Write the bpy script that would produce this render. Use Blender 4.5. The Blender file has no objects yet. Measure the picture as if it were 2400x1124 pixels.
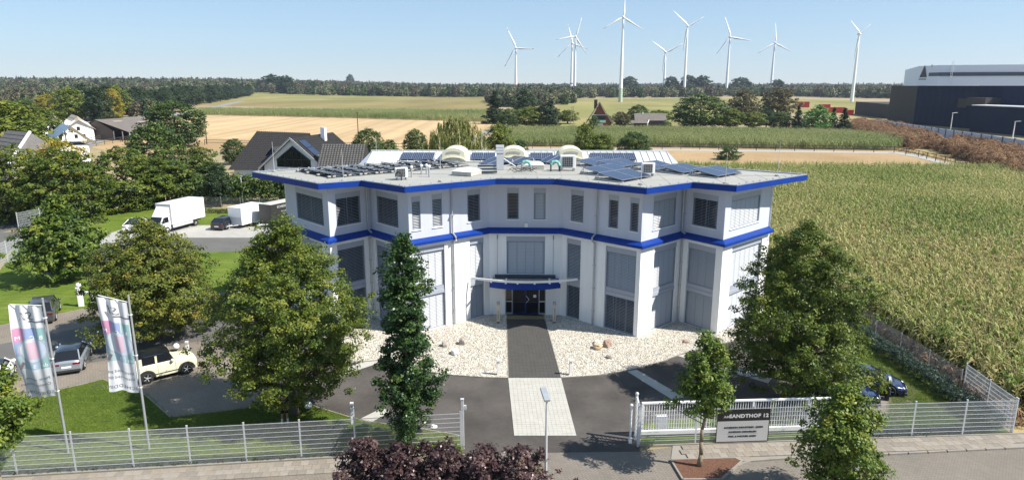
import bpy, bmesh, math, random
import numpy as np
from mathutils import Vector, Matrix, noise
random.seed(7); R = math.radians
C = bpy.context.scene.collection
SC = bpy.context.scene
# ------------------------------------------------------------------ camera, sky, sun, exposure
FOC, CAMH, PITCH = 1560.0, 18.1, R(13.13)
cam_d = bpy.data.cameras.new('camera'); cam = bpy.data.objects.new('camera', cam_d); C.objects.link(cam)
cam.location = (0, 0, CAMH); cam.rotation_euler = (R(90) - PITCH, 0, 0)
cam_d.sensor_width = 36; cam_d.lens = 36 * FOC / 2400; cam_d.clip_start = 0.5; cam_d.clip_end = 20000
SC.camera = cam
SUN_EL, SUN_AZ = 47.0, 106.0           # azimuth clockwise from +Y
SUN_STR, SKY_STR, EXPO = 5.0, 0.069, 0.80
w = bpy.data.worlds.new('World'); SC.world = w; w.use_nodes = True
nt = w.node_tree; bg = nt.nodes['Background']
sky = nt.nodes.new('ShaderNodeTexSky'); sky.sky_type = 'NISHITA'; sky.sun_disc = False
sky.sun_elevation = R(SUN_EL); sky.sun_rotation = R(SUN_AZ); sky.altitude = 30
sky.air_density = 1.0; sky.dust_density = 0.0; sky.ozone_density = 4.0
stint = nt.nodes.new('ShaderNodeMix'); stint.data_type = 'RGBA'; stint.blend_type = 'MULTIPLY'; stint.inputs[0].default_value = 1; stint.inputs[7].default_value = (0.98, 1.0, 1.06, 1)
nt.links.new(sky.outputs[0], stint.inputs[6]); pale = nt.nodes.new('ShaderNodeMix'); pale.data_type = 'RGBA'; pale.inputs[0].default_value = 0.42; pale.inputs[7].default_value = (4.3, 6.2, 8.2, 1)
nt.links.new(stint.outputs[2], pale.inputs[6]); nt.links.new(pale.outputs[2], bg.inputs[0]); bg.inputs[1].default_value = SKY_STR
sl = bpy.data.lights.new('sun', 'SUN'); sl.energy = SUN_STR; sl.angle = R(0.53); sl.color = (1.0, 0.94, 0.84)
so = bpy.data.objects.new('sun', sl); C.objects.link(so)
sd = Vector((math.sin(R(SUN_AZ)) * math.cos(R(SUN_EL)), math.cos(R(SUN_AZ)) * math.cos(R(SUN_EL)), math.sin(R(SUN_EL))))
so.rotation_euler = sd.to_track_quat('Z', 'Y').to_euler(); so.location = (60, -20, 80)
SC.view_settings.view_transform = 'Standard'; SC.view_settings.look = 'None'
SC.view_settings.exposure = EXPO; SC.view_settings.gamma = 1; SC.view_settings.use_curve_mapping = False
SC.cycles.max_bounces = 6; SC.cycles.diffuse_bounces = 3; SC.cycles.glossy_bounces = 3
SC.cycles.transmission_bounces = 3; SC.cycles.volume_bounces = 0; SC.cycles.transparent_max_bounces = 4
SC.cycles.use_denoising = True; SC.cycles.sample_clamp_indirect = 6

# survey helpers: where a sight line of the photograph meets the ground (height z) or the plane y=Y
CP, SP = math.cos(PITCH), math.sin(PITCH)
def ray(px, py):
    u, v = (px - 1200) / FOC, -(py - 562) / FOC
    return u, CP + v * SP, -SP + v * CP
def G(px, py, z=0.0):
    a, b, c = ray(px, py); t = (z - CAMH) / c
    return Vector((a * t, b * t, z))
def GY(px, py, Y):
    a, b, c = ray(px, py); t = Y / b
    return Vector((a * t, Y, CAMH + c * t))

# ------------------------------------------------------------------ materials
MATS = {}
def mat(name, col, rough=0.6, var=0.0, scale=4.0, col2=None, bump=0.0, bscale=None, metal=0.0, spec=0.5, coord='Object',
        thresh=None, detail=4.0, coat=0.0, emit=None, alpha=None, stretch=None):
    m = bpy.data.materials.new(name); m.use_nodes = True; t = m.node_tree; b = t.nodes['Principled BSDF']
    b.inputs['Roughness'].default_value = rough; b.inputs['Metallic'].default_value = metal
    b.inputs['Specular IOR Level'].default_value = spec; b.inputs['Coat Weight'].default_value = coat
    b.inputs['Base Color'].default_value = (*col, 1)
    if var > 0 or col2 or bump > 0:
        tc = t.nodes.new('ShaderNodeTexCoord'); src = tc.outputs[coord]
        if stretch:
            mp = t.nodes.new('ShaderNodeMapping'); mp.inputs['Scale'].default_value = stretch
            t.links.new(src, mp.inputs[0]); src = mp.outputs[0]
        if var > 0 or col2:
            n = t.nodes.new('ShaderNodeTexNoise'); n.inputs['Scale'].default_value = scale; n.inputs['Detail'].default_value = detail
            n.inputs['Roughness'].default_value = 0.65
            t.links.new(src, n.inputs['Vector'])
            r = t.nodes.new('ShaderNodeValToRGB'); lo, hi = thresh or (0.3, 0.7)
            r.color_ramp.elements[0].position = lo; r.color_ramp.elements[1].position = hi
            c2 = col2 or tuple(min(1, c * (1 + var)) for c in col)
            c1 = col if col2 else tuple(c * (1 - var) for c in col)
            r.color_ramp.elements[0].color = (*c1, 1); r.color_ramp.elements[1].color = (*c2, 1)
            t.links.new(n.outputs[0], r.inputs[0]); t.links.new(r.outputs[0], b.inputs['Base Color'])
        if bump > 0:
            n2 = t.nodes.new('ShaderNodeTexNoise'); n2.inputs['Scale'].default_value = bscale or scale * 6; n2.inputs['Detail'].default_value = 3
            t.links.new(src, n2.inputs['Vector'])
            bp = t.nodes.new('ShaderNodeBump'); bp.inputs['Strength'].default_value = bump; bp.inputs['Distance'].default_value = 0.05
            t.links.new(n2.outputs[0], bp.inputs['Height']); t.links.new(bp.outputs[0], b.inputs['Normal'])
    if emit: b.inputs['Emission Color'].default_value = (*emit[:3], 1); b.inputs['Emission Strength'].default_value = emit[3]
    if alpha is not None: b.inputs['Alpha'].default_value = alpha
    MATS[name] = m
    return m

def ramp(t, stops):
    r = t.nodes.new('ShaderNodeValToRGB'); e = r.color_ramp.elements
    while len(e) < len(stops): e.new(0.5)
    for k, (p, c) in enumerate(stops): e[k].position = p; e[k].color = (*c, 1)
    return r

def brick_mat(name, c1, c2, mortar, bw, bh, ms=0.012, rot=0.0, rough=0.85, offset=0.5, patch=0.25, pscale=0.35):
    m = bpy.data.materials.new(name); m.use_nodes = True; t = m.node_tree; b = t.nodes['Principled BSDF']
    b.inputs['Roughness'].default_value = rough; b.inputs['Specular IOR Level'].default_value = 0.3
    tc = t.nodes.new('ShaderNodeTexCoord'); mp = t.nodes.new('ShaderNodeMapping'); mp.inputs['Rotation'].default_value = (0, 0, R(rot))
    t.links.new(tc.outputs['Object'], mp.inputs[0])
    br = t.nodes.new('ShaderNodeTexBrick'); br.inputs['Scale'].default_value = 1.0
    br.inputs['Color1'].default_value = (*c1, 1); br.inputs['Color2'].default_value = (*c2, 1); br.inputs['Mortar'].default_value = (*mortar, 1)
    br.inputs['Brick Width'].default_value = bw; br.inputs['Row Height'].default_value = bh; br.inputs['Mortar Size'].default_value = ms
    br.offset = offset
    t.links.new(mp.outputs[0], br.inputs['Vector'])
    n = t.nodes.new('ShaderNodeTexNoise'); n.inputs['Scale'].default_value = pscale; n.inputs['Detail'].default_value = 6
    t.links.new(tc.outputs['Object'], n.inputs['Vector'])
    r = ramp(t, [(0.3, (1 - patch,) * 3), (0.7, (1 + patch,) * 3)]); t.links.new(n.outputs[0], r.inputs[0])
    mx = t.nodes.new('ShaderNodeMix'); mx.data_type = 'RGBA'; mx.blend_type = 'MULTIPLY'; mx.inputs[0].default_value = 1
    t.links.new(br.outputs[0], mx.inputs[6]); t.links.new(r.outputs[0], mx.inputs[7]); t.links.new(mx.outputs[2], b.inputs['Base Color'])
    n3 = t.nodes.new('ShaderNodeTexNoise'); n3.inputs['Scale'].default_value = 25
    t.links.new(tc.outputs['Object'], n3.inputs['Vector'])
    bp = t.nodes.new('ShaderNodeBump'); bp.inputs['Strength'].default_value = 0.35; bp.inputs['Distance'].default_value = 0.02
    ad = t.nodes.new('ShaderNodeMath'); ad.operation = 'ADD'; t.links.new(br.outputs['Fac'], ad.inputs[0]); t.links.new(n3.outputs[0], ad.inputs[1])
    ad.inputs[0].default_value = 0; bp.invert = True
    t.links.new(ad.outputs[0], bp.inputs['Height']); t.links.new(bp.outputs[0], b.inputs['Normal'])
    MATS[name] = m; return m

LG = {'leaf_juniper': 1.0, 'leaf_forest': 2.0, 'corn': 1.5, 'corn_green': 1.6, 'corn_dry': 1.25, 'leaf_plum': 1.1, 'leaf_oak': 1.35, 'leaf_dry': 1.15, 'grass_dry': 1.0, 'leaf_lime_gold': 1.35}
def leaf_mat(name, stops, trans=0.3, rough=0.5, pscale=0.0, rw=0.22):
    gain = LG.get(name, 1.0 if name.startswith('flag') else 1.45); stops = [(a, tuple(min(.9, c * gain) for c in b)) for a, b in stops]
    m = bpy.data.materials.new(name); m.use_nodes = True; t = m.node_tree; b = t.nodes['Principled BSDF']
    b.inputs['Roughness'].default_value = rough; b.inputs['Specular IOR Level'].default_value = 0.35
    at = t.nodes.new('ShaderNodeAttribute'); at.attribute_name = 'tint'
    oi = t.nodes.new('ShaderNodeObjectInfo')
    ma = t.nodes.new('ShaderNodeMath'); ma.operation = 'MULTIPLY_ADD'; ma.inputs[1].default_value = rw
    t.links.new(oi.outputs['Random'], ma.inputs[0]); t.links.new(at.outputs['Fac'], ma.inputs[2])
    fac = ma.outputs[0]
    if pscale:
        ge = t.nodes.new('ShaderNodeNewGeometry'); n = t.nodes.new('ShaderNodeTexNoise'); n.inputs['Scale'].default_value = pscale; n.inputs['Detail'].default_value = 3
        t.links.new(ge.outputs['Position'], n.inputs['Vector'])
        m2 = t.nodes.new('ShaderNodeMath'); m2.operation = 'MULTIPLY_ADD'; m2.inputs[1].default_value = 1.1; t.links.new(n.outputs[0], m2.inputs[0]); t.links.new(fac, m2.inputs[2])
        m3 = t.nodes.new('ShaderNodeMath'); m3.operation = 'SUBTRACT'; m3.inputs[1].default_value = 0.55; t.links.new(m2.outputs[0], m3.inputs[0]); fac = m3.outputs[0]
    r = ramp(t, stops); t.links.new(fac, r.inputs[0]); t.links.new(r.outputs[0], b.inputs['Base Color'])
    tr = t.nodes.new('ShaderNodeBsdfTranslucent'); t.links.new(r.outputs[0], tr.inputs[0])
    mx = t.nodes.new('ShaderNodeMixShader'); mx.inputs[0].default_value = trans
    t.links.new(b.outputs[0], mx.inputs[1]); t.links.new(tr.outputs[0], mx.inputs[2])
    t.links.new(mx.outputs[0], t.nodes['Material Output'].inputs[0])
    MATS[name] = m; return m

M = MATS
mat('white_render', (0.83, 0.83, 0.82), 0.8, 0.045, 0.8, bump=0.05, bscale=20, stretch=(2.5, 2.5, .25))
mat('upper_shade_render', (0.50, 0.525, 0.60), 0.8, 0.05, 0.8, bump=0.05, bscale=20, stretch=(2.5, 2.5, .25))  # upper storey: bluish shade under the eaves is mixed into the wall colour
mat('blue_metal', (0.004, 0.036, 0.24), 0.5, 0.10, 1.0, spec=0.2)
mat('membrane', (0.30, 0.30, 0.278), 0.9, 0.10, 0.5, bump=0.1, bscale=8, stretch=(1, 3, 1))
mat('membrane_seam', (0.30, 0.30, 0.28), 0.9)
mat('grey_frame', (0.24, 0.27, 0.33), 0.5)
mat('grey_box', (0.33, 0.36, 0.42), 0.55)
mat('slat', (0.47, 0.49, 0.52), 0.45)
mat('slat_dark', (0.30, 0.31, 0.33), 0.5)
mat('glass_dark', (0.012, 0.014, 0.018), 0.05, spec=0.5)
mat('glass_blue', (0.02, 0.04, 0.06), 0.05, spec=0.8)
mat('zinc', (0.45, 0.47, 0.50), 0.4, 0.08, 3, metal=0.5)
mat('galv', (0.62, 0.64, 0.67), 0.42, 0.08, 6, metal=0.35)
mat('white_paint', (0.80, 0.80, 0.80), 0.4)
mat('white_gloss', (0.86, 0.86, 0.86), 0.25, coat=0.4)
mat('opal', (0.88, 0.88, 0.87), 0.3)
mat('black', (0.012, 0.012, 0.013), 0.5)
mat('dark_plastic', (0.03, 0.03, 0.032), 0.6)
mat('rubber', (0.02, 0.02, 0.02), 0.85)
mat('chrome', (0.7, 0.7, 0.72), 0.2, metal=0.9)
mat('solar', (0.022, 0.034, 0.075), 0.16, spec=0.8)
mat('solar_line', (0.18, 0.2, 0.25), 0.4)
mat('cream', (0.74, 0.70, 0.52), 0.55)
mat('teal', (0.22, 0.50, 0.42), 0.6, 0.15, 8)
mat('beige_panel', (0.55, 0.48, 0.38), 0.6, 0.05, 5)
mat('stone_grey', (0.36, 0.32, 0.28), 0.9, 0.3, 5, bump=0.5, bscale=12)
mat('stone_white', (0.72, 0.70, 0.68), 0.9, 0.12, 5, bump=0.5, bscale=12)
mat('stone_tan', (0.50, 0.38, 0.25), 0.9, 0.2, 5, bump=0.5, bscale=12)
mat('stone_red', (0.36, 0.25, 0.20), 0.9, 0.2, 5, bump=0.5, bscale=12)
mat('concrete', (0.336, 0.328, 0.304), 0.9, 0.1, 1.2, bump=0.15, bscale=15)
mat('kerb', (0.238, 0.217, 0.189), 0.9, 0.12, 2, bump=0.15, bscale=15)
mat('slab_a', (0.238, 0.208, 0.172), 0.9, 0.10, 3, bump=0.12, bscale=30)
mat('slab_b', (0.205, 0.182, 0.155), 0.9, 0.10, 3, bump=0.12, bscale=30)
mat('slab_c', (0.257, 0.231, 0.198), 0.9, 0.10, 3, bump=0.12, bscale=30)
mat('paver_dark', (0.062, 0.060, 0.056), 0.88, 0.12, 1.2, bump=0.1, bscale=30)
mat('paver_light', (0.404, 0.396, 0.361), 0.9, 0.08, 1.5, bump=0.1, bscale=30)
mat('joint', (0.240, 0.224, 0.200), 0.95)
mat('joint_dark', (0.05, 0.048, 0.045), 0.95)
mat('asphalt', (0.108, 0.105, 0.099), 0.92, 0.12, 0.4, bump=0.2, bscale=40)
mat('far_road', (0.216, 0.216, 0.216), 0.9, 0.06, 0.2)
brick_mat('drive_pavers', (0.072, 0.065, 0.060), (0.086, 0.078, 0.072), (0.054, 0.049, 0.046), 0.2, 0.1, 0.008, rot=20, patch=0.34)
brick_mat('beige_pavers', (0.20, 0.172, 0.14), (0.23, 0.20, 0.167), (0.13, 0.115, 0.098), 0.22, 0.11, 0.012, rot=12, patch=0.15)
brick_mat('road_pavers', (0.175, 0.155, 0.132), (0.205, 0.182, 0.156), (0.125, 0.112, 0.098), 0.24, 0.12, 0.012, rot=38, patch=0.10)
mat('soil', (0.16, 0.12, 0.075), 0.95, 0.3, 1.0, bump=0.3, bscale=12)
mat('dry_ground', (0.22, 0.19, 0.10), 0.95, col2=(0.34, 0.26, 0.15), scale=0.06, detail=8, bump=0.4, bscale=2)
mat('mulch', (0.125, 0.058, 0.034), 0.95, 0.45, 14, bump=0.9, bscale=25)
mat('gravel_base', (0.27, 0.25, 0.21), 0.9, 0.35, 9, bump=0.9, bscale=18)
mat('bark', (0.12, 0.10, 0.075), 0.9, 0.3, 4, bump=0.8, bscale=14, stretch=(4, 4, 1))
mat('bark_pale', (0.23, 0.19, 0.13), 0.9, 0.3, 5, bump=0.6, bscale=14, stretch=(4, 4, 1))
mat('tile_dark', (0.034, 0.032, 0.032), 0.6, 0.25, 3, bump=0.2, bscale=8)
mat('tile_grey', (0.11, 0.105, 0.10), 0.75, 0.2, 2, bump=0.2, bscale=8)
mat('thatch', (0.30, 0.26, 0.21), 0.95, 0.15, 1.0, bump=0.5, bscale=6)
mat('house_white', (0.80, 0.82, 0.85), 0.8)
mat('house_blue', (0.012, 0.022, 0.10), 0.5)
mat('brick_red', (0.20, 0.065, 0.04), 0.85, 0.2, 3)
mat('brick_brown', (0.13, 0.10, 0.085), 0.9, 0.2, 2)
mat('timber', (0.055, 0.042, 0.034), 0.85, 0.2, 3)
mat('pale_timber', (0.30, 0.25, 0.20), 0.85, 0.2, 3)
mat('eternit', (0.135, 0.118, 0.105), 0.8, 0.12, 0.4)
mat('navy_clad', (0.013, 0.021, 0.050), 0.85, 0.1, 0.2, spec=0.1)
mat('clad_lit_tone', (0.065, 0.062, 0.056), 0.8, 0.1, 0.3, spec=0.1)  # hall's left end: the different light on it is put into this colour
mat('ware_white', (0.70, 0.75, 0.86), 0.6)
mat('ware_blue', (0.045, 0.065, 0.09), 0.6)
mat('noise_wall', (0.50, 0.53, 0.60), 0.8, 0.08, 0.3)
mat('noise_post', (0.10, 0.13, 0.2), 0.7)
mat('container_red', (0.36, 0.02, 0.02), 0.5)
mat('turbine_white', (0.82, 0.83, 0.84), 0.5)
mat('turbine_green', (0.42, 0.52, 0.40), 0.6)
mat('turbine_red', (0.45, 0.10, 0.09), 0.6)
mat('car_grey', (0.075, 0.08, 0.088), 0.28, metal=0.4, coat=0.7)
mat('car_ice', (0.27, 0.31, 0.35), 0.3, metal=0.3, coat=0.7)
mat('car_cream', (0.74, 0.71, 0.52), 0.35, coat=0.5)
mat('car_white', (0.83, 0.83, 0.83), 0.3, coat=0.6)
mat('car_black', (0.010, 0.012, 0.018), 0.15, coat=1.0)
mat('car_navy', (0.012, 0.022, 0.075), 0.18, metal=0.3, coat=1.0)
mat('tail_red', (0.16, 0.004, 0.008), 0.2)
mat('head_clear', (0.75, 0.78, 0.8), 0.08, spec=0.9)
mat('tarp_black', (0.022, 0.022, 0.024), 0.45, bump=0.5, bscale=3)
mat('tarp_grey', (0.42, 0.41, 0.37), 0.7, 0.1, 2)
mat('print_grey', (0.14, 0.14, 0.15), 0.6)
mat('print_pale', (0.55, 0.56, 0.58), 0.6)
mat('print_white', (0.82, 0.82, 0.82), 0.6)
mat('sign_black', (0.012, 0.012, 0.012), 0.5)
mat('sign_silver', (0.42, 0.42, 0.42), 0.5)
mat('skin', (0.42, 0.22, 0.14), 0.6)
mat('hair', (0.04, 0.025, 0.015), 0.8)
mat('shirt_black', (0.012, 0.010, 0.012), 0.9)
mat('sock', (0.75, 0.75, 0.78), 0.9)
GR = [(0.0, (0.012, 0.026, 0.006)), (0.35, (0.040, 0.066, 0.010)), (0.65, (0.082, 0.114, 0.016)), (0.9, (0.125, 0.150, 0.022)), (1.0, (0.165, 0.172, 0.03))]
leaf_mat('leaf_lime', GR, 0.36)
leaf_mat('leaf_lime_gold', [(0.0, (0.02, 0.036, 0.008)), (0.3, (0.060, 0.084, 0.012)), (0.6, (0.115, 0.130, 0.020)), (0.85, (0.18, 0.165, 0.028)), (1.0, (0.24, 0.175, 0.035))], 0.28)
leaf_mat('leaf_fresh', [(0.0, (0.018, 0.040, 0.008)), (0.45, (0.060, 0.10, 0.014)), (0.8, (0.125, 0.16, 0.022)), (1.0, (0.20, 0.20, 0.03))], 0.32)
leaf_mat('leaf_oak', [(0.0, (0.008, 0.022, 0.006)), (0.5, (0.024, 0.054, 0.014)), (0.85, (0.05, 0.09, 0.02)), (1.0, (0.10, 0.14, 0.03))], 0.18, 0.38)
leaf_mat('leaf_plum', [(0.0, (0.022, 0.012, 0.014)), (0.5, (0.062, 0.034, 0.036)), (0.85, (0.13, 0.080, 0.075)), (1.0, (0.10, 0.09, 0.04))], 0.2, 0.35)
leaf_mat('leaf_mid', [(0.0, (0.012, 0.028, 0.008)), (0.5, (0.038, 0.068, 0.014)), (0.85, (0.085, 0.12, 0.022)), (1.0, (0.14, 0.15, 0.03))], 0.25)
leaf_mat('leaf_dark', [(0.0, (0.008, 0.018, 0.008)), (0.6, (0.022, 0.042, 0.014)), (1.0, (0.05, 0.075, 0.022))], 0.2)
leaf_mat('leaf_gold', [(0.0, (0.04, 0.06, 0.01)), (0.5, (0.13, 0.13, 0.015)), (1.0, (0.30, 0.22, 0.02))], 0.3)
leaf_mat('leaf_bright', [(0.0, (0.03, 0.08, 0.015)), (0.6, (0.07, 0.17, 0.025)), (1.0, (0.13, 0.24, 0.05))], 0.3)
leaf_mat('leaf_brown', [(0.0, (0.024, 0.026, 0.010)), (0.5, (0.060, 0.056, 0.020)), (1.0, (0.13, 0.10, 0.04))], 0.2)
leaf_mat('leaf_willow', [(0.0, (0.06, 0.08, 0.02)), (0.5, (0.14, 0.16, 0.045)), (1.0, (0.26, 0.25, 0.09))], 0.3)
leaf_mat('leaf_dry', [(0.0, (0.12, 0.07, 0.035)), (0.5, (0.24, 0.14, 0.075)), (1.0, (0.38, 0.25, 0.15))], 0.2, 0.8)
leaf_mat('leaf_juniper', [(0.0, (0.02, 0.045, 0.03)), (0.6, (0.05, 0.085, 0.06)), (1.0, (0.10, 0.14, 0.10))], 0.15)
leaf_mat('leaf_forest', [(0.0, (0.016, 0.028, 0.014)), (0.35, (0.030, 0.048, 0.018)), (0.6, (0.060, 0.072, 0.026)), (0.8, (0.10, 0.082, 0.045)), (0.9, (0.075, 0.085, 0.035)), (1.0, (0.11, 0.12, 0.06))], 0.15, rw=0.75)
leaf_mat('corn', [(0.0, (0.075, 0.135, 0.025)), (0.35, (0.145, 0.19, 0.045)), (0.6, (0.23, 0.24, 0.08)), (0.88, (0.33, 0.31, 0.13)), (1.0, (0.40, 0.34, 0.18))], 0.35, 0.6, pscale=0.045)
leaf_mat('corn_green', [(0.0, (0.075, 0.115, 0.03)), (0.5, (0.155, 0.185, 0.065)), (1.0, (0.30, 0.28, 0.14))], 0.35, 0.6, pscale=0.02)
leaf_mat('corn_dry', [(0.0, (0.12, 0.16, 0.045)), (0.35, (0.20, 0.21, 0.075)), (0.7, (0.33, 0.28, 0.12)), (1.0, (0.46, 0.38, 0.21))], 0.35, 0.6, pscale=0.08)
leaf_mat('grass_blade', [(0.0, (0.05, 0.095, 0.012)), (0.5, (0.09, 0.14, 0.02)), (1.0, (0.17, 0.19, 0.04))], 0.35, 0.6, pscale=0.12)
leaf_mat('grass_dry', [(0.0, (0.22, 0.17, 0.08)), (1.0, (0.42, 0.33, 0.17))], 0.3, 0.8)

def lawn_mat():
    m = bpy.data.materials.new('lawn'); m.use_nodes = True; t = m.node_tree; b = t.nodes['Principled BSDF']
    b.inputs['Roughness'].default_value = 0.9; b.inputs['Specular IOR Level'].default_value = 0.15
    tc = t.nodes.new('ShaderNodeTexCoord')
    n1 = t.nodes.new('ShaderNodeTexNoise'); n1.inputs['Scale'].default_value = 0.3; n1.inputs['Detail'].default_value = 9; n1.inputs['Roughness'].default_value = 0.7
    t.links.new(tc.outputs['Object'], n1.inputs['Vector'])
    r1 = ramp(t, [(0.3, (0.070, 0.118, 0.014)), (0.52, (0.115, 0.165, 0.022)), (0.72, (0.18, 0.20, 0.042))]); t.links.new(n1.outputs[0], r1.inputs[0])
    mp = t.nodes.new('ShaderNodeMapping'); mp.inputs['Rotation'].default_value = (0, 0, R(14)); mp.inputs['Scale'].default_value = (0.15, 1.9, 1)
    t.links.new(tc.outputs['Object'], mp.inputs[0])
    n2 = t.nodes.new('ShaderNodeTexNoise'); n2.inputs['Scale'].default_value = 1.6; n2.inputs['Detail'].default_value = 4; t.links.new(mp.outputs[0], n2.inputs['Vector'])
    r2 = ramp(t, [(0.3, (0.75, 0.75, 0.75)), (0.7, (1.2, 1.2, 1.2))]); t.links.new(n2.outputs[0], r2.inputs[0])
    mx = t.nodes.new('ShaderNodeMix'); mx.data_type = 'RGBA'; mx.blend_type = 'MULTIPLY'; mx.inputs[0].default_value = 1
    t.links.new(r1.outputs[0], mx.inputs[6]); t.links.new(r2.outputs[0], mx.inputs[7]); t.links.new(mx.outputs[2], b.inputs['Base Color'])
    n3 = t.nodes.new('ShaderNodeTexNoise'); n3.inputs['Scale'].default_value = 22; n3.inputs['Detail'].default_value = 4; t.links.new(tc.outputs['Object'], n3.inputs['Vector'])
    bp = t.nodes.new('ShaderNodeBump'); bp.inputs['Strength'].default_value = 0.9; bp.inputs['Distance'].default_value = 0.06
    t.links.new(n3.outputs[0], bp.inputs['Height']); t.links.new(bp.outputs[0], b.inputs['Normal'])
    M['lawn'] = m
lawn_mat()
def field_mat(name, c1, c2, stripe_rot, stripe_scale, nscale=0.02, mult=(0.85, 1.12), bump=0.5, c3=None):
    m = bpy.data.materials.new(name); m.use_nodes = True; t = m.node_tree; b = t.nodes['Principled BSDF']
    b.inputs['Roughness'].default_value = 0.95; b.inputs['Specular IOR Level'].default_value = 0.1
    tc = t.nodes.new('ShaderNodeTexCoord')
    n1 = t.nodes.new('ShaderNodeTexNoise'); n1.inputs['Scale'].default_value = nscale; n1.inputs['Detail'].default_value = 8; n1.inputs['Roughness'].default_value = 0.7
    t.links.new(tc.outputs['Object'], n1.inputs['Vector'])
    st = [(0.33, c1), (0.67, c2)] if not c3 else [(0.3, c1), (0.5, c2), (0.7, c3)]
    r1 = ramp(t, st); t.links.new(n1.outputs[0], r1.inputs[0])
    mp = t.nodes.new('ShaderNodeMapping'); mp.inputs['Rotation'].default_value = (0, 0, R(stripe_rot)); mp.inputs['Scale'].default_value = (stripe_scale, 0.004, 1)
    t.links.new(tc.outputs['Object'], mp.inputs[0])
    n2 = t.nodes.new('ShaderNodeTexNoise'); n2.inputs['Scale'].default_value = 1; n2.inputs['Detail'].default_value = 5; t.links.new(mp.outputs[0], n2.inputs['Vector'])
    r2 = ramp(t, [(0.35, (mult[0],) * 3), (0.65, (mult[1],) * 3)]); t.links.new(n2.outputs[0], r2.inputs[0])
    mx = t.nodes.new('ShaderNodeMix'); mx.data_type = 'RGBA'; mx.blend_type = 'MULTIPLY'; mx.inputs[0].default_value = 1
    t.links.new(r1.outputs[0], mx.inputs[6]); t.links.new(r2.outputs[0], mx.inputs[7]); t.links.new(mx.outputs[2], b.inputs['Base Color'])
    n3 = t.nodes.new('ShaderNodeTexNoise'); n3.inputs['Scale'].default_value = 1.5; n3.inputs['Detail'].default_value = 6; t.links.new(tc.outputs['Object'], n3.inputs['Vector'])
    bp = t.nodes.new('ShaderNodeBump'); bp.inputs['Strength'].default_value = bump; bp.inputs['Distance'].default_value = 0.4
    t.links.new(n3.outputs[0], bp.inputs['Height']); t.links.new(bp.outputs[0], b.inputs['Normal'])
    M[name] = m
field_mat('stubble', (0.40, 0.285, 0.155), (0.50, 0.37, 0.22), -24, 0.22, 0.02)
field_mat('meadow_dry', (0.31, 0.215, 0.115), (0.39, 0.28, 0.16), 20, 0.02, 0.05)
field_mat('far_crop', (0.15, 0.15, 0.055), (0.21, 0.18, 0.075), 85, 0.02, 0.006, c3=(0.27, 0.19, 0.10))
field_mat('far_meadow', (0.14, 0.16, 0.05), (0.22, 0.21, 0.08), 80, 0.02, 0.008, c3=(0.32, 0.25, 0.13))
field_mat('verge', (0.24, 0.19, 0.09), (0.32, 0.25, 0.13), 30, 0.05, 0.07, c3=(0.20, 0.20, 0.07))

# ------------------------------------------------------------------ mesh helpers
def tag(o, label=None, cat=None, group=None, kind=None):
    if label: o['label'] = label
    if cat: o['category'] = cat
    if group: o['group'] = group
    if kind: o['kind'] = kind
    return o
def empty(name, loc, rz=0.0, label=None, cat=None, group=None):
    o = bpy.data.objects.new(name, None); C.objects.link(o); o.location = loc; o.rotation_euler = (0, 0, rz)
    o.empty_display_size = 0.3
    return tag(o, label, cat, group)
def link(name, me, parent=None, loc=None, rot=None, scale=None):
    o = bpy.data.objects.new(name, me); C.objects.link(o)
    if parent: o.parent = parent
    if loc is not None: o.location = loc
    if rot is not None: o.rotation_euler = rot
    if scale is not None: o.scale = scale if hasattr(scale, '__len__') else (scale,) * 3
    return o
def copy_tree(o, parent=None, **kw):
    c = o.copy(); C.objects.link(c)
    c.parent = parent
    for ch in list(o.children): copy_tree(ch, c)
    return c
def place(o, loc, rz=0.0, s=None, label=None, group=None):
    o.location = loc; o.rotation_euler = (0, 0, rz)
    if s is not None: o.scale = (s,) * 3 if not hasattr(s, '__len__') else s
    if label: o['label'] = label
    if group: o['group'] = group
    return o

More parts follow.
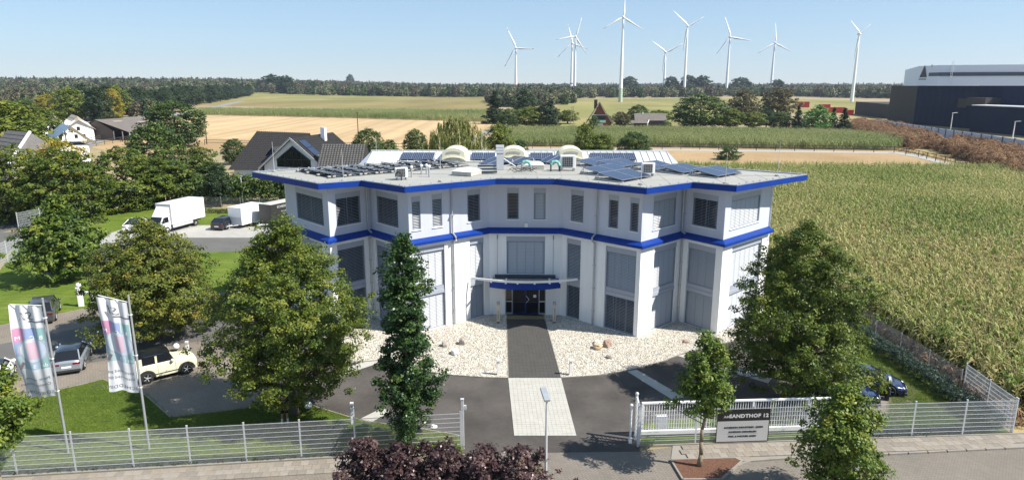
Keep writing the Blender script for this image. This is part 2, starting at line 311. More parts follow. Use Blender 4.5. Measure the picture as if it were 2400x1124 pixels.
class MB:
    def __init__(s): s.v = []; s.f = []; s.m = []
    def add(s, vs, fs, mi=0):
        k = len(s.v); s.v += [tuple(p) for p in vs]
        s.f += [tuple(i + k for i in f) for f in fs]; s.m += [mi] * len(fs); return s
    def quad(s, a, b, c, d, mi=0): return s.add([a, b, c, d], [(0, 1, 2, 3)], mi)
    def box(s, x0, x1, y0, y1, z0, z1, mi=0, mx=None):
        v = [(x0, y0, z0), (x1, y0, z0), (x1, y1, z0), (x0, y1, z0), (x0, y0, z1), (x1, y0, z1), (x1, y1, z1), (x0, y1, z1)]
        if mx is not None: v = [mx @ Vector(p) for p in v]
        return s.add(v, [(3, 2, 1, 0), (4, 5, 6, 7), (0, 1, 5, 4), (1, 2, 6, 5), (2, 3, 7, 6), (3, 0, 4, 7)], mi)
    def bar(s, p, q, w, h=None, mi=0, up=(0, 0, 1)):
        p, q = Vector(p), Vector(q); h = h or w; d = q - p; L = d.length
        if L < 1e-6: return s
        d.normalize(); u = Vector(up)
        if abs(d.dot(u)) > 0.98: u = Vector((1, 0, 0))
        a = d.cross(u).normalized(); b = a.cross(d)
        vs = [p + a * sx * w / 2 + b * sz * h / 2 + d * (L if e else 0) for e in (0, 1) for sx, sz in ((-1, -1), (1, -1), (1, 1), (-1, 1))]
        return s.add(vs, [(3, 2, 1, 0), (4, 5, 6, 7), (0, 1, 5, 4), (1, 2, 6, 5), (2, 3, 7, 6), (3, 0, 4, 7)], mi)
    def tube(s, p, q, r0, r1=None, n=8, mi=0, cap=True):
        p, q = Vector(p), Vector(q); r1 = r0 if r1 is None else r1; d = (q - p)
        if d.length < 1e-6: return s
        d.normalize(); u = Vector((0, 0, 1)) if abs(d.z) < 0.95 else Vector((1, 0, 0))
        a = d.cross(u).normalized(); b = a.cross(d)
        vs = []
        for c, r in ((p, r0), (q, r1)):
            for k in range(n):
                t = 2 * math.pi * k / n; vs.append(c + a * math.cos(t) * r + b * math.sin(t) * r)
        fs = [(k, k + n, (k + 1) % n + n, (k + 1) % n) for k in range(n)]
        if cap: fs += [tuple(range(n)), tuple(range(2 * n - 1, n - 1, -1))]
        return s.add(vs, fs, mi)
    def path(s, pts, r, n=8, mi=0):
        for a, b in zip(pts[:-1], pts[1:]): s.tube(a, b, r, r, n, mi)
        return s
    def prism(s, poly, z0, z1, mi=0, mt=None):
        n = len(poly); vs = [(p[0], p[1], z0) for p in poly] + [(p[0], p[1], z1) for p in poly]
        s.add(vs, [(k, (k + 1) % n, (k + 1) % n + n, k + n) for k in range(n)] + [tuple(range(n - 1, -1, -1))], mi)
        return s.add([(p[0], p[1], z1) for p in poly], [tuple(range(n))], mi if mt is None else mt)
    def lathe(s, prof, n=16, c=(0, 0, 0), axis='Z', mi=0):
        c = Vector(c); vs = []
        for r, h in prof:
            for k in range(n):
                t = 2 * math.pi * k / n
                x, y = r * math.cos(t), r * math.sin(t)
                vs.append(c + (Vector((x, y, h)) if axis == 'Z' else Vector((x, h, y)) if axis == 'Y' else Vector((h, x, y))))
        fs = []
        for j in range(len(prof) - 1):
            for k in range(n): fs.append((j * n + k, j * n + (k + 1) % n, (j + 1) * n + (k + 1) % n, (j + 1) * n + k))
        return s.add(vs, fs, mi)
    def ball(s, c, r, n=16, mi=0, sz=1.0):
        prof = [(max(1e-4, r * math.sin(math.pi * k / (n // 2))), -r * sz * math.cos(math.pi * k / (n // 2))) for k in range(n // 2 + 1)]
        return s.lathe(prof, n, c, 'Z', mi)
    def mesh(s, name, mats, smooth=False, angle=None):
        me = bpy.data.meshes.new(name); me.from_pydata(s.v, [], s.f)
        for m in (mats if isinstance(mats, (list, tuple)) else [mats]): me.materials.append(M[m] if isinstance(m, str) else m)
        if any(s.m): me.polygons.foreach_set('material_index', s.m)
        if smooth:
            me.polygons.foreach_set('use_smooth', [True] * len(s.f))
            if angle: me.set_sharp_from_angle(angle=R(angle))
        me.update(); return me
    def build(s, name, mats, parent=None, smooth=False, angle=40, kind=None, bevel=0, loc=None, rot=None, label=None):
        o = link(name, s.mesh(name, mats, smooth, angle), parent, loc, rot)
        if bevel:
            b = o.modifiers.new('bevel', 'BEVEL'); b.width = bevel; b.segments = 2; b.limit_method = 'ANGLE'
        if kind: o['kind'] = kind
        if label: o['label'] = label
        return o

def fix_normals(me):
    bm = bmesh.new(); bm.from_mesh(me); bmesh.ops.recalc_face_normals(bm, faces=bm.faces); bm.to_mesh(me); bm.free()

def ncross(a, b): return np.cross(a, b)
def norm(a): return a / (np.linalg.norm(a, axis=1, keepdims=True) + 1e-9)
def quad_mesh(name, c, ax, bx, tint, matn, diamond=True):
    """one leaf-shaped face per row: centre c, half axes ax and bx"""
    n = len(c)
    if diamond: V = np.stack([c - ax, c + bx - ax * 0.15, c + ax, c - bx - ax * 0.15], 1)
    else: V = np.stack([c - ax - bx, c + ax - bx, c + ax + bx, c - ax + bx], 1)
    return raw_quads(name, V.reshape(-1, 3), n, tint, matn)
def raw_quads(name, V, n, tint, matn):
    me = bpy.data.meshes.new(name)
    me.vertices.add(len(V)); me.vertices.foreach_set('co', V.astype(np.float32).ravel())
    me.loops.add(4 * n); me.loops.foreach_set('vertex_index', np.arange(4 * n, dtype=np.int32))
    me.polygons.add(n); me.polygons.foreach_set('loop_start', np.arange(0, 4 * n, 4, dtype=np.int32))
    me.polygons.foreach_set('loop_total', np.full(n, 4, dtype=np.int32))
    a = me.attributes.new('tint', 'FLOAT', 'FACE'); a.data.foreach_set('value', np.clip(tint, 0, 1).astype(np.float32))
    me.update(calc_edges=True); me.materials.append(M[matn]); return me

def scatter(name, pts, protos, rng, smin=0.8, smax=1.2, tilt=0.06, zs=None, label=None, kind='stuff', cat=None):
    """stuff: one point mesh whose points carry copies of the proto meshes"""
    n = len(pts); me = bpy.data.meshes.new(name); me.vertices.add(n); me.vertices.foreach_set('co', np.asarray(pts, np.float32).ravel())
    rot = np.stack([rng.normal(0, tilt, n), rng.normal(0, tilt, n), rng.uniform(0, 6.283, n)], 1)
    s = rng.uniform(smin, smax, n); z = s * (zs if zs is not None else 1.0); scl = np.stack([s, s, z * np.ones(n)], 1)
    for nm, dt, arr in (('rot', 'FLOAT_VECTOR', rot), ('scl', 'FLOAT_VECTOR', scl)):
        a = me.attributes.new(nm, dt, 'POINT'); a.data.foreach_set('vector', arr.astype(np.float32).ravel())
    a = me.attributes.new('idx', 'INT', 'POINT'); a.data.foreach_set('value', rng.integers(0, len(protos), n).astype(np.int32))
    col = bpy.data.collections.new(name + '_kinds')
    for k, p in enumerate(protos): col.objects.link(bpy.data.objects.new(f'{name}_kind', p))
    ng = bpy.data.node_groups.new(name + '_nodes', 'GeometryNodeTree')
    ng.interface.new_socket('Geometry', in_out='INPUT', socket_type='NodeSocketGeometry')
    ng.interface.new_socket('Geometry', in_out='OUTPUT', socket_type='NodeSocketGeometry')
    N = ng.nodes; gi = N.new('NodeGroupInput'); go = N.new('NodeGroupOutput')
    mp = N.new('GeometryNodeMeshToPoints'); ip = N.new('GeometryNodeInstanceOnPoints')
    ci = N.new('GeometryNodeCollectionInfo'); ci.inputs['Collection'].default_value = col
    ci.inputs['Separate Children'].default_value = True; ci.inputs['Reset Children'].default_value = True
    def na(nm, dt):
        q = N.new('GeometryNodeInputNamedAttribute'); q.data_type = dt; q.inputs['Name'].default_value = nm; return q
    r_, s_, i_ = na('rot', 'FLOAT_VECTOR'), na('scl', 'FLOAT_VECTOR'), na('idx', 'INT')
    er = N.new('FunctionNodeEulerToRotation')
    Lk = ng.links.new
    def o0(q): return [x for x in q.outputs if x.enabled and x.name == 'Attribute'][0]
    Lk(gi.outputs[0], mp.inputs['Mesh']); Lk(mp.outputs[0], ip.inputs['Points']); Lk(ci.outputs[0], ip.inputs['Instance'])
    ip.inputs['Pick Instance'].default_value = True
    Lk(o0(i_), ip.inputs['Instance Index']); Lk(o0(r_), er.inputs[0]); Lk(er.outputs[0], ip.inputs['Rotation']); Lk(o0(s_), ip.inputs['Scale'])
    Lk(ip.outputs[0], go.inputs[0])
    o = link(name, me); md = o.modifiers.new('scatter', 'NODES'); md.node_group = ng
    return tag(o, label, cat, kind=kind)

def in_poly(x, y, poly):
    r = np.zeros(len(x), bool); n = len(poly); j = n - 1
    for i in range(n):
        xi, yi = poly[i][0], poly[i][1]; xj, yj = poly[j][0], poly[j][1]
        cnd = ((yi > y) != (yj > y)) & (x < (xj - xi) * (y - yi) / (yj - yi + 1e-12) + xi); r ^= cnd; j = i
    return r
def pts_in(poly, n, rng, z=0.0):
    xs = [p[0] for p in poly]; ys = [p[1] for p in poly]; out = []
    A = (max(xs) - min(xs)) * (max(ys) - min(ys)); got = 0
    x = rng.uniform(min(xs), max(xs), n * 6); y = rng.uniform(min(ys), max(ys), n * 6)
    k = in_poly(x, y, poly); x, y = x[k][:n], y[k][:n]
    return np.stack([x, y, np.full(len(x), z)], 1)

# ------------------------------------------------------------------ trees
def crown(name, seed, H, z0, prof, nclump, nleaf, leaf, cr, matn, droop=0.0, lump=0.25, gold=0.0, surf=0.5, hang=0.0):
    """prof: list of (height fraction 0..1 within crown, radius m). returns (mesh, clump centres)"""
    rng = np.random.default_rng(seed)
    hs = np.array([p[0] for p in prof]); rs = np.array([p[1] for p in prof])
    hh = rng.uniform(0, 1, nclump * 8); w_ = np.interp(hh, hs, rs); keep = rng.uniform(0, rs.max(), len(hh)) < (w_ + 0.1 * rs.max())
    hh = hh[keep][:nclump]; nc = len(hh); th = rng.uniform(0, 2 * np.pi, nc)
    ph = rng.uniform(0, 6.28, 6)
    Lm = 1 + lump * (np.sin(3 * th + 5 * hh * 2 + ph[0]) * 0.5 + np.sin(5 * th - 7 * hh + ph[1]) * 0.35 + np.sin(2 * th + 11 * hh + ph[2]) * 0.45 + rng.normal(0, 0.22, nc))
    Rr = np.interp(hh, hs, rs) * Lm; u = rng.uniform(0, 1, nc) ** surf
    z = z0 + hh * (H - z0) + rng.normal(0, 0.02 * (H - z0), nc)
    cc = np.stack([np.cos(th) * Rr * u, np.sin(th) * Rr * u, z], 1)
    if droop: cc[:, 2] -= droop * (np.hypot(cc[:, 0], cc[:, 1]) / rs.max()) ** 2
    sz = rng.uniform(0.6, 1.35, nc)
    ctint = np.clip(rng.normal(0.42, 0.16, nc) + gold * rng.uniform(0, 1, nc) ** 2, 0, 1)
    idx = np.repeat(np.arange(nc), nleaf); n = len(idx)
    off = rng.normal(0, 1, (n, 3)); off = off / (np.linalg.norm(off, axis=1, keepdims=True) + 1e-6) * (rng.uniform(0, 1, (n, 1)) ** 0.55)
    off[:, 2] *= 0.62
    if hang: off[:, 2] *= 3.2; off[:, 2] -= hang * rng.uniform(0, 1, n) ** 1.0; off[:, :2] *= 0.45
    P = cc[idx] + off * (cr * sz[idx])[:, None]
    outw = P - np.array([0, 0, z0 + 0.35 * (H - z0)]); outw = norm(outw)
    nrm = norm(outw * 0.55 + off * 0.5 + np.array([0, 0, 0.55]) + rng.normal(0, 0.55, (n, 3)))
    t = norm(np.cross(nrm, rng.normal(0, 1, (n, 3))))
    if hang: t = norm(np.array([0, 0, -1.0]) + rng.normal(0, 0.25, (n, 3))); 
    b = norm(np.cross(nrm, t)); ls = leaf * rng.uniform(0.7, 1.3, (n, 1))
    tint = ctint[idx] + rng.normal(0, 0.06, n)
    me = quad_mesh(name, P, t * ls * (1.8 if hang else 1.0), b * ls * (0.35 if hang else 0.62), tint, matn)
    return me, cc
def trunk_mesh(name, seed, H, r0, z0, cc, nb, matn='bark', lean=(0, 0), top=0.85):
    rng = random.Random(seed); m = MB(); pts = []
    k = 9
    for i in range(k + 1):
        f = i / k; pts.append(Vector((lean[0] * f + (rng.uniform(-1, 1) * 0.06 * H * 0.12 if 0 < i else 0), lean[1] * f + (rng.uniform(-1, 1) * 0.06 * H * 0.12 if 0 < i else 0), H * top * f)))
    rad = [r0 * (1.25 if i == 0 else 1) * (1 - i / k) ** 0.8 + 0.012 for i in range(k + 1)]
    for i in range(k): m.tube(pts[i], pts[i + 1], rad[i], rad[i + 1], 8)
    if len(cc) and nb:
        step = max(1, len(cc) // nb)
        for c in cc[::step]:
            c = Vector(c); zb = max(z0 * 0.75, c.z - 0.55 * math.hypot(c.x, c.y) - 0.3); zb = min(zb, H * top * 0.95)
            f = zb / (H * top) * k; i = min(k - 1, int(f)); p = pts[i].lerp(pts[i + 1], f - i); rr = rad[i] * 0.38
            mid = p.lerp(c, 0.5) + Vector((rng.uniform(-.12, .12), rng.uniform(-.12, .12), rng.uniform(-.05, .25)))
            m.tube(p, mid, rr, rr * 0.55, 5, cap=False); m.tube(mid, c, rr * 0.55, 0.008, 4, cap=False)
    return m.mesh(name, matn, True)
def tree(name, label, loc, seed, H, z0, prof, nclump, nleaf, leaf, cr, matn, r0, nb=60, bark='bark', group=None, cat='tree', lean=(0, 0), **kw):
    t = empty(name, loc, 0, label, cat, group)
    cm, cc = crown(name + '_crown', seed, H, z0, prof, nclump, nleaf, leaf, cr, matn, **kw)
    link('crown', cm, t); link('trunk', trunk_mesh(name + '_trunk', seed, H, r0, z0, cc, nb, bark, lean), t)
    return t
# ------------------------------------------------------------------ ground sheets
def sheet(name, poly, z, m, kind='structure', label=None):
    mb = MB(); mb.add([(p[0], p[1], z) for p in poly], [tuple(range(len(poly)))])
    me = mb.mesh(name, m); fix_normals(me)
    if me.polygons[0].normal.z < 0: me.flip_normals()
    o = link(name, me); return tag(o, label, kind=kind)
def gpoly(pts, z=0.0): return [G(x, y, 0.0) for x, y in pts]
sheet('ground', [(-9000, -400), (9000, -400), (9000, 12000), (-9000, 12000)], 0, 'dry_ground')
FL0, FL1 = Vector((-34, 27.15, 0)), Vector((-2.6, 30.65, 0))       # front fence, left of the gate
FR0, FR1 = Vector((6.55, 30.95, 0)), Vector((26.6, 32.15, 0))      # front fence, right of the gate
BX, BY, BR = 1.05, 50.9, R(-2)
def W(lx, ly, z=0.0): return Vector((BX + math.cos(BR) * lx - math.sin(BR) * ly, BY + math.sin(BR) * lx + math.cos(BR) * ly, z))
sheet('lawn', [FL0, FL1, (-2.6, 45), (-10, 60), (-25, 97.5), (-62, 99), (-61, 81), (-52.6, 66.5), (-43, 50)], 0.010, 'lawn')
sheet('lawn', [(6.6, 31.05), FR1, (26.9, 80), (18, 80), (12, 50)], 0.010, 'lawn')
sheet('drive', gpoly([(575, 895), (680, 930), (737, 952), (816, 976), (860, 987), (985, 1004), (1076, 1020), (1076, 1040)]) + [Vector((-2.55, 30.2, 0)), Vector((6.5, 30.4, 0))] +
      gpoly([(1490, 992), (1700, 972), (1880, 945), (2000, 935), (2062, 928), (2010, 880)]) + [W(22, -1.5), W(18, -0.5), W(10, -2), W(-10, -2), W(-17, -1.5)] + gpoly([(520, 790), (470, 850)]), 0.016, 'drive_pavers')
# side access road, parking strips and yard to the left
sheet('access_road', gpoly([(-250, 905), (0, 806), (240, 756), (400, 712), (500, 690), (640, 660), (640, 760), (500, 800), (400, 832), (240, 870), (0, 935), (-250, 1010)]), 0.013, 'asphalt')
sheet('parking_strip', gpoly([(-200, 830), (0, 763), (217, 720), (300, 705), (300, 738), (240, 757), (0, 807), (-200, 880)]), 0.019, 'beige_pavers')
sheet('parking_strip', gpoly([(-200, 960), (0, 893), (240, 845), (420, 805), (470, 800), (640, 850), (700, 920), (590, 955), (400, 978), (340, 925), (241, 889), (138, 913), (0, 955), (-200, 1010)]), 0.019, 'beige_pavers')
sheet('yard_road', gpoly([(205, 600), (215, 578), (330, 560), (430, 557), (640, 557), (720, 560), (720, 588), (600, 588), (430, 590), (330, 592), (250, 615), (150, 640), (100, 650), (60, 640)]), 0.013, 'asphalt')
sheet('yard_slab', gpoly([(222, 575), (262, 545), (310, 530), (345, 527), (520, 528), (700, 530), (700, 557), (430, 557), (330, 560)]), 0.022, 'concrete')
sheet('side_road', gpoly([(-200, 650), (-200, 560), (0, 545), (150, 512), (300, 490), (380, 470), (300, 466), (0, 480), (-300, 500)]) , 0.013, 'asphalt')
sheet('side_road', gpoly([(0, 610), (-200, 690), (-200, 560), (0, 545), (60, 540), (40, 575)]), 0.016, 'asphalt')
# street in front
ky = [G(x, y) for x, y in ((1640, 1150), (1664, 1124), (1700, 1105), (1760, 1083), (1850, 1076), (2037, 1069), (2400, 1051))] + [Vector((60, 32.5, 0))]
sheet('road', [Vector((8.8, 10, 0))] + ky + [Vector((60, 10, 0))], 0.012, 'road_pavers')
sheet('crossing', [Vector((-2.6, 30.2, 0)), Vector((6.5, 30.4, 0)), Vector((8.3, 30.9, 0)), G(1572, 1080), G(1600, 1124), Vector((9.0, 10, 0)), Vector((-4, 10, 0)), Vector((-4, 29.6, 0))], 0.020, 'road_pavers')
sheet('pavement', [Vector((-40, 26.3, 0)), Vector((-4, 30.25, 0)), Vector((-4, 10, 0)), Vector((-40, 10, 0))], 0.008, 'beige_pavers')
mb = MB(); kp = [Vector((p.x, p.y, 0)) for p in ky]
kz = 0.10
for a, b in zip(kp[:-1], kp[1:]):
    d = (b - a); n = Vector((-d.y, d.x, 0)).normalized(); L = d.length; k = max(1, round(L / 1.0))
    for i in range(k):
        p, q = a + d * (i / k + 0.004), a + d * ((i + 1) / k - 0.004)
        mb.add([(p.x, p.y, 0), (q.x, q.y, 0), (q.x + n.x * .12, q.y + n.y * .12, 0), (p.x + n.x * .12, p.y + n.y * .12, 0), (p.x, p.y, kz), (q.x, q.y, kz), (q.x + n.x * .12, q.y + n.y * .12, kz), (p.x + n.x * .12, p.y + n.y * .12, kz)],
               [(0, 3, 2, 1), (4, 5, 6, 7), (0, 1, 5, 4), (1, 2, 6, 5), (2, 3, 7, 6), (3, 0, 4, 7)])
mb.build('kerb', 'kerb', kind='structure')
# right pavement: every slab a piece
pav = link('pavement', None); pav['kind'] = 'structure'
bed = gpoly([(1572, 1080), (1722, 1076), (1738, 1084), (1690, 1126), (1600, 1126)])
def slab_rows(parent, A, B, rows, size, z, skip=None, gap=0.012):
    d = (B - A); L = d.length; d.normalize(); n = Vector((d.y, -d.x, 0)); n = -n if n.y > 0 else n
    protos = []
    for k, mt in enumerate(('slab_a', 'slab_b', 'slab_c')):
        q = MB(); s = size / 2 - gap / 2; q.box(-s, s, -s, s, -0.05, 0.0); protos.append(q.mesh('slab', mt))
    cnt = 0
    for r in range(rows):
        k = int(L / size)
        for i in range(k):
            c = A + d * ((i + 0.5 + 0.5 * (r % 2)) * size) + n * ((r + 0.5) * size)
            if skip and skip(c): continue
            o = link('slab', random.choice(protos), parent, (c.x, c.y, z + random.uniform(-.003, .003)), (0, 0, math.atan2(d.y, d.x))); cnt += 1
    return cnt
kerbpts = kp
def beyond_kerb(c):
    x = c.x
    for a, b in zip(kp[:-1], kp[1:]):
        if a.x - 0.05 <= x <= b.x: return c.y < a.y + (b.y - a.y) * (x - a.x) / (b.x - a.x + 1e-9) + 0.26
    return x < kp[0].x + 0.4
sheet('pavement', [Vector((8.3, 31.05, 0))] + [Vector((60, 34.1, 0))] + [p + Vector((0, .06, 0)) for p in ky[::-1]] + [G(1600, 1126), G(1572, 1080)], 0.05, 'joint')
n1 = slab_rows(pav, FR0 + Vector((1.3, -0.12, 0)), Vector((34, 32.45, 0)), 4, 0.41, 0.10, lambda c: beyond_kerb(c) or in_poly(np.array([c.x]), np.array([c.y]), bed)[0])
n2 = slab_rows(pav, Vector((-27.5, 27.6, 0)), Vector((-4.3, 30.2, 0)), 3, 0.41, 0.055)
sheet('mulch_bed', bed, 0.107, 'mulch')
mb = MB()
for i in range(len(bed)):
    a, b = bed[i], bed[(i + 1) % len(bed)]; mb.bar((a.x, a.y, .07), (b.x, b.y, .07), .09, .12)
mb.build('bed_edging', 'kerb', kind='structure')
# edging stones along the front fence and lawn edges
mb = MB(); mb.bar(FL0 + Vector((0, -.12, .03)), FL1 + Vector((0, -.12, .03)), .08, .1); mb.bar(FR0 + Vector((0, -.1, .07)), FR1 + Vector((8, .38, .07)), .08, .1)
for pl in ([(575, 895), (680, 930), (737, 952), (816, 976), (860, 987), (985, 1004), (1076, 1020)], [(138, 913), (241, 889), (340, 925), (400, 978)], [(0, 763), (217, 720)]):
    q = gpoly(pl)
    for a, b in zip(q[:-1], q[1:]): mb.bar((a.x, a.y, .02), (b.x, b.y, .02), .08, .05)
mb.build('lawn_edging', 'kerb', kind='structure')
# light radial strips set in the drive
for k, q in enumerate(([(1470, 870), (1492, 866), (1603, 930), (1575, 936)], [(1587, 833), (1607, 829), (1810, 884), (1800, 898)], [(870, 840), (895, 848), (740, 900), (700, 905)], [(895, 956), (918, 964), (868, 990), (838, 984)], [(1026, 873), (1044, 876), (1030, 884), (1018, 880)])):
    w = gpoly(q); pts = pts_in(w, 1, np.random.default_rng(1))
    sheet('inlaid_strip', w, 0.021, 'paver_light')
# entrance path: square pavers with open joints
PT = [G(1187, 748), G(1277, 748), G(1315, 886), G(1191, 886), G(1351, 1021), G(1205, 1021)]
def paver_field(name, tl, tr, br, bl, nx, ny, m, jm, z):
    j = sheet(name, [tl, tr, br, bl], z, jm)
    mb = MB()
    for a in range(nx):
        for b in range(ny):
            u0, u1, v0, v1 = (a + .018) / nx, (a + .982) / nx, (b + .018) / ny, (b + .982) / ny
            P = lambda u, v: tl.lerp(tr, u).lerp(bl.lerp(br, u), v)
            c = [P(u0, v0), P(u1, v0), P(u1, v1), P(u0, v1)]; h = z + .012 + random.uniform(-.002, .002)
            mb.add([(p.x, p.y, z) for p in c] + [(p.x, p.y, h) for p in c], [(4, 7, 6, 5), (0, 1, 5, 4), (1, 2, 6, 5), (2, 3, 7, 6), (3, 0, 4, 7)])
    me = mb.mesh('paver', m); fix_normals(me); o = link('paver', me, j); o['kind'] = 'stuff'
paver_field('entrance_path', PT[0], PT[1], PT[2], PT[3], 13, 44, 'paver_dark', 'joint_dark', 0.030)
paver_field('entrance_path', PT[3], PT[2], PT[4], PT[5], 14, 30, 'paver_light', 'joint', 0.030)
# gravel beds
gr = [Vector((3.2, 39.1, 0)), Vector((5.5, 39.45, 0)), Vector((7.8, 40.3, 0)), Vector((9.9, 41.5, 0)), Vector((11.8, 43.0, 0)), Vector((13.6, 44.1, 0)), Vector((15.4, 44.95, 0)), Vector((18, 46.6, 0)), Vector((21, 50, 0))]
gR = [PT[2]] + gr + [W(19.4, 1.3), W(14.3, -3.6), W(11.95, -.7), W(8.3, -4.4), W(2.9, .1), W(1.5, .2), PT[1]]
gl = [Vector((-1.9, 39.15, 0)), G(1032, 877), G(960, 862), Vector((-8.2, 42.0, 0)), G(800, 852), Vector((-13.4, 45.6, 0)), Vector((-16, 47.8, 0)), Vector((-19, 51.5, 0))]
gL = [PT[3]] + gl + [W(-19.4, 1.3), W(-14.3, -3.6), W(-11.95, -.7), W(-8.3, -4.4), W(-2.9, .1), W(-1.5, .2), PT[0]]
rng = np.random.default_rng(5)
stones = []
for k, (nm, c) in enumerate((('p1', (0.50, 0.465, 0.40)), ('p2', (0.34, 0.305, 0.25)), ('p3', (0.64, 0.62, 0.57)))):
    mat('pebble_' + nm, c, 0.85)
    bm = bmesh.new(); bmesh.ops.create_icosphere(bm, subdivisions=1, radius=0.055)
    for v in bm.verts: v.co *= random.uniform(0.6, 1.0); v.co.z *= 0.6
    me = bpy.data.meshes.new('pebble'); bm.to_mesh(me); bm.free(); me.materials.append(M['pebble_' + nm]); stones.append(me)
stones = [stones[0], stones[0], stones[1], stones[2]]
for poly, n in ((gR, 42000), (gL, 42000)):
    sheet('gravel_bed', poly, 0.026, 'gravel_base')
    scatter('gravel', pts_in(poly, n, rng, 0.035), stones, rng, 0.5, 1.4, 0.5, label='pale crushed stone gravel in front of the white building')
mb = MB()
for pl in ([PT[2]] + gr, [PT[3]] + gl, [PT[1], PT[2]], [PT[0], PT[3]]):
    for a, b in zip(pl[:-1], pl[1:]): mb.bar((a.x, a.y, .03), (b.x, b.y, .03), .06, .08)
mb.build('bed_edging', 'kerb', kind='structure')

# ------------------------------------------------------------------ office building
OB = empty('office_building', (BX, BY, 0), BR, 'three-storey white office building with zigzag front, blue roof edge and flat roof', 'building')
K = [(-19.3, 1.2), (-14.3, -3.85), (-11.95, -.95), (-8.3, -4.65), (-2.85, 0), (2.85, 0), (8.3, -4.65), (11.95, -.95), (14.3, -3.85), (19.3, 1.2)]
class Seg:
    def __init__(s, A, B):
        s.A = Vector((*A, 0)); s.B = Vector((*B, 0)); s.d = s.B - s.A; s.L = s.d.length; s.d.normalize(); s.n = Vector((s.d.y, -s.d.x, 0))
        s.mx = Matrix(((s.d.x, s.n.x, 0, s.A.x), (s.d.y, s.n.y, 0, s.A.y), (0, 0, 1, 0), (0, 0, 0, 1)))
    def p(s, u, v, z): return s.A + s.d * u + s.n * v + Vector((0, 0, z))
S = [Seg(a, b) for a, b in zip(K[:-1], K[1:])]
def box_s(mb, sg, u0, u1, v0, v1, z0, z1, mi=0):
    c = [sg.p(u, v, z) for z in (z0, z1) for u, v in ((u0, v0), (u1, v0), (u1, v1), (u0, v1))]
    return mb.add(c, [(0, 1, 2, 3), (7, 6, 5, 4), (4, 5, 1, 0), (5, 6, 2, 1), (6, 7, 3, 2), (7, 4, 0, 3)], mi)
def wall(sg, z0, z1, ops, v, m, depth=0.25, u_in=0.0, u_out=None):
    u_out = sg.L if u_out is None else u_out
    us = sorted({u_in, u_out} | {o[0] for o in ops} | {o[1] for o in ops}); zs = sorted({z0, z1} | {o[2] for o in ops} | {o[3] for o in ops})
    mb = MB()
    for a, b in zip(us[:-1], us[1:]):
        for c, d in zip(zs[:-1], zs[1:]):
            if any(a >= o[0] - 1e-4 and b <= o[1] + 1e-4 and c >= o[2] - 1e-4 and d <= o[3] + 1e-4 for o in ops): continue
            mb.quad(sg.p(a, v, c), sg.p(b, v, c), sg.p(b, v, d), sg.p(a, v, d))
    for a, b, c, d in ops:
        mb.quad(sg.p(a, v, c), sg.p(a, v, d), sg.p(a, v - depth, d), sg.p(a, v - depth, c)); mb.quad(sg.p(b, v, c), sg.p(b, v - depth, c), sg.p(b, v - depth, d), sg.p(b, v, d))
        mb.quad(sg.p(a, v, c), sg.p(a, v - depth, c), sg.p(b, v - depth, c), sg.p(b, v, c)); mb.quad(sg.p(a, v, d), sg.p(b, v, d), sg.p(b, v - depth, d), sg.p(a, v - depth, d))
    return mb.build('wall', m, OB)
def window(sg, u0, u1, z0, z1, v, tilt=20, m='slat', mull=0, box=0.36, sill=True, drop=1.0, sp=0.115, label=None):
    """frame with glass behind, outside raffstore blind in front, blind box above"""
    fr = MB(); t = 0.06
    for a, b, c, d in ((u0, u0 + t, z0, z1 - box), (u1 - t, u1, z0, z1 - box), (u0 + t, u1 - t, z0, z0 + t), (u0 + t, u1 - t, z1 - box - t, z1 - box)): box_s(fr, sg, a, b, v - .25, v - .03, c, d)
    for k in range(mull):
        uc = u0 + (u1 - u0) * (k + 1) / (mull + 1); box_s(fr, sg, uc - .04, uc + .04, v - .25, v - .17, z0 + t, z1 - box - t)
    f = fr.build('window', 'grey_frame', OB, label=label)
    g = MB(); box_s(g, sg, u0 + t, u1 - t, v - .24, v - .20, z0 + t, z1 - box - t); g.build('pane', 'glass_dark', f)
    b = MB(); box_s(b, sg, u0 - .01, u1 + .01, v - .24, v + .025, z1 - box, z1 + .003); b.build('blind_box', 'grey_box', f)
    s_ = MB(); ca, sa = math.cos(R(tilt)), math.sin(R(tilt)); zt = z1 - box - 0.05; zb = zt - (zt - z0 - .05) * drop
    z = zt; i = 0
    while z > zb:
        tl = tilt + random.uniform(-1.5, 1.5); ca, sa = math.cos(R(tl)), math.sin(R(tl)); w = .055
        pa, pb = (v - .11 - w * ca, z + w * sa), (v - .11 + w * ca, z - w * sa)
        s_.quad(sg.p(u0 + t + .01, pa[0], pa[1]), sg.p(u0 + t + .01, pb[0], pb[1]), sg.p(u1 - t - .01, pb[0], pb[1]), sg.p(u1 - t - .01, pa[0], pa[1]))
        z -= sp
    box_s(s_, sg, u0 + t + .01, u1 - t - .01, v - .14, v - .08, zb - .04, zb)
    n = max(2, round((u1 - u0) / .75) + 1)
    for k in range(n):
        uc = u0 + t + .08 + (u1 - u0 - 2 * t - .16) * k / (n - 1); box_s(s_, sg, uc - .010, uc + .010, v - .063, v - .058, zb, zt, 1)
    s_.build('blind', [m, 'grey_frame'], f)
    if sill:
        q = MB(); box_s(q, sg, u0 - .05, u1 + .05, v - .1, v + .07, z0 - .055, z0 - .003); q.build('sill', 'zinc' if sill == 1 else 'white_paint', f)
    return f
ZL, ZB, ZU = 6.85, 7.15, 10.88
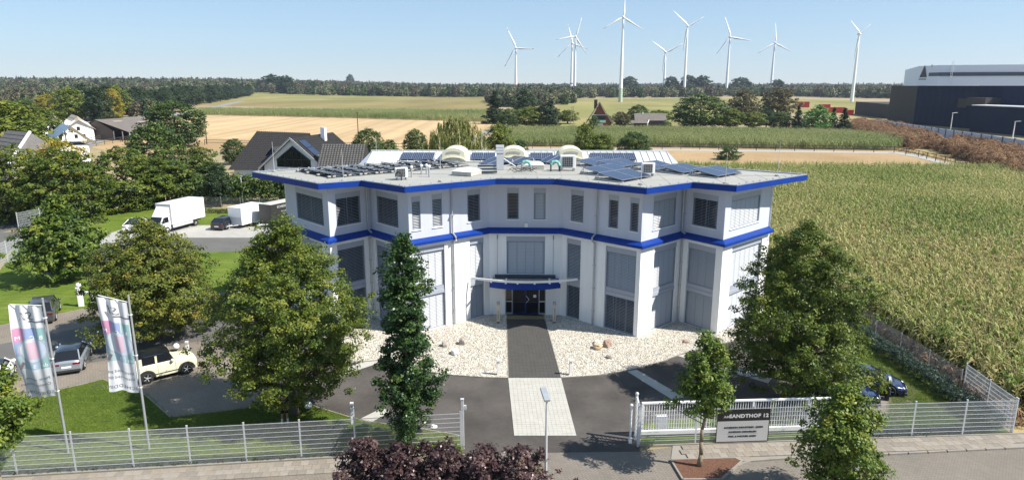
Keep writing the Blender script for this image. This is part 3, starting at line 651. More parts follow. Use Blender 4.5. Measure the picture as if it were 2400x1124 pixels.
def offset_poly(pts, dist, ends=True):
    out = []
    for k, p in enumerate(pts):
        n = Vector((0, 0, 0))
        ns = []
        if k > 0: a, b = pts[k - 1], p; d = Vector((b[0] - a[0], b[1] - a[1], 0)).normalized(); ns.append(Vector((d.y, -d.x, 0)))
        if k < len(pts) - 1: a, b = p, pts[k + 1]; d = Vector((b[0] - a[0], b[1] - a[1], 0)).normalized(); ns.append(Vector((d.y, -d.x, 0)))
        if len(ns) == 1: n = ns[0] * dist
        else:
            s_ = ns[0] + ns[1]; n = s_ * (dist * 2 / s_.dot(s_))
        out.append((p[0] + n.x, p[1] + n.y))
    return out
KIN = offset_poly(K, -.12)
low = {}; upp = {}
# openings per face: lists of (fraction from, fraction to, style)
UP = {0: [(.25, .88, 18, 1)], 1: [(.17, .76, 15, 1)], 2: [(.18, .74, 18, 0)], 3: [(.04, .14, 30, 0), (.28, .40, 25, 0), (.72, .89, 18, 0)], 4: [(.25, .41, 15, 0), (.61, .77, 62, 0)],
      5: [(.11, .28, 25, 0), (.60, .72, 18, 0), (.86, .96, 18, 0)], 6: [(.26, .82, 48, 1)], 7: [(.24, .83, 14, 1)], 8: [(.12, .75, 55, 1)]}
LO = {0: [(.16, .81, 40, 1)], 1: [(.16, .83, 22, 0)], 2: [(.10, .68, 25, 1)], 3: [(.05, .42, 66, 2), (.74, .93, 64, 0)], 5: [(.07, .26, 30, 0), (.58, .95, 45, 2)], 6: [(.32, .90, 58, 1)], 7: [(.17, .84, 52, 1)], 8: [(.19, .84, 66, 2)]}
for i, sg in enumerate(S):
    L = sg.L; cut = 0.0
    ops = [(a * L, b * L, 7.85, 10.3) for a, b, *_ in UP[i]]
    sh = Seg(KIN[i], KIN[i + 1]); ops = [(a * sh.L, b * sh.L, 7.85, 10.3) for a, b, *_ in UP[i]]
    wall(sh, ZB, ZU, ops, 0, 'upper_shade_render')
    for a, b, tl, mu in UP[i]:
        window(sh, a * sh.L, b * sh.L, 7.85, 10.3, 0, tl, 'slat_dark' if tl < 24 else 'slat', mu, sill=2, label='narrow blind with pale closed slats' if (i, tl) == (4, 62) else None)
    ops = []
    if i == 4: ops = [(.24 * L, .77 * L, 3.45, 6.5), (.22 * L, .79 * L, 0, 2.75)]
    else:
        for a, b, *_ in LO[i]: ops.append((a * L, b * L, 0.06, 6.5))
    wall(sg, 0, ZL, ops, 0, 'white_render', 0.32)
    if i == 4: window(sg, .24 * L, .77 * L, 3.45, 6.5, 0, 62, 'slat', 2, sill=False)
    else:
        for a, b, tl, mu in LO[i]:
            tg = {3: 68, 5: 18, 6: 66, 7: 50, 8: 66}.get(i, tl)
            if i == 5 and b < .5: tg = 14
            if i == 3 and b > .5: tg = 40
            window(sg, a * L, b * L, 3.3, 6.5, -.10, tl, 'slat_dark' if tl < 24 else 'slat', mu, sill=False, box=.42)
            window(sg, a * L, b * L, 0.06, 2.78, -.10, tg, 'slat_dark' if tg < 24 else 'slat', mu, sill=False, box=.05)
            q = MB(); box_s(q, sg, a * L, b * L, -.3, -.115, 2.784, 3.296); box_s(q, sg, a * L, b * L, -.3, -.07, 2.784, 3.0); q.build('spandrel', 'grey_box', OB)
            q = MB(); box_s(q, sg, a * L - .03, b * L + .03, -.1, .05, .003, .055); q.build('sill', 'zinc', OB)
# blue ledge between the storeys
o1, o2 = offset_poly(K, .34), offset_poly(K, .14)
i0 = offset_poly(K, -.118)
for k in range(9):
    mb = MB(); a, b = k, k + 1
    A = lambda P, z, q: (P[q][0], P[q][1], z)
    mb.quad(A(o1, 6.80, a), A(o1, 6.80, b), A(o1, 7.0, b), A(o1, 7.0, a)); mb.quad(A(o1, 7.0, a), A(o1, 7.0, b), A(i0, 7.2, b), A(i0, 7.2, a))
    mb.quad(A(o1, 6.80, a), A(K, 6.80, a), A(K, 6.80, b), A(o1, 6.80, b))
    if k == 0: mb.quad(A(o1, 6.8, 0), A(o1, 7.0, 0), A(i0, 7.2, 0), A(i0, 6.8, 0))
    if k == 8: mb.quad(A(o1, 6.8, 9), A(i0, 6.8, 9), A(i0, 7.2, 9), A(o1, 7.0, 9))
    mb.build('ledge', 'blue_metal', OB)
# roof slab, soffit, blue fascia
RP = [(-21.9, 1.5), (-14.65, -4.6), (-12.0, -3.0), (-8.25, -5.9), (-2.25, -1.65), (2.25, -1.65), (8.25, -5.9), (12.0, -3.0), (14.65, -4.6), (21.9, 1.5), (13.2, 7.4), (6, 9.2), (-6, 9.2), (-13.2, 7.4)]
mb = MB(); mb.add([(p[0], p[1], 11.24) for p in RP], [tuple(range(len(RP)))]); me = mb.mesh('roof', 'membrane'); fix_normals(me)
if me.polygons[0].normal.z < 0: me.flip_normals()
roof = link('roof', me, OB)
mb = MB(); mb.add([(p[0], p[1], 10.86) for p in RP], [tuple(range(len(RP)))]); me = mb.mesh('soffit', 'white_render'); link('soffit', me, OB)
rin = RP
for k in range(len(RP)):
    a, b = RP[k], RP[(k + 1) % len(RP)]; sg = Seg(a, b)
    mb = MB(); back = k > 8
    box_s(mb, sg, 0, sg.L, 0, .05, 10.85, 11.27); mb.build('fascia', 'blue_metal', OB)
    mb = MB(); box_s(mb, sg, .06, sg.L - .06, -.14, .052, 11.272, 11.33); mb.build('roof_trim', 'zinc', OB)
mb = MB()
for k in range(9):      # membrane seams run with the wings
    a, b = Vector((*RP[k], 11.243)), Vector((*RP[k + 1], 11.243)); inn = Vector((0, .9, 0))
for j in range(22):
    x = -20 + j * 1.9; y1 = 8.5 - max(0, abs(x) - 6) * .55; y0 = np.interp(x, [p[0] for p in RP[:10]], [p[1] for p in RP[:10]]) + .3
    if y1 > y0 + .5: mb.box(x - .03, x + .03, y0, y1, 11.242, 11.252)
for y in (1.0, 3.8, 6.4):
    xx = 20 - (y - 1) * 1.6; mb.box(-xx, xx, y - .03, y + .03, 11.2535, 11.262)
mb.build('membrane_seam', 'membrane_seam', roof)
mb = MB(); cp = RP + [RP[0]]
for a, b in zip(cp[:-1], cp[1:]):
    L = math.dist(a, b); n = max(2, int(L / .8))
    for k in range(n):
        f = (k + .5) / n; mb.box(a[0] + (b[0] - a[0]) * f - .04, a[0] + (b[0] - a[0]) * f + .04, a[1] + (b[1] - a[1]) * f - .04 + .1, a[1] + (b[1] - a[1]) * f + .18, 11.331, 11.40)
mb.build('lightning_clip', 'zinc', roof, kind='stuff')
# side and rear walls
for A, B in (((19.3, 1.2), (12.6, 7.0)), ((12.6, 7.0), (-12.6, 8.0)), ((-12.6, 7.0), (-19.3, 1.2))):
    sg = Seg(A, B); mb = MB(); mb.quad(sg.p(0, 0, 0), sg.p(sg.L, 0, 0), sg.p(sg.L, 0, 10.85), sg.p(0, 0, 10.85)); mb.build('wall', 'white_render', OB)
# downpipes
def downpipe(sg, u, v=.13):
    mb = MB(); mb.tube(sg.p(u, v - .1, 10.85), sg.p(u, v - .1, 7.25), .065, n=10); mb.path([sg.p(u, v - .1, 7.25), sg.p(u, v + .33, 7.02), sg.p(u, v + .33, 6.8), sg.p(u, v, 6.55), sg.p(u, v, .02)], .07, 10)
    for z in (1.2, 3.0, 4.8, 8.6): box_s(mb, sg, u - .09, u + .09, v - .1, v + .09, z, z + .05)
    return mb.build('downpipe', 'zinc', OB, True)
for i, f in ((1, .93), (3, .52), (5, .45), (6, .985)): downpipe(S[i], S[i].L * f)
# plinth strip
for i, sg in enumerate(S):
    mb = MB(); box_s(mb, sg, .1, sg.L - .1, .003, .45, .0, .05); 
    if i != 4: mb.build('plinth', 'concrete', OB)
# entrance: recessed doors
sg = S[4]; L = sg.L; u0, u1 = .22 * L, .79 * L
D = MB(); box_s(D, sg, u0, u1, -1.3, -1.26, 0, 2.75); D.build('lobby_dark_sheet', 'black', OB)  # black sheet behind the doors stands for the dimness inside
ent = MB()
for u in (u0, u0 + .52, u1 - .56, u1 - .06): box_s(ent, sg, u, u + .06, -.30, -.20, 0.0, 2.7)
box_s(ent, sg, u0 + .06, u0 + .52, -.29, -.21, 1.05, 1.15); box_s(ent, sg, u1 - .5, u1 - .06, -.29, -.21, 1.05, 1.15)
box_s(ent, sg, u0 + .06, u0 + .52, -.29, -.21, 0, .15); box_s(ent, sg, u1 - .5, u1 - .06, -.29, -.21, 0, .15); box_s(ent, sg, u0 + .06, u1 - .06, -.29, -.21, 2.6, 2.7)
ef = ent.build('entrance_front', 'zinc', OB)
g = MB(); box_s(g, sg, u0 + .06, u0 + .52, -.26, -.24, .15, 2.6); g.build('pane', 'glass_dark', ef); g = MB(); box_s(g, sg, u1 - .5, u1 - .06, -.26, -.24, .15, 2.6); g.build('pane', 'glass_dark', ef)
um = (u0 + u1) / 2
for s_, a, b in ((-1, u0 + .60, um - .01), (1, um + .01, u1 - .58)):
    d = MB()
    for q in ((a, a + .07, 0.02, 2.58), (b - .07, b, 0.02, 2.58), (a + .07, b - .07, 0.02, .12), (a + .07, b - .07, 2.48, 2.58), (a + .07, b - .07, 1.0, 1.06)): box_s(d, sg, q[0], q[1], -.30, -.24, q[2], q[3])
    dd = d.build('door', 'house_blue', OB)
    g = MB(); box_s(g, sg, a + .07, b - .07, -.28, -.265, .12, 2.48); g.build('pane', 'glass_dark', dd)
    if s_ > 0:
        h = MB(); h.path([sg.p(a + .05, -.2, 1.0), sg.p(a + .28, -.17, 1.28), sg.p(a + .05, -.2, 1.56)], .022, 6); h.build('handle', 'galv', dd)
        n_ = MB(); box_s(n_, sg, b - .42, b - .18, -.262, -.255, 1.42, 1.66); n_.build('notice', 'print_white', dd)
# canopy: curved blue fascia, gravelled top, white outriggers, hanging rods
def arc(R_, half, n, yc): return [(R_ * math.sin(-half + 2 * half * k / n), -R_ * math.cos(-half + 2 * half * k / n) + yc) for k in range(n + 1)]
hw = 2.75; Rr = 6.2; half = math.asin(hw / Rr); yc = -1.9 + Rr; PA = arc(Rr, half, 16, yc)
cn = MB(); outer = PA; cn.prism([(x, y) for x, y in outer] + [(hw, -.02), (-hw, -.02)], 3.02, 3.12)
for (a, b) in zip(outer[:-1], outer[1:]):
    s2 = Seg(a, b); box_s(cn, s2, 0, s2.L, -.02, .04, 2.72, 3.22)
cano = cn.build('canopy', 'blue_metal', OB)
cg = MB(); cg.prism([(x * .92, y * .92 - .02) for x, y in outer] + [(hw * .9, -.12), (-hw * .9, -.12)], 3.121, 3.17); cg.build('gravel_topping', 'stone_grey', cano)
lg = MB(); box_s(lg, Seg((-2.4, -.02), (2.4, -.02)), 0, 4.8, 0, .35, 3.25, 3.42); lg.build('canopy_gutter', 'ware_blue', cano)
bmb = MB(); PB = arc(9.5, math.asin(4.05 / 9.5), 16, -2.35 + 9.5)
for a, b in zip(PB[:-1], PB[1:]): bmb.bar((a[0], a[1], 3.5), (b[0], b[1], 3.5), .09, .16)
bm_ = bmb.build('canopy_rail', 'white_paint', OB)
rb = MB()
for x in (-2.6, -1.45, -.55, .75, 1.9, 2.7):
    yb = -2.35 + 9.5 - math.sqrt(9.5 ** 2 - x * x); rb = MB(); rb.box(x - .07, x + .07, yb, yb + 1.15 if abs(x) > 1 else yb + .4, 3.30, 3.42); rb.build('outrigger', 'white_paint', bm_)
for x in (-2.75, 2.75):
    rb = MB(); rb.tube((x * .8, -.06, 6.45), (x * .8, -.25, 3.45), .018, n=6); rb.tube((x * .8, -.06, 6.3), (x * .8, -.06, 6.62), .05, n=6); rb.build('hanging_rod', 'grey_frame', OB)
bx = MB(); box_s(bx, S[4], .51 * L - .13, .51 * L + .13, -.12, .04, 7.25, 7.55); bx.build('wall_box', 'white_paint', OB)

# ------------------------------------------------------------------ things on the roof (roof top z = 11.25)
RZ = 11.262
def onroof(px, py): return G(px, py, RZ)
def rack(loc, rz, nmod, tilt, label, group, mw=1.75, ml=2.3, low=False):
    t = empty('solar_rack', loc, rz, label, 'solar panel', group)     # local x along the row, slopes down towards -y
    ct, st = math.cos(R(tilt)), math.sin(R(tilt)); hb = .12; ht = hb + ml * st
    for k in range(nmod):
        x0, x1 = k * mw + .02, (k + 1) * mw - .02
        m = MB(); a = Matrix.Translation((0, 0, hb)) @ Matrix.Rotation(R(tilt), 4, 'X'); m.box(x0, x1, 0, ml, 0, .05, 0, a); p = m.build('solar_module', 'solar', t)
        f = MB()
        for q in ((x0, x1, 0, .035), (x0, x1, ml - .035, ml), (x0, x0 + .035, .035, ml - .035), (x1 - .035, x1, .035, ml - .035)): f.box(*q, .03, .058, 0, a)
        f.build('module_frame', 'grey_frame', p)
    m = MB()
    for k in range(nmod + 1):
        x = min(max(k * mw, .05), nmod * mw - .05); m.bar((x, -.1, .04), (x, ml * ct + .35, .04), .05, .05); m.bar((x, ml * ct, .04), (x, ml * ct, ht), .04, .04); low or m.bar((x, ml * ct + .33, .05), (x, ml * ct, ht), .03, .03)
    m.build('rack_frame', 'glass_blue' if low else 'galv', t)
    for k in range(nmod + 1):
        x = min(max(k * mw, .1), nmod * mw - .1); m = MB(); m.box(x - .1, x + .1, ml * ct - .35, ml * ct - .1, .065, .17); m.box(x - .1, x + .1, ml * ct + .05, ml * ct + .28, .065, .17); m.build('ballast_block', 'concrete', t)
    return t
def rack_at(pbl, pbr, n, tilt, label, group, ml=2.3):
    a, b = G(*pbl, RZ + .12), G(*pbr, RZ + .12); d = b - a; mw = d.length / n
    return rack((a.x, a.y, RZ), math.atan2(d.y, d.x), n, tilt, label, group, mw, ml)
g1 = 'glossy solar racks on the right wing of the roof'
for (pa, pb, n, lab) in (((1458, 424), (1527, 412), 2, 'glossy two-panel solar rack nearest the front edge of the right roof wing'),
        ((1420, 410), (1485, 399), 2, 'glossy two-panel solar rack just behind the frontmost right-wing rack'),
        ((1396, 390), (1452, 382), 2, 'glossy solar rack just right of the air conditioning unit beside the green pipe'),
        ((1450, 393), (1505, 385), 2, 'glossy solar rack between the left end rack and the free-standing air conditioner'),
        ((1535, 399), (1590, 391), 2, 'glossy solar rack immediately right of the free-standing air conditioner'),
        ((1600, 406), (1655, 398), 2, 'glossy solar rack second from the right tip of the roof'),
        ((1682, 414), (1738, 404), 2, 'glossy solar rack nearest the right tip of the roof')):
    rack_at(pa, pb, n, 9, lab, g1, 2.2)
for (pa, pb, lab) in (((1163, 388), (1122, 383), 'dull solar rack left of the grey ventilation tower'), ((1215, 386), (1170, 381), 'dull solar rack right of the grey ventilation tower'), ((1300, 383), (1262, 380), 'dull solar rack left of the second green pipe')):
    rack_at(pb, pa, 2, 12, lab, 'small racks along the rear edge of the roof', 2.0)
g2 = 'long solar racks seen edge-on on the left wing of the roof'
for k in range(9):
    f = k / 8; a = G(731 + 300 * f, 396 - 21 * f, RZ + .1); b = G(808 + 290 * f, 411 - 24 * f, RZ + .1); d = a - b
    lab = ['first and leftmost', 'second', 'third', 'fourth', 'fifth', 'sixth', 'seventh', 'eighth', 'ninth and rightmost'][k]
    rack((a.x, a.y, RZ), math.atan2(-d.y, -d.x) , 3, -17, f'dark long solar rack seen edge-on, {lab} on the left wing', g2, d.length / 3, 1.9) if False else None
    t = rack((b.x, b.y, RZ), math.atan2(d.y, d.x), 3, 8, f'dark long solar rack seen edge-on, {lab} on the left wing', g2, d.length / 3, 1.1, True)
def ac_unit(loc, rz, label, grille='dark'):
    t = empty('air_conditioner', loc, rz, label, 'air conditioner', 'air conditioning units on the flat roof')
    m = MB(); m.box(-.5, .5, -.2, .2, .16, .98); m.build('casing', 'white_paint', t, bevel=.02)
    m = MB(); m.box(-.40, .30, -.235, -.203, .24, .90); g = m.build('fan_grille', 'dark_plastic', t)
    m = MB()
    for k in range(6): m.box(-.40 + k * .13, -.385 + k * .13, -.25, -.238, .24, .90)
    for k in range(6): m.box(-.40, .30, -.262, -.2515, .26 + k * .12, .275 + k * .12)
    m.build('grille_bars', 'zinc', g)
    for x in (-.38, .38): m = MB(); m.box(x - .05, x + .05, -.24, .24, 0, .158); m.build('foot', 'concrete', t)
    return t
a = onroof(1331, 399); ac_unit((a.x, a.y, RZ), .02, 'air conditioner with square fan grille right of the right green pipe').scale = (1.25,) * 3
a = onroof(1518, 411); ac_unit((a.x, a.y, RZ), .06, 'air conditioner standing alone behind the front solar rack').scale = (1.0,) * 3
a = onroof(941, 420); t = ac_unit((a.x, a.y, RZ), .35, 'air conditioner with black bent pipe on the left wing'); t.scale = (.9,) * 3
m = MB(); m.path([(-.1, -.5, 0), (-.1, -.5, .5), (-.2, -.5, .66), (-.38, -.45, .7), (-.5, -.4, .55), (-.52, -.35, .3)], .06, 8); m.build('bent_pipe', 'dark_plastic', t, True)
def skylight(loc, rz, w, d, label):
    t = empty('skylight', loc, rz, label, 'skylight', 'white dome skylights on the roof')
    m = MB(); m.box(-w / 2, w / 2, -d / 2, d / 2, 0, .32); m.build('curb', 'tarp_grey', t)
    m = MB(); z0 = .324; vs = []; fs = []; n = 8
    for i in range(n + 1):
        for j in range(n + 1):
            x, y = i / n * 2 - 1, j / n * 2 - 1; vs.append((x * w * .52, y * d * .52, z0 + .22 * (1 - x ** 4) * (1 - y ** 4)))
    for i in range(n):
        for j in range(n): q = i * (n + 1) + j; fs.append((q, q + n + 1, q + n + 2, q + 1))
    m.add(vs, fs); m.build('dome', 'opal', t, True); return t
a = onroof(1094, 409); skylight((a.x, a.y, RZ), -.45, 1.7, 1.7, 'white dome skylight left of the ventilation tower')
a = onroof(1253, 394); skylight((a.x, a.y, RZ), 0, 1.5, 1.4, 'white dome skylight right of the ventilation tower')
a = onroof(1172, 397); t = empty('ventilation_tower', (a.x, a.y, RZ), .05, 'tall grey-blue ventilation tower with louvred head on the flat roof', 'chimney')
m = MB(); m.box(-.29, .29, -.25, .25, 0, 1.35); m.build('shaft', 'slat', t)
for k in range(3): m = MB(); m.prism([(-.33, -.29), (.33, -.29), (.33, .29), (-.33, .29)], 1.38 + k * .22, 1.55 + k * .22); m.box(-.26, .26, -.22, .22, 1.30 + k * .22, 1.378 + k * .22); m.build('louvre', 'galv', t)
m = MB(); m.tube((.3, 0, .9), (1.3, -.1, .25), .035); m.build('brace', 'white_paint', t)
a = onroof(1142, 405); t = empty('pipe_rack', (a.x, a.y, RZ), .1, 'dark pipe rack with white rails left of the ventilation tower', 'rack')
for k in range(3): m = MB(); m.box(-.75, .75, -.5 + k * .35, -.3 + k * .35, .05 + .2 * k, .2 + .2 * k); m.build('insulated_pipe', 'glass_blue', t); m = MB(); m.box(-.7, .5, -.28 + k * .35, -.20 + k * .35, .1 + .2 * k, .2 + .2 * k); m.build('rail', 'white_paint', t)
for px, lab in ((1236, 'mint green bent pipe with cables right of the ventilation tower'), (1304, 'mint green bent pipe beside the air conditioner with square grille')):
    a = onroof(px, 401); t = empty('green_pipe', (a.x, a.y, RZ), 0, lab, 'pipe', 'green wrapped pipes on the roof')
    m = MB(); m.path([(-.45, 0, .55), (-.35, 0, .72), (-.12, 0, .80), (.12, 0, .72), (.25, 0, .45)], .13, 10); m.build('wrapped_bend', 'teal', t, True)
    m = MB(); m.tube((.25, 0, .46), (.27, 0, 0), .09); m.tube((-.45, 0, .55), (-.45, 0, 0), .06); m.build('stack', 'dark_plastic' if px > 1250 else 'zinc', t, True)
m = MB(); rr = random.Random(3)
for k in range(8):
    a = onroof(1190 + k * 3, 402 + k % 3 * 3); p = [Vector((a.x + j * .35, a.y + rr.uniform(-.2, .2), RZ + .05 + .35 * abs(math.sin(j * .9 + k)))) for j in range(6)]; m.path(p, .018, 5)
tag(m.build('roof_cables', 'dark_plastic'), 'tangle of dark cables on the roof beside the ventilation tower', 'cable')
for k, (px, py, h) in enumerate(((965, 414, .9), (988, 408, .8), (1000, 408, .85), (1006, 414, .95))):
    a = onroof(px, py); lab = ['leftmost', 'second from left', 'third from left', 'rightmost and nearest'][k]
    t = empty('vent_pipe', (a.x, a.y, RZ), 0, f'short grey vent pipe with white cap, {lab} of the four', 'vent pipe', 'capped vent pipes on the left wing')
    m = MB(); m.tube((0, 0, 0), (0, 0, h * .75), .07, n=10); m.build('pipe', 'zinc', t, True); m = MB(); m.ball((0, 0, h * .82), .12, 10); m.build('cap', 'white_paint', t, True)
for k, (px, py, h) in enumerate(((805, 424, 2.3), (1033, 425, 3.1), (643, 402, 2.4), (1502, 432, 2.0), (1130, 372, 2.6), (1822, 412, 2.6), (1700, 430, 2.2), (883, 372, 2.2), (1078, 372, 2.4))):
    a = onroof(px, py); lab = ['at the left wing front edge beside the edge-on racks', 'tallest, left of the dome skylight', 'near the left tip of the roof', 'at the front right corner', 'rear edge left of the ventilation tower', 'at the right tip of the roof', 'front edge of the right outer wing', 'rear edge of the left wing', 'rear edge beside the first cream dormer'][k]
    t = empty('lightning_rod', (a.x, a.y, RZ), 0, 'thin lightning rod, ' + lab, 'lightning rod', 'lightning rods on the flat roof')
    m = MB(); m.tube((0, 0, .08), (0, 0, h), .022, .012, 5); m.build('rod', 'galv', t); m = MB(); m.prism([(.18 * math.cos(q), .18 * math.sin(q)) for q in np.arange(0, 6.2, .63)], 0, .09); m.build('base', 'concrete', t)

# ------------------------------------------------------------------ rear hall with standing seam roof
HB = empty('rear_hall', (BX - .3, BY + 9.5, 0), R(-1), 'low hall behind the office with silver standing-seam roof', 'building')
m = MB(); m.box(-14.6, 14.6, .6, 12, 0, 10.9); m.build('wall', 'white_render', HB)
EZ, RGZ, RY = 11.05, 11.95, 3.0
sp = .62; n = int(28.2 / sp)
pr = MB(); a = math.atan2(RGZ - EZ, RY)
pr.add([(0, 0, EZ), (sp - .02, 0, EZ), (sp - .02, RY, RGZ), (0, RY, RGZ)], [(0, 1, 2, 3)]); pr.add([(sp - .03, 0, EZ - .02), (sp, 0, EZ - .02), (sp, RY, RGZ - .02), (sp - .03, RY, RGZ - .02), (sp - .03, 0, EZ + .07), (sp, 0, EZ + .07), (sp, RY, RGZ + .07), (sp - .03, RY, RGZ + .07)], [(4, 5, 6, 7), (0, 4, 7, 3), (1, 2, 6, 5), (0, 1, 5, 4)])
mat('seam_metal', (0.62, 0.63, 0.62), 0.45, 0.05, 0.5, metal=0.2)
mat('seam_blue', (0.40, 0.44, 0.52), 0.45, metal=0.2)
rs = pr.mesh('roof_sheet', 'seam_metal')
for k in range(n): link('roof_sheet', rs, HB, (-14.1 + k * sp, 0, 0))
xe = -14.1 + n * sp
for s_, x in ((-1, -14.1), (1, xe)):
    m = MB(); m.add([(x, 0, EZ), (x + s_ * .9, 0, EZ - .3), (x + s_ * .05, RY, RGZ + .02)], [(0, 1, 2)] if s_ > 0 else [(0, 2, 1)]); m.add([(x + s_ * .9, 0, EZ - .3), (x + s_ * 1.0, RY, EZ - .3), (x + s_ * .05, RY, RGZ + .02)], [(0, 1, 2)] if s_ > 0 else [(0, 2, 1)]); m.build('hip_end', 'seam_blue', HB)
m = MB(); m.add([(-14.1, RY, RGZ), (xe, RY, RGZ), (xe + .5, 8, 10.6), (-14.6, 8, 10.6)], [(0, 1, 2, 3)]); m.bar((-14.2, RY, RGZ + .03), (xe + .1, RY, RGZ + .03), .25, .1); m.build('roof_rear', 'seam_metal', HB)
def hx(px, z, yl): return (px - 1200) / FOC * ((BY + 9.5 + yl) * CP + (CAMH - z) * SP) - (BX - .3)
for px, lab in ((1063, 'left'), (1203, 'middle'), (1338, 'right')):
    x = hx(px, 12, .6); t = empty('barrel_dormer', (BX - .3 + x, BY + 9.5 + .35, 0), R(-1), f'cream barrel-shaped roof dormer, {lab} one of the three', 'dormer', 'cream barrel dormers on the rear hall')
    A = [(1.05 * math.cos(q) if abs(math.cos(q)) < .9 else math.copysign(1.02, math.cos(q)), 11.85 + .62 * math.sin(q)) for q in np.linspace(0.15, math.pi - .15, 12)]
    sec = [(1.18, 11.0)] + A + [(-1.18, 11.0)]
    m = MB(); k = len(sec); v = [(p[0], 0, p[1]) for p in sec] + [(p[0], 3.2, p[1]) for p in sec]
    m.add(v, [tuple(range(k))] + [(i, i + k, i + k + 1, i + 1) for i in range(k - 1)]); me = m.mesh('shell', 'cream'); fix_normals(me); link('shell', me, t)
    for z, w_ in ((11.95, .62), (11.45, .60)):
        m = MB()
        for i in range(8):
            x0, x1 = -w_ + 2 * w_ * i / 8, -w_ + 2 * w_ * (i + 1) / 8; b0, b1 = .10 * (1 - (x0 / w_) ** 2), .10 * (1 - (x1 / w_) ** 2)
            m.add([(x0, -.03, z + b0), (x1, -.03, z + b1), (x1, -.03, z + b1 + .16), (x0, -.03, z + b0 + .16), (x0, 0.02, z + b0), (x1, 0.02, z + b1), (x1, 0.02, z + b1 + .16), (x0, 0.02, z + b0 + .16)], [(0, 1, 2, 3), (3, 2, 6, 7), (0, 4, 5, 1)])
        m.build('louvre', 'tarp_grey', t)
    m = MB(); 
    for i in range(12): q0, q1 = math.pi * i / 12, math.pi * (i + 1) / 12; m.bar((1.1 * math.cos(q0), -.06, 11.25 + .42 * math.sin(q0)), (1.1 * math.cos(q1), -.06, 11.25 + .42 * math.sin(q1)), .12, .10)
    m.build('rib', 'cream', t)
gm = MB(); gm.box(0, 1.0, 0, .0, 0, 0); 
def pv(loc, rz, tilt, w, h, nx, ny, label, group, parent=None):
    t = empty('solar_module', loc, rz, label, 'solar panel', group); a = Matrix.Rotation(tilt, 4, 'X')
    m = MB(); m.box(0, w, 0, h, 0, .04, 0, a); m.build('glass', 'solar', t)
    f = MB()
    for k in range(nx + 1): x = w * k / nx; f.box(x - .012, x + .012, 0, h, .041, .048, 0, a)
    for k in range(ny + 1): y = h * k / ny; f.box(0, w, y - .012, y + .012, .049, .054, 0, a)
    f.build('cell_grid', 'solar_line', t); return t
gi = 0
for (pa, pb, n_) in ((938, 1016, 3), (1104, 1160, 2), (1243, 1297, 2), (1384, 1491, 4)):
    wh = {938: 'left of the first cream dormer', 1104: 'between the first and second cream dormers', 1243: 'between the second and third cream dormers', 1384: 'right of the third cream dormer'}[pa]
    for k in range(n_):
        x0 = hx(pa + (pb - pa) * k / n_, 11.5, 1.0); x1 = hx(pa + (pb - pa) * (k + 1) / n_, 11.5, 1.0); o = {0: 'leftmost', n_ - 1: 'rightmost'}.get(k, ['', 'second', 'third', ''][k] + ' from left')
        pv(W(0, 0).to_3d() * 0 + Vector((BX - .3 + x0, BY + 9.5 + .75 - x0 * .0175, EZ + .75 * (RGZ - EZ) / RY + .12)), R(-1), a, (x1 - x0) * .97, 1.55, 6, 2, f'solar module {wh}, {o} of {n_}', 'solar modules on the rear hall roof')
# ------------------------------------------------------------------ fences
POSTM = {}
def wire_fence(label, pts, h=2.0, group=None, m='galv', rails=9, vs=0.05, postm=None, mesh_only=False, cap=True):
    """pts: post positions; double-wire mat panels, each horizontal wire pair a part"""
    t = empty('wire_fence', (pts[0].x, pts[0].y, 0), 0, label, 'fence', group); o0 = Vector((pts[0].x, pts[0].y, 0))
    pm = MB(); pm.box(-.03, .03, -.03, .03, 0, h + .06); 
    if cap: pm.box(-.04, .04, -.04, .04, h + .06, h + .085)
    pmesh = pm.mesh('post', postm or m)
    for p in pts: link('post', pmesh, t, (p.x - o0.x, p.y - o0.y, 0))
    for a, b in zip(pts[:-1], pts[1:]):
        d = b - a; L = d.length; an = math.atan2(d.y, d.x)
        if not mesh_only:
            k = round(L, 2); key = ('r', k, m)
            if key not in POSTM:
                q = MB(); q.box(.03, L - .03, -.042, -.031, -.0055, .0055); q.box(.03, L - .03, -.017, -.006, -.0055, .0055); POSTM[key] = q.mesh('rail', m)
            for r in range(rails): link('rail', POSTM[key], t, (a.x - o0.x, a.y - o0.y, .06 + (h - .10) * r / (rails - 1)), (0, 0, an))
        key = ('w', round(L, 2), m, h)
        if key not in POSTM:
            q = MB(); n = int(L / vs)
            for i in range(n + 1): x = i * L / n; q.box(x - .0035, x + .0035, -.0285, -.0195, .03, h) 
            if mesh_only: 
                for z in np.arange(.05, h, .12): q.box(.03, L - .03, -.0185, -.014, z, z + .006)
            POSTM[key] = q.mesh('vertical_wires', m)
        o = link('vertical_wires', POSTM[key], t, (a.x - o0.x, a.y - o0.y, 0), (0, 0, an)); o['kind'] = 'stuff'
    return t
def line(a, b, n): return [a.lerp(b, i / n) for i in range(n + 1)]
wire_fence('long silver wire mesh fence in front of the left lawn', line(FL0, FL1, 12), 2.05)
wire_fence('silver wire mesh fence right of the driveway carrying the address sign', line(FR0, Vector((18.2, 31.65, 0)), 4), 2.0)
wire_fence('silver wire mesh fence before the lawn at the right corner', line(Vector((18.26, 31.654, 0)), FR1, 3), 2.0)
wire_fence('short silver wire mesh fence running back from the right corner', line(FR1 + Vector((0, .1, 0)), Vector((26.95, 36.7, 0)), 2), 2.0)
wire_fence('thin dark mesh fence between the juniper hedge and the corn', [Vector((26.95, 37.0, 0)), Vector((26.85, 40.0, 0)), Vector((26.75, 43, 0)), Vector((26.65, 46, 0)), Vector((26.6, 49, 0)), Vector((26.5, 52, 0)), Vector((26.5, 56, 0)), Vector((26.5, 60, 0))], 1.5, m='zinc', mesh_only=True, vs=.10, cap=False)
a, b = G(45, 552), G(0, 640)
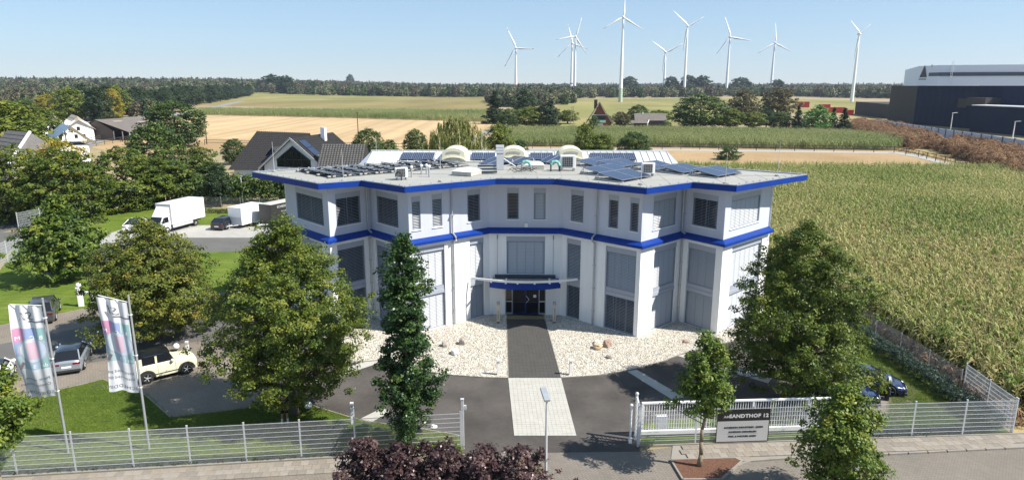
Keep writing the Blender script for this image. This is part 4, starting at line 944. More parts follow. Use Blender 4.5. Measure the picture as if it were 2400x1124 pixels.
wire_fence('silver wire fence gate panel at the side road on the far left', [G(60, 600), G(20, 618), G(-30, 640), G(-90, 668)], 2.4)
wire_fence('silver wire fence panel beside the young maple at the side road', [G(48, 560), G(100, 548), G(150, 538)], 3.2, rails=12)
wire_fence('silver wire fence in front of the dark hedge shed', [G(175, 512), G(220, 501), G(253, 494.5), G(285, 489)], 2.6)
wire_fence('low dark mesh fence in front of the laurel hedge behind the yard', [G(430, 490), G(475, 492), G(520, 493), G(565, 494), G(610, 495), G(655, 496)], 2.0, m='zinc', mesh_only=True, vs=.16, cap=False)
m = MB(); m.box(-.07, .07, -.07, .07, 0, 2.75); m.box(.07, .2, -.05, .05, 2.2, 2.42); m.box(-.09, .09, -.09, .09, 2.75, 2.78)
o = m.build('gate_post', 'galv', loc=(-2.5, 30.7, 0), bevel=.01); tag(o, 'tall silver gate post at the left side of the driveway', 'gate post')
# gate guide frame and its two posts at right
t = empty('gate_guide', (6.45, 31.2, 0), R(4), 'tall silver guide frame where the sliding gate ends right of the driveway', 'gate post')
m = MB(); m.box(-.06, .06, -.35, -.23, 0, 2.25); m.box(-.06, .06, .25, .37, 0, 2.55); m.ball((0, .31, 2.65), .10, 10); m.bar((0, -.29, 2.2), (0, .31, 2.5), .08, .08); m.build('frame', 'galv', t)
m = MB()
for k in range(9): m.bar((0, -.23, .2 + k * .22), (0, .25, .3 + k * .24), .02, .02)
m.build('ladder_bars', 'galv', t)
m = MB(); m.tube((-.32, .1, .1), (-.32, .1, 2.05), .055, n=10); m.ball((-.32, .1, 2.12), .09, 10); m.box(-.4, -.24, .02, .18, .0, .3); m.build('roller_post', 'white_paint', t)
# sliding gate parked behind the right fence
GA, GB = Vector((6.75, 31.75, 0)), Vector((17.0, 32.35, 0)); d = GB - GA; an = math.atan2(d.y, d.x); L = d.length
t = empty('sliding_gate', (GA.x, GA.y, 0), an, 'open white sliding gate of upright bars parked behind the address sign', 'gate')
m = MB(); m.box(0, L, -.06, .06, 1.95, 2.05); m.build('top_rail', 'white_paint', t, bevel=.01)
m = MB(); m.box(0, L, -.09, .09, .22, .46); m.build('bottom_beam', 'white_paint', t, bevel=.015)
q = MB(); q.box(-.016, .016, -.016, .016, .46, 1.95); bmh = q.mesh('bar', 'white_paint')
n = int(L / .135)
for k in range(n + 1):
    if k % 22 == 0: m = MB(); m.box(-.05, .05, -.05, .05, .463, 1.947); m.build('upright', 'white_paint', t, loc=(min(max(k * L / n, .05), L - .05), 0, 0))
    else: link('bar', bmh, t, (k * L / n, 0, 0))
for u, lab in ((1.2, 'left'), (4.6, 'right')):
    p = GA + d.normalized() * u * 1.0; m = MB(); m.box(-.28, .28, -.2, .2, 0, .95); m.box(-.31, .31, -.23, .23, .953, 1.0)
    if u < 2: o = m.build('gate_motor', 'white_paint', loc=(p.x, p.y + .42, 0), rot=(0, 0, an), bevel=.03); tag(o, 'boxy white gate motor housing behind the left end of the gate', 'gate motor')
for u, hh, lab in ((3.5, 2.2, 'left of the small street tree'), (4.3, 2.1, 'directly behind the small street tree')):
    p = GA + d.normalized() * u; m = MB(); m.box(-.07, .07, -.07, .07, 0, hh); m.bar((0, -.07, hh - .05), (0, -.35, hh + .1), .13, .05); o = m.build('gate_portal_post', 'white_paint', loc=(p.x, p.y + .3, 0), bevel=.01); tag(o, 'white portal post holding the sliding gate, ' + lab, 'gate post', 'portal posts of the sliding gate')
# address sign on the fence
A, B = Vector((10.52, 31.06, 0)), Vector((13.22, 31.22, 0)); d = B - A; an = math.atan2(d.y, d.x); L = d.length
t = empty('address_sign', (A.x, A.y, 0), an, 'black and silver company address board hung on the front fence', 'sign')
m = MB(); m.box(0, L, 0, .03, 1.33, 1.93); m.build('black_panel', 'sign_black', t)
m = MB(); m.box(0, L, 0, .03, .18, 1.327); m.build('silver_panel', 'sign_silver', t)
m = MB(); 
for q in ((-.03, 0, .15, 1.96), (L, L + .03, .15, 1.96), (0, L, .15, .178), (0, L, 1.932, 1.96)): m.box(q[0], q[1], -.006, .036, q[2], q[3])
m.build('frame', 'sign_black', t)
def text(s, parent, loc, size, m, rot=(R(90), 0, 0), sx=1.0, align='CENTER', bold=0.0, name='lettering', ext=0.003):
    c = bpy.data.curves.new('text', 'FONT'); c.body = s; c.size = size; c.align_x = align; c.extrude = ext; c.offset = bold; c.resolution_u = 2; c.space_character = 1.05
    o = bpy.data.objects.new('text', c); C.objects.link(o); dg = bpy.context.evaluated_depsgraph_get(); me = bpy.data.meshes.new_from_object(o.evaluated_get(dg)); bpy.data.objects.remove(o)
    me.materials.clear(); me.materials.append(M[m]); return link(name, me, parent, loc, rot, (sx, 1, 1))
text('AM', t, (.46, -.008, 1.52), .17, 'sign_silver', sx=1.25, bold=.006); text('SANDTHOF 12', t, (1.62, -.008, 1.52), .27, 'print_pale', sx=1.12, bold=.010)
text('SCHEDDIN INDUSTRIEV. GMBH', t, (L / 2 + .04, -.008, .93), .125, 'sign_black', sx=1.12, bold=.005); text('SCHEDDIN IMMOBILIEN', t, (L / 2, -.008, .68), .125, 'sign_black', sx=1.05, bold=.005); text('FINK & PARTNER GMBH', t, (L / 2, -.008, .43), .125, 'sign_black', sx=1.05, bold=.005)
m = MB(); m.box(.55, L - .55, -.004, 0, .86, .868); m.box(.55, L - .55, -.004, 0, .60, .608); m.build('divider_line', 'print_grey', t)

# ------------------------------------------------------------------ small things in the forecourt
def bollard(px, py, h, label):
    p = G(px, py); t = empty('bollard_light', (p.x, p.y, .03), R(8), label, 'bollard light', 'square white bollard lights'); m = MB(); m.box(-.09, .09, -.09, .09, 0, h - .28); m.build('post', 'white_paint', t, bevel=.006)
    m = MB(); m.box(-.075, .075, -.075, .075, h - .28, h - .10); m.build('lens', 'tarp_grey', t); m = MB(); m.box(-.09, .09, -.09, .09, h - .10, h); m.build('cap', 'white_paint', t); return t
bollard(1168, 879, 1.05, 'square white bollard light in the gravel left of the entrance path'); bollard(1337, 879, 1.05, 'square white bollard light in the gravel right of the entrance path')
bollard(827, 993, 1.25, 'silver bollard light on the lawn by the driveway left of the columnar tree'); bollard(441, 832, 1.0, 'small silver bollard light beyond the cream off-road car bonnet')
for k, (px, py, lab) in enumerate(((1168, 757, 'left'), (1299, 757, 'right'))):
    p = G(px, py); t = empty('name_pillar', (p.x, p.y, .03), R(-2), f'slim beige name pillar with dark cap, {lab} of the entrance doors', 'pillar', 'beige name pillars beside the entrance')
    m = MB(); m.box(-.13, .13, -.10, .10, .12, 1.50); m.build('panel', 'beige_panel', t); m = MB(); m.box(-.13, .13, -.10, .10, 1.503, 1.72); m.build('cap', 'stone_grey', t); m = MB(); m.box(-.11, .11, -.09, .09, 0, .117); m.build('foot', 'dark_plastic', t)
    text('SCHEDDIN' if k == 0 else 'FINK & PARTNER', t, (.06, -.104, .3), .15 if k == 0 else .12, 'black', rot=(R(90), R(-90), 0), align='LEFT')
def globe(px, py, r, h, label):
    p = G(px, py); t = empty('globe_lamp', (p.x, p.y, 0), 0, label, 'garden lamp', 'white globe garden lamps'); m = MB(); m.ball((0, 0, h), r, 20); m.build('globe', 'opal', t, True, angle=80); m = MB(); m.tube((0, 0, 0), (0, 0, h - r * .95), .05, n=10); m.tube((0, 0, h - r - .02), (0, 0, h - r + .04), .09, n=10); m.build('stem', 'dark_plastic', t, True)
globe(723, 962, .21, .36, 'white globe lamp on the lawn edge right of the standing person'); globe(414, 822, .21, .36, 'white globe lamp behind the bonnet of the cream off-road car'); globe(1808, 956, .21, .36, 'white globe lamp behind the sliding gate')
rr = random.Random(11)
def rock(px, py, s, m, label, flat=.7, dz=0):
    p = G(px, py); bm = bmesh.new(); bmesh.ops.create_icosphere(bm, subdivisions=3, radius=1); k = rr.uniform(0, 50)
    for v in bm.verts:
        n = noise.noise(v.co * 1.1 + Vector((k, 0, 0))); n2 = noise.noise(v.co * 3 + Vector((0, k, 0)))
        v.co *= 1 + .45 * n + .14 * n2; v.co.x = max(-.85, min(.85, v.co.x)); v.co.z = max(-.5, min(.8, v.co.z)); v.co = Vector((v.co.x * s[0], v.co.y * s[1], v.co.z * s[2]))
    me = bpy.data.meshes.new('boulder'); bm.to_mesh(me); bm.free(); me.materials.append(M[m]); o = link('boulder', me, None, (p.x, p.y, .05 + s[2] * .45), (0, 0, rr.uniform(0, 3))); tag(o, label, 'boulder', 'boulders in the gravel beds')
rock(1043, 812, (.32, .22, .28), 'stone_grey', 'small grey boulder furthest left in the left gravel bed'); rock(1085, 807, (.34, .26, .36), 'stone_grey', 'upright blocky brown-grey boulder in the left gravel bed')
rock(1067, 830, (.42, .26, .24), 'stone_white', 'low bright white boulder in the left gravel bed'); rock(1399, 806, (.36, .2, .2), 'stone_white', 'flat pale boulder behind the pair in the right gravel bed')
rock(1400, 818, (.42, .3, .28), 'stone_tan', 'rounded yellow-tan boulder at the front of the right group'); rock(1423, 812, (.38, .3, .36), 'stone_red', 'reddish brown boulder at the right of the right group')
rock(1429, 840, (.26, .18, .18), 'stone_grey', 'small grey boulder alone below the right group'); rock(1608, 803, (.26, .18, .16), 'stone_red', 'small brown boulder near the far right of the gravel')
rock(1017, 1003, (.2, .15, .12), 'stone_white', 'small pale stone on the drive by the left fence end')
# white sculpture on the far lawn
p = G(203, 716); t = empty('garden_sculpture', (p.x, p.y, 0), .3, 'white garden sculpture with an arched opening on the left lawn', 'sculpture')
m = MB(); m.box(-.75, -.45, -.2, .2, 0, 2.1); m.box(-.8, -.4, -.24, .24, 2.1, 2.25); m.build('pillar', 'white_paint', t, bevel=.03)
m = MB(); pts = [(.15 + .5 * math.cos(q), 0, 1.0 + .55 * math.sin(q)) for q in np.linspace(0, math.pi, 10)]; m.path([(.65, 0, 0)] + pts + [(-.35, 0, 0)], .14, 8); m.ball((-.5, 0, 2.45), .28, 12); m.build('arch', 'white_paint', t, True); t.scale = (.75,) * 3
# street lamp in front
def lampost(loc, h, label, head=(0.75, .22), rz=0.0, arm=0.0, tilt=8, group=None, post='galv', r=.062):
    t = empty('street_lamp', loc, rz, label, 'street lamp', group); m = MB(); m.tube((0, 0, 0), (0, 0, h * .25), r * 1.3, r * 1.15, 12); m.tube((0, 0, h * .25), (0, 0, h), r, r * .75, 12); m.build('post', post, t, True)
    m = MB(); a = Matrix.Translation((0, 0, h)) @ Matrix.Rotation(R(tilt), 4, 'X'); m.box(-head[1] / 2, head[1] / 2, -.1, head[0] - .1, 0, .11, 0, a); m.build('lamp_head', 'zinc' if h < 7 else 'white_paint', t, bevel=.02)
    m = MB(); m.box(-head[1] * .4, head[1] * .4, .02, head[0] - .14, -.015, -.003, 0, a); m.build('lens', 'opal', t); return t
lampost((1.42, 25.0, 0), 5.55, 'grey street lamp standing before the driveway in the foreground', (.85, .26), R(10), tilt=12)
p = G(570, 478); lampost((p.x, p.y, 0), 4.3, 'thin white yard lamp beside the laurel hedge behind the trailers', (.35, .35), 0, tilt=0, post='white_paint')
# traffic mirror or round sign by the sports cars (seen edge-on)
p = G(2078, 935); t = empty('round_sign', (p.x, p.y, 0), R(72), 'dark charging post standing between the two navy sports cars', 'post'); m = MB(); m.box(-.28, .28, -.06, .06, 0, 1.15); m.lathe([(.001, -.06), (.28, -.06), (.28, .06), (.001, .06)], 20, (0, 0, 1.15), 'Y'); m.build('plate', 'dark_plastic', t, True, 30); m = MB()
for k in range(12): q = math.pi * k / 12; m.bar((.29 * math.cos(q), -.0, 1.15 + .29 * math.sin(q)), (.29 * math.cos(q + .27), 0, 1.15 + .29 * math.sin(q + .27)), .13, .02)
m.build('bright_rim', 'galv', t)

# ------------------------------------------------------------------ flags
def flag(px, py, label, H, w, h, lines, seed, skew, an):
    p = G(px, py); t = empty('flag_banner', (p.x, p.y, 0), an, label, 'flag', 'white company banner flags on silver poles')
    m = MB(); m.tube((0, 0, 0), (0, 0, H), .065, .045, 12); m.lathe([(.001, H), (.05, H), (.055, H + .08), (.001, H + .1)], 12); m.build('pole', 'zinc', t, True)
    m = MB(); m.tube((0, 0, H - .28), (-w - .05, 0, H - .10 - skew), .018, n=6); m.build('boom', 'white_paint', t)
    for z in (H - .9, H - 3.0, H - 4.7): m = MB(); m.tube((.0, 0, z), (-.12, -.02, z), .02, n=5); m.lathe([(.068, z - .03), (.075, z), (.068, z + .03)], 10); m.build('flag_clip', 'white_paint', t)
    def S_(u, v):      # u 0 at the pole .. 1 at the free edge, v 0 top .. 1 bottom
        dd = u * (.35 + .65 * v)
        y = .085 * math.sin(u * 16 + v * 2.2 + seed) * (.25 + .75 * (1 - v)) * min(1, u * 4) + .20 * dd * math.sin(v * 5.5 + seed + u * 2.5) + (-.10 * math.sin(v * 3.1) * u)
        return Vector((-.10 - u * w * (1 - .03 * math.sin(v * 3)), y, H - .3 + u * (.18 - skew) - v * h - u * .16 * v + .05 * math.sin(u * 9 + seed) * v))
    nu, nv = 48, 96; vs = [S_(i / nu, j / nv) for j in range(nv + 1) for i in range(nu + 1)]; fs = []; ms = []
    def colour(u, v):   # printed areas; u measured from the pole
        if .24 < v < .68:
            x = (u - .02) / .96 * 3; y = (v - .24) / .44 * 3
            cu, cv = .47, .475; rr_ = math.hypot((u - cu) * w, (v - cv) * h) 
            if abs(rr_ - .60) < .035: return 5
            if rr_ < .57:
                if abs(u - cu) < .16 and abs(v - cv) < .09: return 6
                return 7 if u < cu else 8
            ux = x - int(x)
            if ux < .05: return 0
            if y < 1: return (3, 2, 1)[min(2, int(x))]
            if y < 2: return (4, 2, 2)[min(2, int(x))]
            return (3, 4, 9)[min(2, int(x))]
        return 0
    mb = MB(); mb.v = [tuple(v) for v in vs]
    for j in range(nv):
        for i in range(nu):
            a = j * (nu + 1) + i; mb.f.append((a, a + 1, a + nu + 2, a + nu + 1)); mb.m.append(colour((i + .5) / nu, (j + .5) / nv))
    me = mb.mesh('cloth', ['flag_cloth', 'flag_magenta', 'flag_blue', 'flag_green', 'flag_cyan', 'flag_ring', 'flag_rose', 'flag_paleblue', 'flag_palegreen', 'flag_paleteal'], True); link('cloth', me, t)
    def onflag(s, u, v, size, mt='print_grey', ital=0.0, sx=1.0):
        o = text(s, t, (0, 0, 0), size, mt, rot=(0, 0, 0), align='LEFT', ext=0.0, name='lettering')
        for q in o.data.vertices:
            x, y = q.co.x * sx + ital * q.co.y, q.co.y; P = S_(u + x / w, v - y / h); q.co = P + Vector((0, -.014, 0))
        o.data.update()
    # seen from behind: the writing runs away from the pole, so it reads mirrored
    onflag('SL', .30, .155, .55, ital=.3, sx=1.2); m = MB()
    for i in range(24):
        u0, u1 = .0 + .5 * i / 24, .0 + .5 * (i + 1) / 24; m.quad(S_(u0, .165) + Vector((0, -.016, 0)), S_(u1, .165) + Vector((0, -.016, 0)), S_(u1, .18) + Vector((0, -.016, 0)), S_(u0, .18) + Vector((0, -.016, 0)))
    m.build('logo_bar', 'print_grey', t)
    for (s, u, v) in (('B', .12, .36), ('C', .40, .36), ('M', .80, .36), ('da', .08, .66), ('S', .45, .66)): onflag(s, u, v, .26, 'print_white')
    onflag(lines[0], .08, .80, .20); onflag(lines[1], .08, .865, .20); onflag('SCHEDDIN.ORG', .03, .965, .235, sx=1.12)
    m = MB(); P = [S_(.80, .60), S_(.93, .66)]; m.bar(P[0] + Vector((0, -.03, 0)), P[1] + Vector((0, -.03, 0)), .02, .13); m.build('magnifier_handle', 'flag_handle', t)
    return t
for nm, c in (('cloth', (.74, .75, .78)), ('magenta', (.60, .14, .36)), ('blue', (.16, .27, .58)), ('green', (.16, .42, .42)), ('cyan', (.30, .48, .66)), ('ring', (.36, .38, .45)), ('rose', (.66, .40, .52)), ('paleblue', (.46, .58, .74)), ('palegreen', (.58, .68, .74)), ('paleteal', (.34, .54, .56)), ('handle', (.22, .08, .12))):
    c = tuple(.72 * q + .28 * r for q, r in zip(c, (.74, .75, .78))); leaf_mat('flag_' + nm, [(0, c), (1, c)], .35, .7)
flag(160, 1060, 'left banner flag with magenta square, magnifier ring and plastic visions lettering', 8.1, 1.45, 4.7, ('Plastic visions', 'Creative solutions'), 0.4, .08, R(6))
flag(350, 1053, 'right banner flag with deep sweeping folds and siliconized papers lettering', 8.15, 1.30, 4.7, ('Siliconized papers', 'Siliconized films'), 2.6, -.25, R(8))

# ------------------------------------------------------------------ vehicles (x forward, y left, wheels on z=0)
def wheel(parent, x, y, r, w_, rimm='galv', dark=False):
    s = 1 if y > 0 else -1
    m = MB(); m.lathe([(r * .62, -w_ / 2), (r * .93, -w_ / 2), (r, -w_ * .36), (r, w_ * .36), (r * .93, w_ / 2), (r * .62, w_ / 2)], 24, (x, y, r), 'Y'); o = m.build('tyre', 'rubber', parent, True, 50)
    m = MB(); m.lathe([(r * .62, w_ * .42 * s), (r * .56, w_ * .2 * s), (r * .5, w_ * .1 * s), (.001, w_ * .1 * s)], 20, (x, y, r), 'Y', 1)
    for k in range(5):
        q = 2 * math.pi * k / 5; m.bar((x, y + w_ * .36 * s, r), (x + math.cos(q) * r * .6, y + w_ * .42 * s, r + math.sin(q) * r * .6), r * .16, .03, 0)
    m.lathe([(.001, w_ * .45 * s), (r * .14, w_ * .44 * s), (r * .14, w_ * .3 * s)], 10, (x, y, r), 'Y'); m.build('rim', ['dark_plastic' if dark else rimm, 'black'], o, True, 30)
    return o
def loft(mb, secs, mi=0, caps=True):
    n = len(secs[0]); k0 = len(mb.v); mb.v += [tuple(p) for s in secs for p in s]
    for i in range(len(secs) - 1):
        for j in range(n - 1):
            a = k0 + i * n + j; mb.f.append((a, a + 1, a + n + 1, a + n)); mb.m.append(mi)
    if caps: mb.f.append(tuple(range(k0, k0 + n))); mb.m.append(mi); mb.f.append(tuple(k0 + (len(secs) - 1) * n + j for j in range(n - 1, -1, -1))); mb.m.append(mi)
def car(label, cat, loc, rz, Ln, Wd, H, prof, cab, paint, roofm=None, wr=.33, wb=(.18, .80), zb=.2, plate_r=True, group=None, arch=None, flare=0.0, tail='wide', shoulder=.06, boxy=0.0):
    """prof: [(x fraction from rear, body top z, half width factor)]; cab: rear-base, rear-top, front-top, front-base fractions, waist z, top half width factor"""
    t = empty('parked_car', loc, rz, label, cat, group); hw = Wd / 2; X = lambda f: (f - .5) * Ln
    secs = []
    xs = sorted(set([p[0] for p in prof] + list(np.linspace(0, 1, 30))))
    for f in xs:
        zt = float(np.interp(f, [p[0] for p in prof], [p[1] for p in prof])); k = float(np.interp(f, [p[0] for p in prof], [p[2] for p in prof])); z0 = zb
        zo = z0
        for c in wb:
            dx = abs(X(f) - X(c)); ra = wr * 1.16
            if dx < ra: zo = max(zo, wr + math.sqrt(ra * ra - dx * dx))
        zm = max(zo + .01, zb + (zt - zb) * .55); e = hw * k
        zs = max(zm + .01, zt - shoulder * 1.6)
        half = [(X(f), e * .80, z0), (X(f), e * (.955 + .03 * boxy), zo), (X(f), e * (1 if zo < .4 else 1.0), max(zo + .04, zb + .16)), (X(f), e, max(zm, zo + .06)), (X(f), e * (.965 + .03 * boxy), max(zs, zo + .08)), (X(f), e * (.86 + .10 * boxy), max(zt - .015, zo + .1)), (X(f), e * .45, max(zt + .012, zo + .11)), (X(f), 0, max(zt + .02, zo + .11))]
        secs.append(half + [(p[0], -p[1], p[2]) for p in half[::-1][1:]])
    mb = MB(); loft(mb, secs); me = mb.mesh('body', paint, True); fix_normals(me); me.set_sharp_from_angle(angle=R(38)); body = link('body', me, t)
    m = MB(); m.box(X(.03), X(.97), -hw * .80, hw * .80, zb - .03, zb + .3); m.build('underbody', 'black', t)
    rb, rt, ft, fb, zw, kt = cab; kz = hw * .93; kt = hw * kt
    def ring(f, half, z): return [(X(f), half, z), (X(f), -half, z)]
    b = [(X(rb), kz * .93, zw), (X(fb), kz * .93, zw), (X(fb), -kz * .93, zw), (X(rb), -kz * .93, zw)]; tp = [(X(rt), kt, H - .06), (X(ft), kt, H - .06), (X(ft), -kt, H - .06), (X(rt), -kt, H - .06)]
    b2 = [(p[0], p[1], p[2] - .10) for p in b]
    m = MB(); m.add(b2 + b + tp, [(0, 1, 5, 4), (1, 2, 6, 5), (2, 3, 7, 6), (3, 0, 4, 7), (4, 5, 9, 8), (5, 6, 10, 9), (6, 7, 11, 10), (7, 4, 8, 11), (8, 9, 10, 11)]); g = m.build('windows', 'glass_dark', t)
    # roof shell, slightly domed
    m = MB(); n = 8; vs = []
    for i in range(n + 1):
        for j in range(n + 1):
            u, v = i / n * 2 - 1, j / n * 2 - 1; x = (X(rt) + X(ft)) / 2 + (X(ft) - X(rt) + .08) / 2 * u; vs.append((x, kt * 1.02 * v, H - .075 + .075 * (1 - abs(u) ** 3) * (1 - abs(v) ** 3) + .018))
    for i in range(n):
        for j in range(n): q = i * (n + 1) + j; m.f.append((q, q + n + 1, q + n + 2, q + 1)); m.m.append(0)
    m.v = vs; m.box(X(rt) - .03, X(ft) + .03, -kt * 1.01, kt * 1.01, H - .10, H - .058); m.build('roof', roofm or paint, t, True, 50)
    m = MB(); pw = .075
    for s in (1, -1):
        for a, c in ((b[0], tp[0]), (b[1], tp[1])): m.bar((a[0], abs(a[1]) * s, a[2] - .03), (c[0], abs(c[1]) * s, c[2] + .01), pw, pw, 0)
        xm = X((rb + fb) / 2 - .01); f = ((xm - X(rb)) / (X(fb) - X(rb))); m.bar((xm, kz * .935 * s, zw - .02), (xm, kt * 1.0 * s, H - .07), .07, .03, 1)
        m.bar((X(rb), kz * .935 * s, zw), (X(fb), kz * .935 * s, zw), .03, .05, 0)
    m.build('pillars', [paint, 'black'], t)
    for s in (1, -1):
        for c in wb: wheel(t, X(c), s * (hw * .90), wr, .2)
        m = MB(); m.ball((X(fb) - .22, s * (hw + .08), zw + .07), .11, 10); m.build('mirror', paint, t, True)
        m = MB()
        for f in ((rb + fb) / 2 - .16, (rb + fb) / 2 + .06): m.box(X(f), X(f) + .16, s * hw * .99 - .012, s * hw * .99 + .012, zw - .14, zw - .11)
        m.build('door_handle', paint, t)
        m = MB()
        for f in (rb + .16, (rb + fb) / 2 + .015, fb - .015): m.box(X(f) - .006, X(f) + .006, s * hw * 1.001 - .006, s * hw * 1.001 + .006, zb + .22, zw - .06)
        m.box(X(wb[0]) + wr * 1.2, X(wb[1]) - wr * 1.2, s * hw * 1.0 - .008, s * hw * 1.0 + .008, zb + .14, zb + .2); m.build('door_seam', 'black', t)
        k1 = float(np.interp(.97, [p[0] for p in prof], [p[2] for p in prof])); k0 = float(np.interp(.03, [p[0] for p in prof], [p[2] for p in prof]))
        zf = float(np.interp(.96, [p[0] for p in prof], [p[1] for p in prof])); zr = float(np.interp(.03, [p[0] for p in prof], [p[1] for p in prof]))
        m = MB(); m.ball((X(.945), s * hw * k1 * .74, zf - .08), .15, 12, 0, .75); m.build('headlight', 'head_clear', t, True)
        m = MB(); m.box(X(0) - .015, X(.03), *sorted((s * hw * k0 * .45, s * hw * k0 * .96)), zr - .24, zr - .12); m.build('tail_light', 'tail_red', t, bevel=.01)
        if arch:
            for c in wb:
                m = MB()
                for i in range(10):
                    q0, q1 = math.pi * (i / 10), math.pi * ((i + 1) / 10); rA = wr * 1.24; m.bar((X(c) + rA * math.cos(q0), s * hw * .99, wr + rA * math.sin(q0)), (X(c) + rA * math.cos(q1), s * hw * .99, wr + rA * math.sin(q1)), .13, .09, up=(0, 1, 0))
                m.build('wheel_arch', arch, t)
    zr = float(np.interp(.02, [p[0] for p in prof], [p[1] for p in prof]))
    m = MB(); m.box(X(0) - .02, X(0) + .03, -.27, .27, zb + .28, zb + .40); m.build('number_plate', 'print_white', t)
    m = MB(); m.box(X(1) - .03, X(1) + .022, -.26, .26, zb + .16, zb + .27); m.build('number_plate', 'print_white', t)
    m = MB(); m.box(X(0) - .02, X(.05), -hw * .86, hw * .86, zb - .01, zb + .16); m.build('rear_bumper', 'dark_plastic', t, bevel=.02); m = MB(); m.box(X(.95), X(1) + .015, -hw * .78, hw * .78, zb - .01, zb + .14); m.build('front_bumper', 'dark_plastic', t, bevel=.02)
    return t
SUVP = [(0, .92, .86), (.03, 1.0, .92), (.12, 1.06, 1), (.3, 1.06, 1), (.62, 1.04, 1), (.70, 1.02, 1), (.84, .96, .98), (.95, .84, .88), (1, .62, .74)]
HATP = [(0, .80, .84), (.03, .92, .92), (.12, .96, 1), (.3, .95, 1), (.65, .93, 1), (.78, .90, .99), (.9, .80, .93), (.97, .68, .82), (1, .55, .7)]
SPOP = [(0, .62, .80), (.04, .74, .90), (.15, .82, 1), (.3, .84, 1), (.6, .80, .98), (.70, .78, .98), (.84, .72, .95), (.94, .60, .84), (1, .42, .60)]
BOXP = [(0, 1.14, .98), (.01, 1.17, 1), (.5, 1.17, 1), (.66, 1.16, 1), (.70, 1.13, .98), (.96, 1.10, .97), (.985, 1.06, .96), (1, .92, .96)]
def heading(p_from, p_to): d = p_to - p_from; return math.atan2(d.y, d.x)
# car rears are towards the camera for the first three; positions from where their wheels stand
a = G(128, 752); car('dark grey SUV parked tail-on behind the left banner flag', 'car', (a.x - 1.4, a.y + 1.0, .02), R(118), 4.5, 1.84, 1.66, SUVP, (.04, .16, .60, .74, 1.04, .74), 'car_grey', 'car_grey', .35)
a = G(178, 880); car('ice-blue hatchback with black roof parked on the paving behind the left banner flag', 'car', (a.x - 1.35, a.y + 1.9, .02), R(113), 4.05, 1.76, 1.45, HATP, (.03, .17, .55, .74, .93, .72), 'car_ice', 'car_black', .32)
a = G(20, 925); car('white car with large dark rear window at the left edge of the picture', 'car', (a.x - 1.9, a.y + 1.4, .02), R(116), 4.3, 1.8, 1.55, SUVP, (.04, .28, .58, .76, 1.02, .74), 'car_white', 'glass_dark', .33)
fr, re = G(441, 876), G(347, 899); h = heading(re, fr); c = (fr + re) / 2; nrm_ = Vector((-math.sin(h), math.cos(h), 0)); c = c + nrm_ * .78
OFF = car('boxy cream off-road car with black roof and black wheel arches', 'car', (c.x, c.y, .02), h, 3.5, 1.62, 1.75, BOXP, (.02, .05, .58, .66, 1.13, .84), 'car_cream', 'car_black', .36, (.17, .82), .32, arch='dark_plastic', boxy=1.0)
m = MB()
for s in (1, -1): m.box(-1.72, -1.34, s * .765 - .01, s * .765 + .01, 1.15, 1.64); m.box(-.62, -.50, s * .765 - .01, s * .765 + .01, 1.15, 1.66)
m.build('side_panel', 'car_cream', OFF)
for k in range(5): m = MB(); m.box(-1.5, .25, -.55 + k * .27, -.51 + k * .27, 1.76, 1.775); m.build('roof_rib', 'car_black', OFF)
# white coupe-like car and black car in the yard, facing away
a = G(298, 546); car('white car with dark panoramic roof parked in the yard left of the box truck', 'car', (a.x + .2, a.y + 2.0, .02), R(97), 4.6, 1.85, 1.5, [(0, .95, .9), (.04, 1.02, .94)] + SUVP[2:], (.03, .36, .58, .78, 1.0, .70), 'car_white', 'car_black', .34)
a = G(512, 540); car('black car parked tail-on in the yard beside the white box trailer', 'car', (a.x + .2, a.y + 2.0, .02), R(82), 4.5, 1.85, 1.52, SUVP, (.03, .2, .58, .74, 1.02, .70), 'car_black', None, .34)
a = G(2100, 924); car('navy sports car nearest the hedge with its nose towards the fence', 'sports car', (a.x - 1.4, a.y + 1.05, .02), R(-24), 4.45, 1.84, 1.28, SPOP, (.16, .36, .56, .74, .82, .62), 'car_navy', None, .33, (.19, .79), .14, group='two navy sports cars on the right parking strip')
a = G(2040, 945); car('navy sports car nearest the gate, half hidden by the foreground street tree', 'sports car', (a.x - 1.6, a.y + .8, .02), R(-20), 4.45, 1.84, 1.28, SPOP, (.16, .36, .56, .74, .82, .62), 'car_navy', None, .33, (.19, .79), .14, group='two navy sports cars on the right parking strip')
sheet('parking_strip', gpoly([(1980, 965), (2000, 905), (2060, 880), (2143, 902), (2155, 914), (2118, 975), (2090, 1000), (1990, 1000)]), 0.019, 'beige_pavers')
# box truck, nose towards the camera and slightly left
a = G(362, 552); T_ = empty('box_truck', (a.x + .8, a.y + 3.8, .02), R(-107), 'white box truck with high cargo body parked in the rear yard', 'truck')
m = MB(); m.box(-4.0, 1.7, -1.2, 1.2, .95, 3.55); m.build('cargo_body', 'white_gloss', T_, bevel=.03)
m = MB(); m.box(1.702, 1.72, -1.2, -1.12, 1.0, 3.5); m.box(1.702, 1.72, 1.12, 1.2, 1.0, 3.5); m.box(1.702, 1.72, -1.12, 1.12, 3.42, 3.5); m.build('body_edge', 'tarp_grey', T_)
m = MB(); m.add([(1.75, -.98, .45), (3.3, -.98, .45), (3.3, .98, .45), (1.75, .98, .45), (1.75, -.98, 1.3), (3.35, -.98, 1.25), (3.35, .98, 1.25), (1.75, .98, 1.3), (1.75, -.9, 2.15), (2.75, -.9, 2.12), (2.75, .9, 2.12), (1.75, .9, 2.15)], [(3, 2, 1, 0), (0, 1, 5, 4), (1, 2, 6, 5), (2, 3, 7, 6), (4, 5, 9, 8), (5, 6, 10, 9), (6, 7, 11, 10), (8, 9, 10, 11), (0, 4, 7, 3), (4, 8, 11, 7)]); m.build('cab', 'white_gloss', T_, bevel=.05)
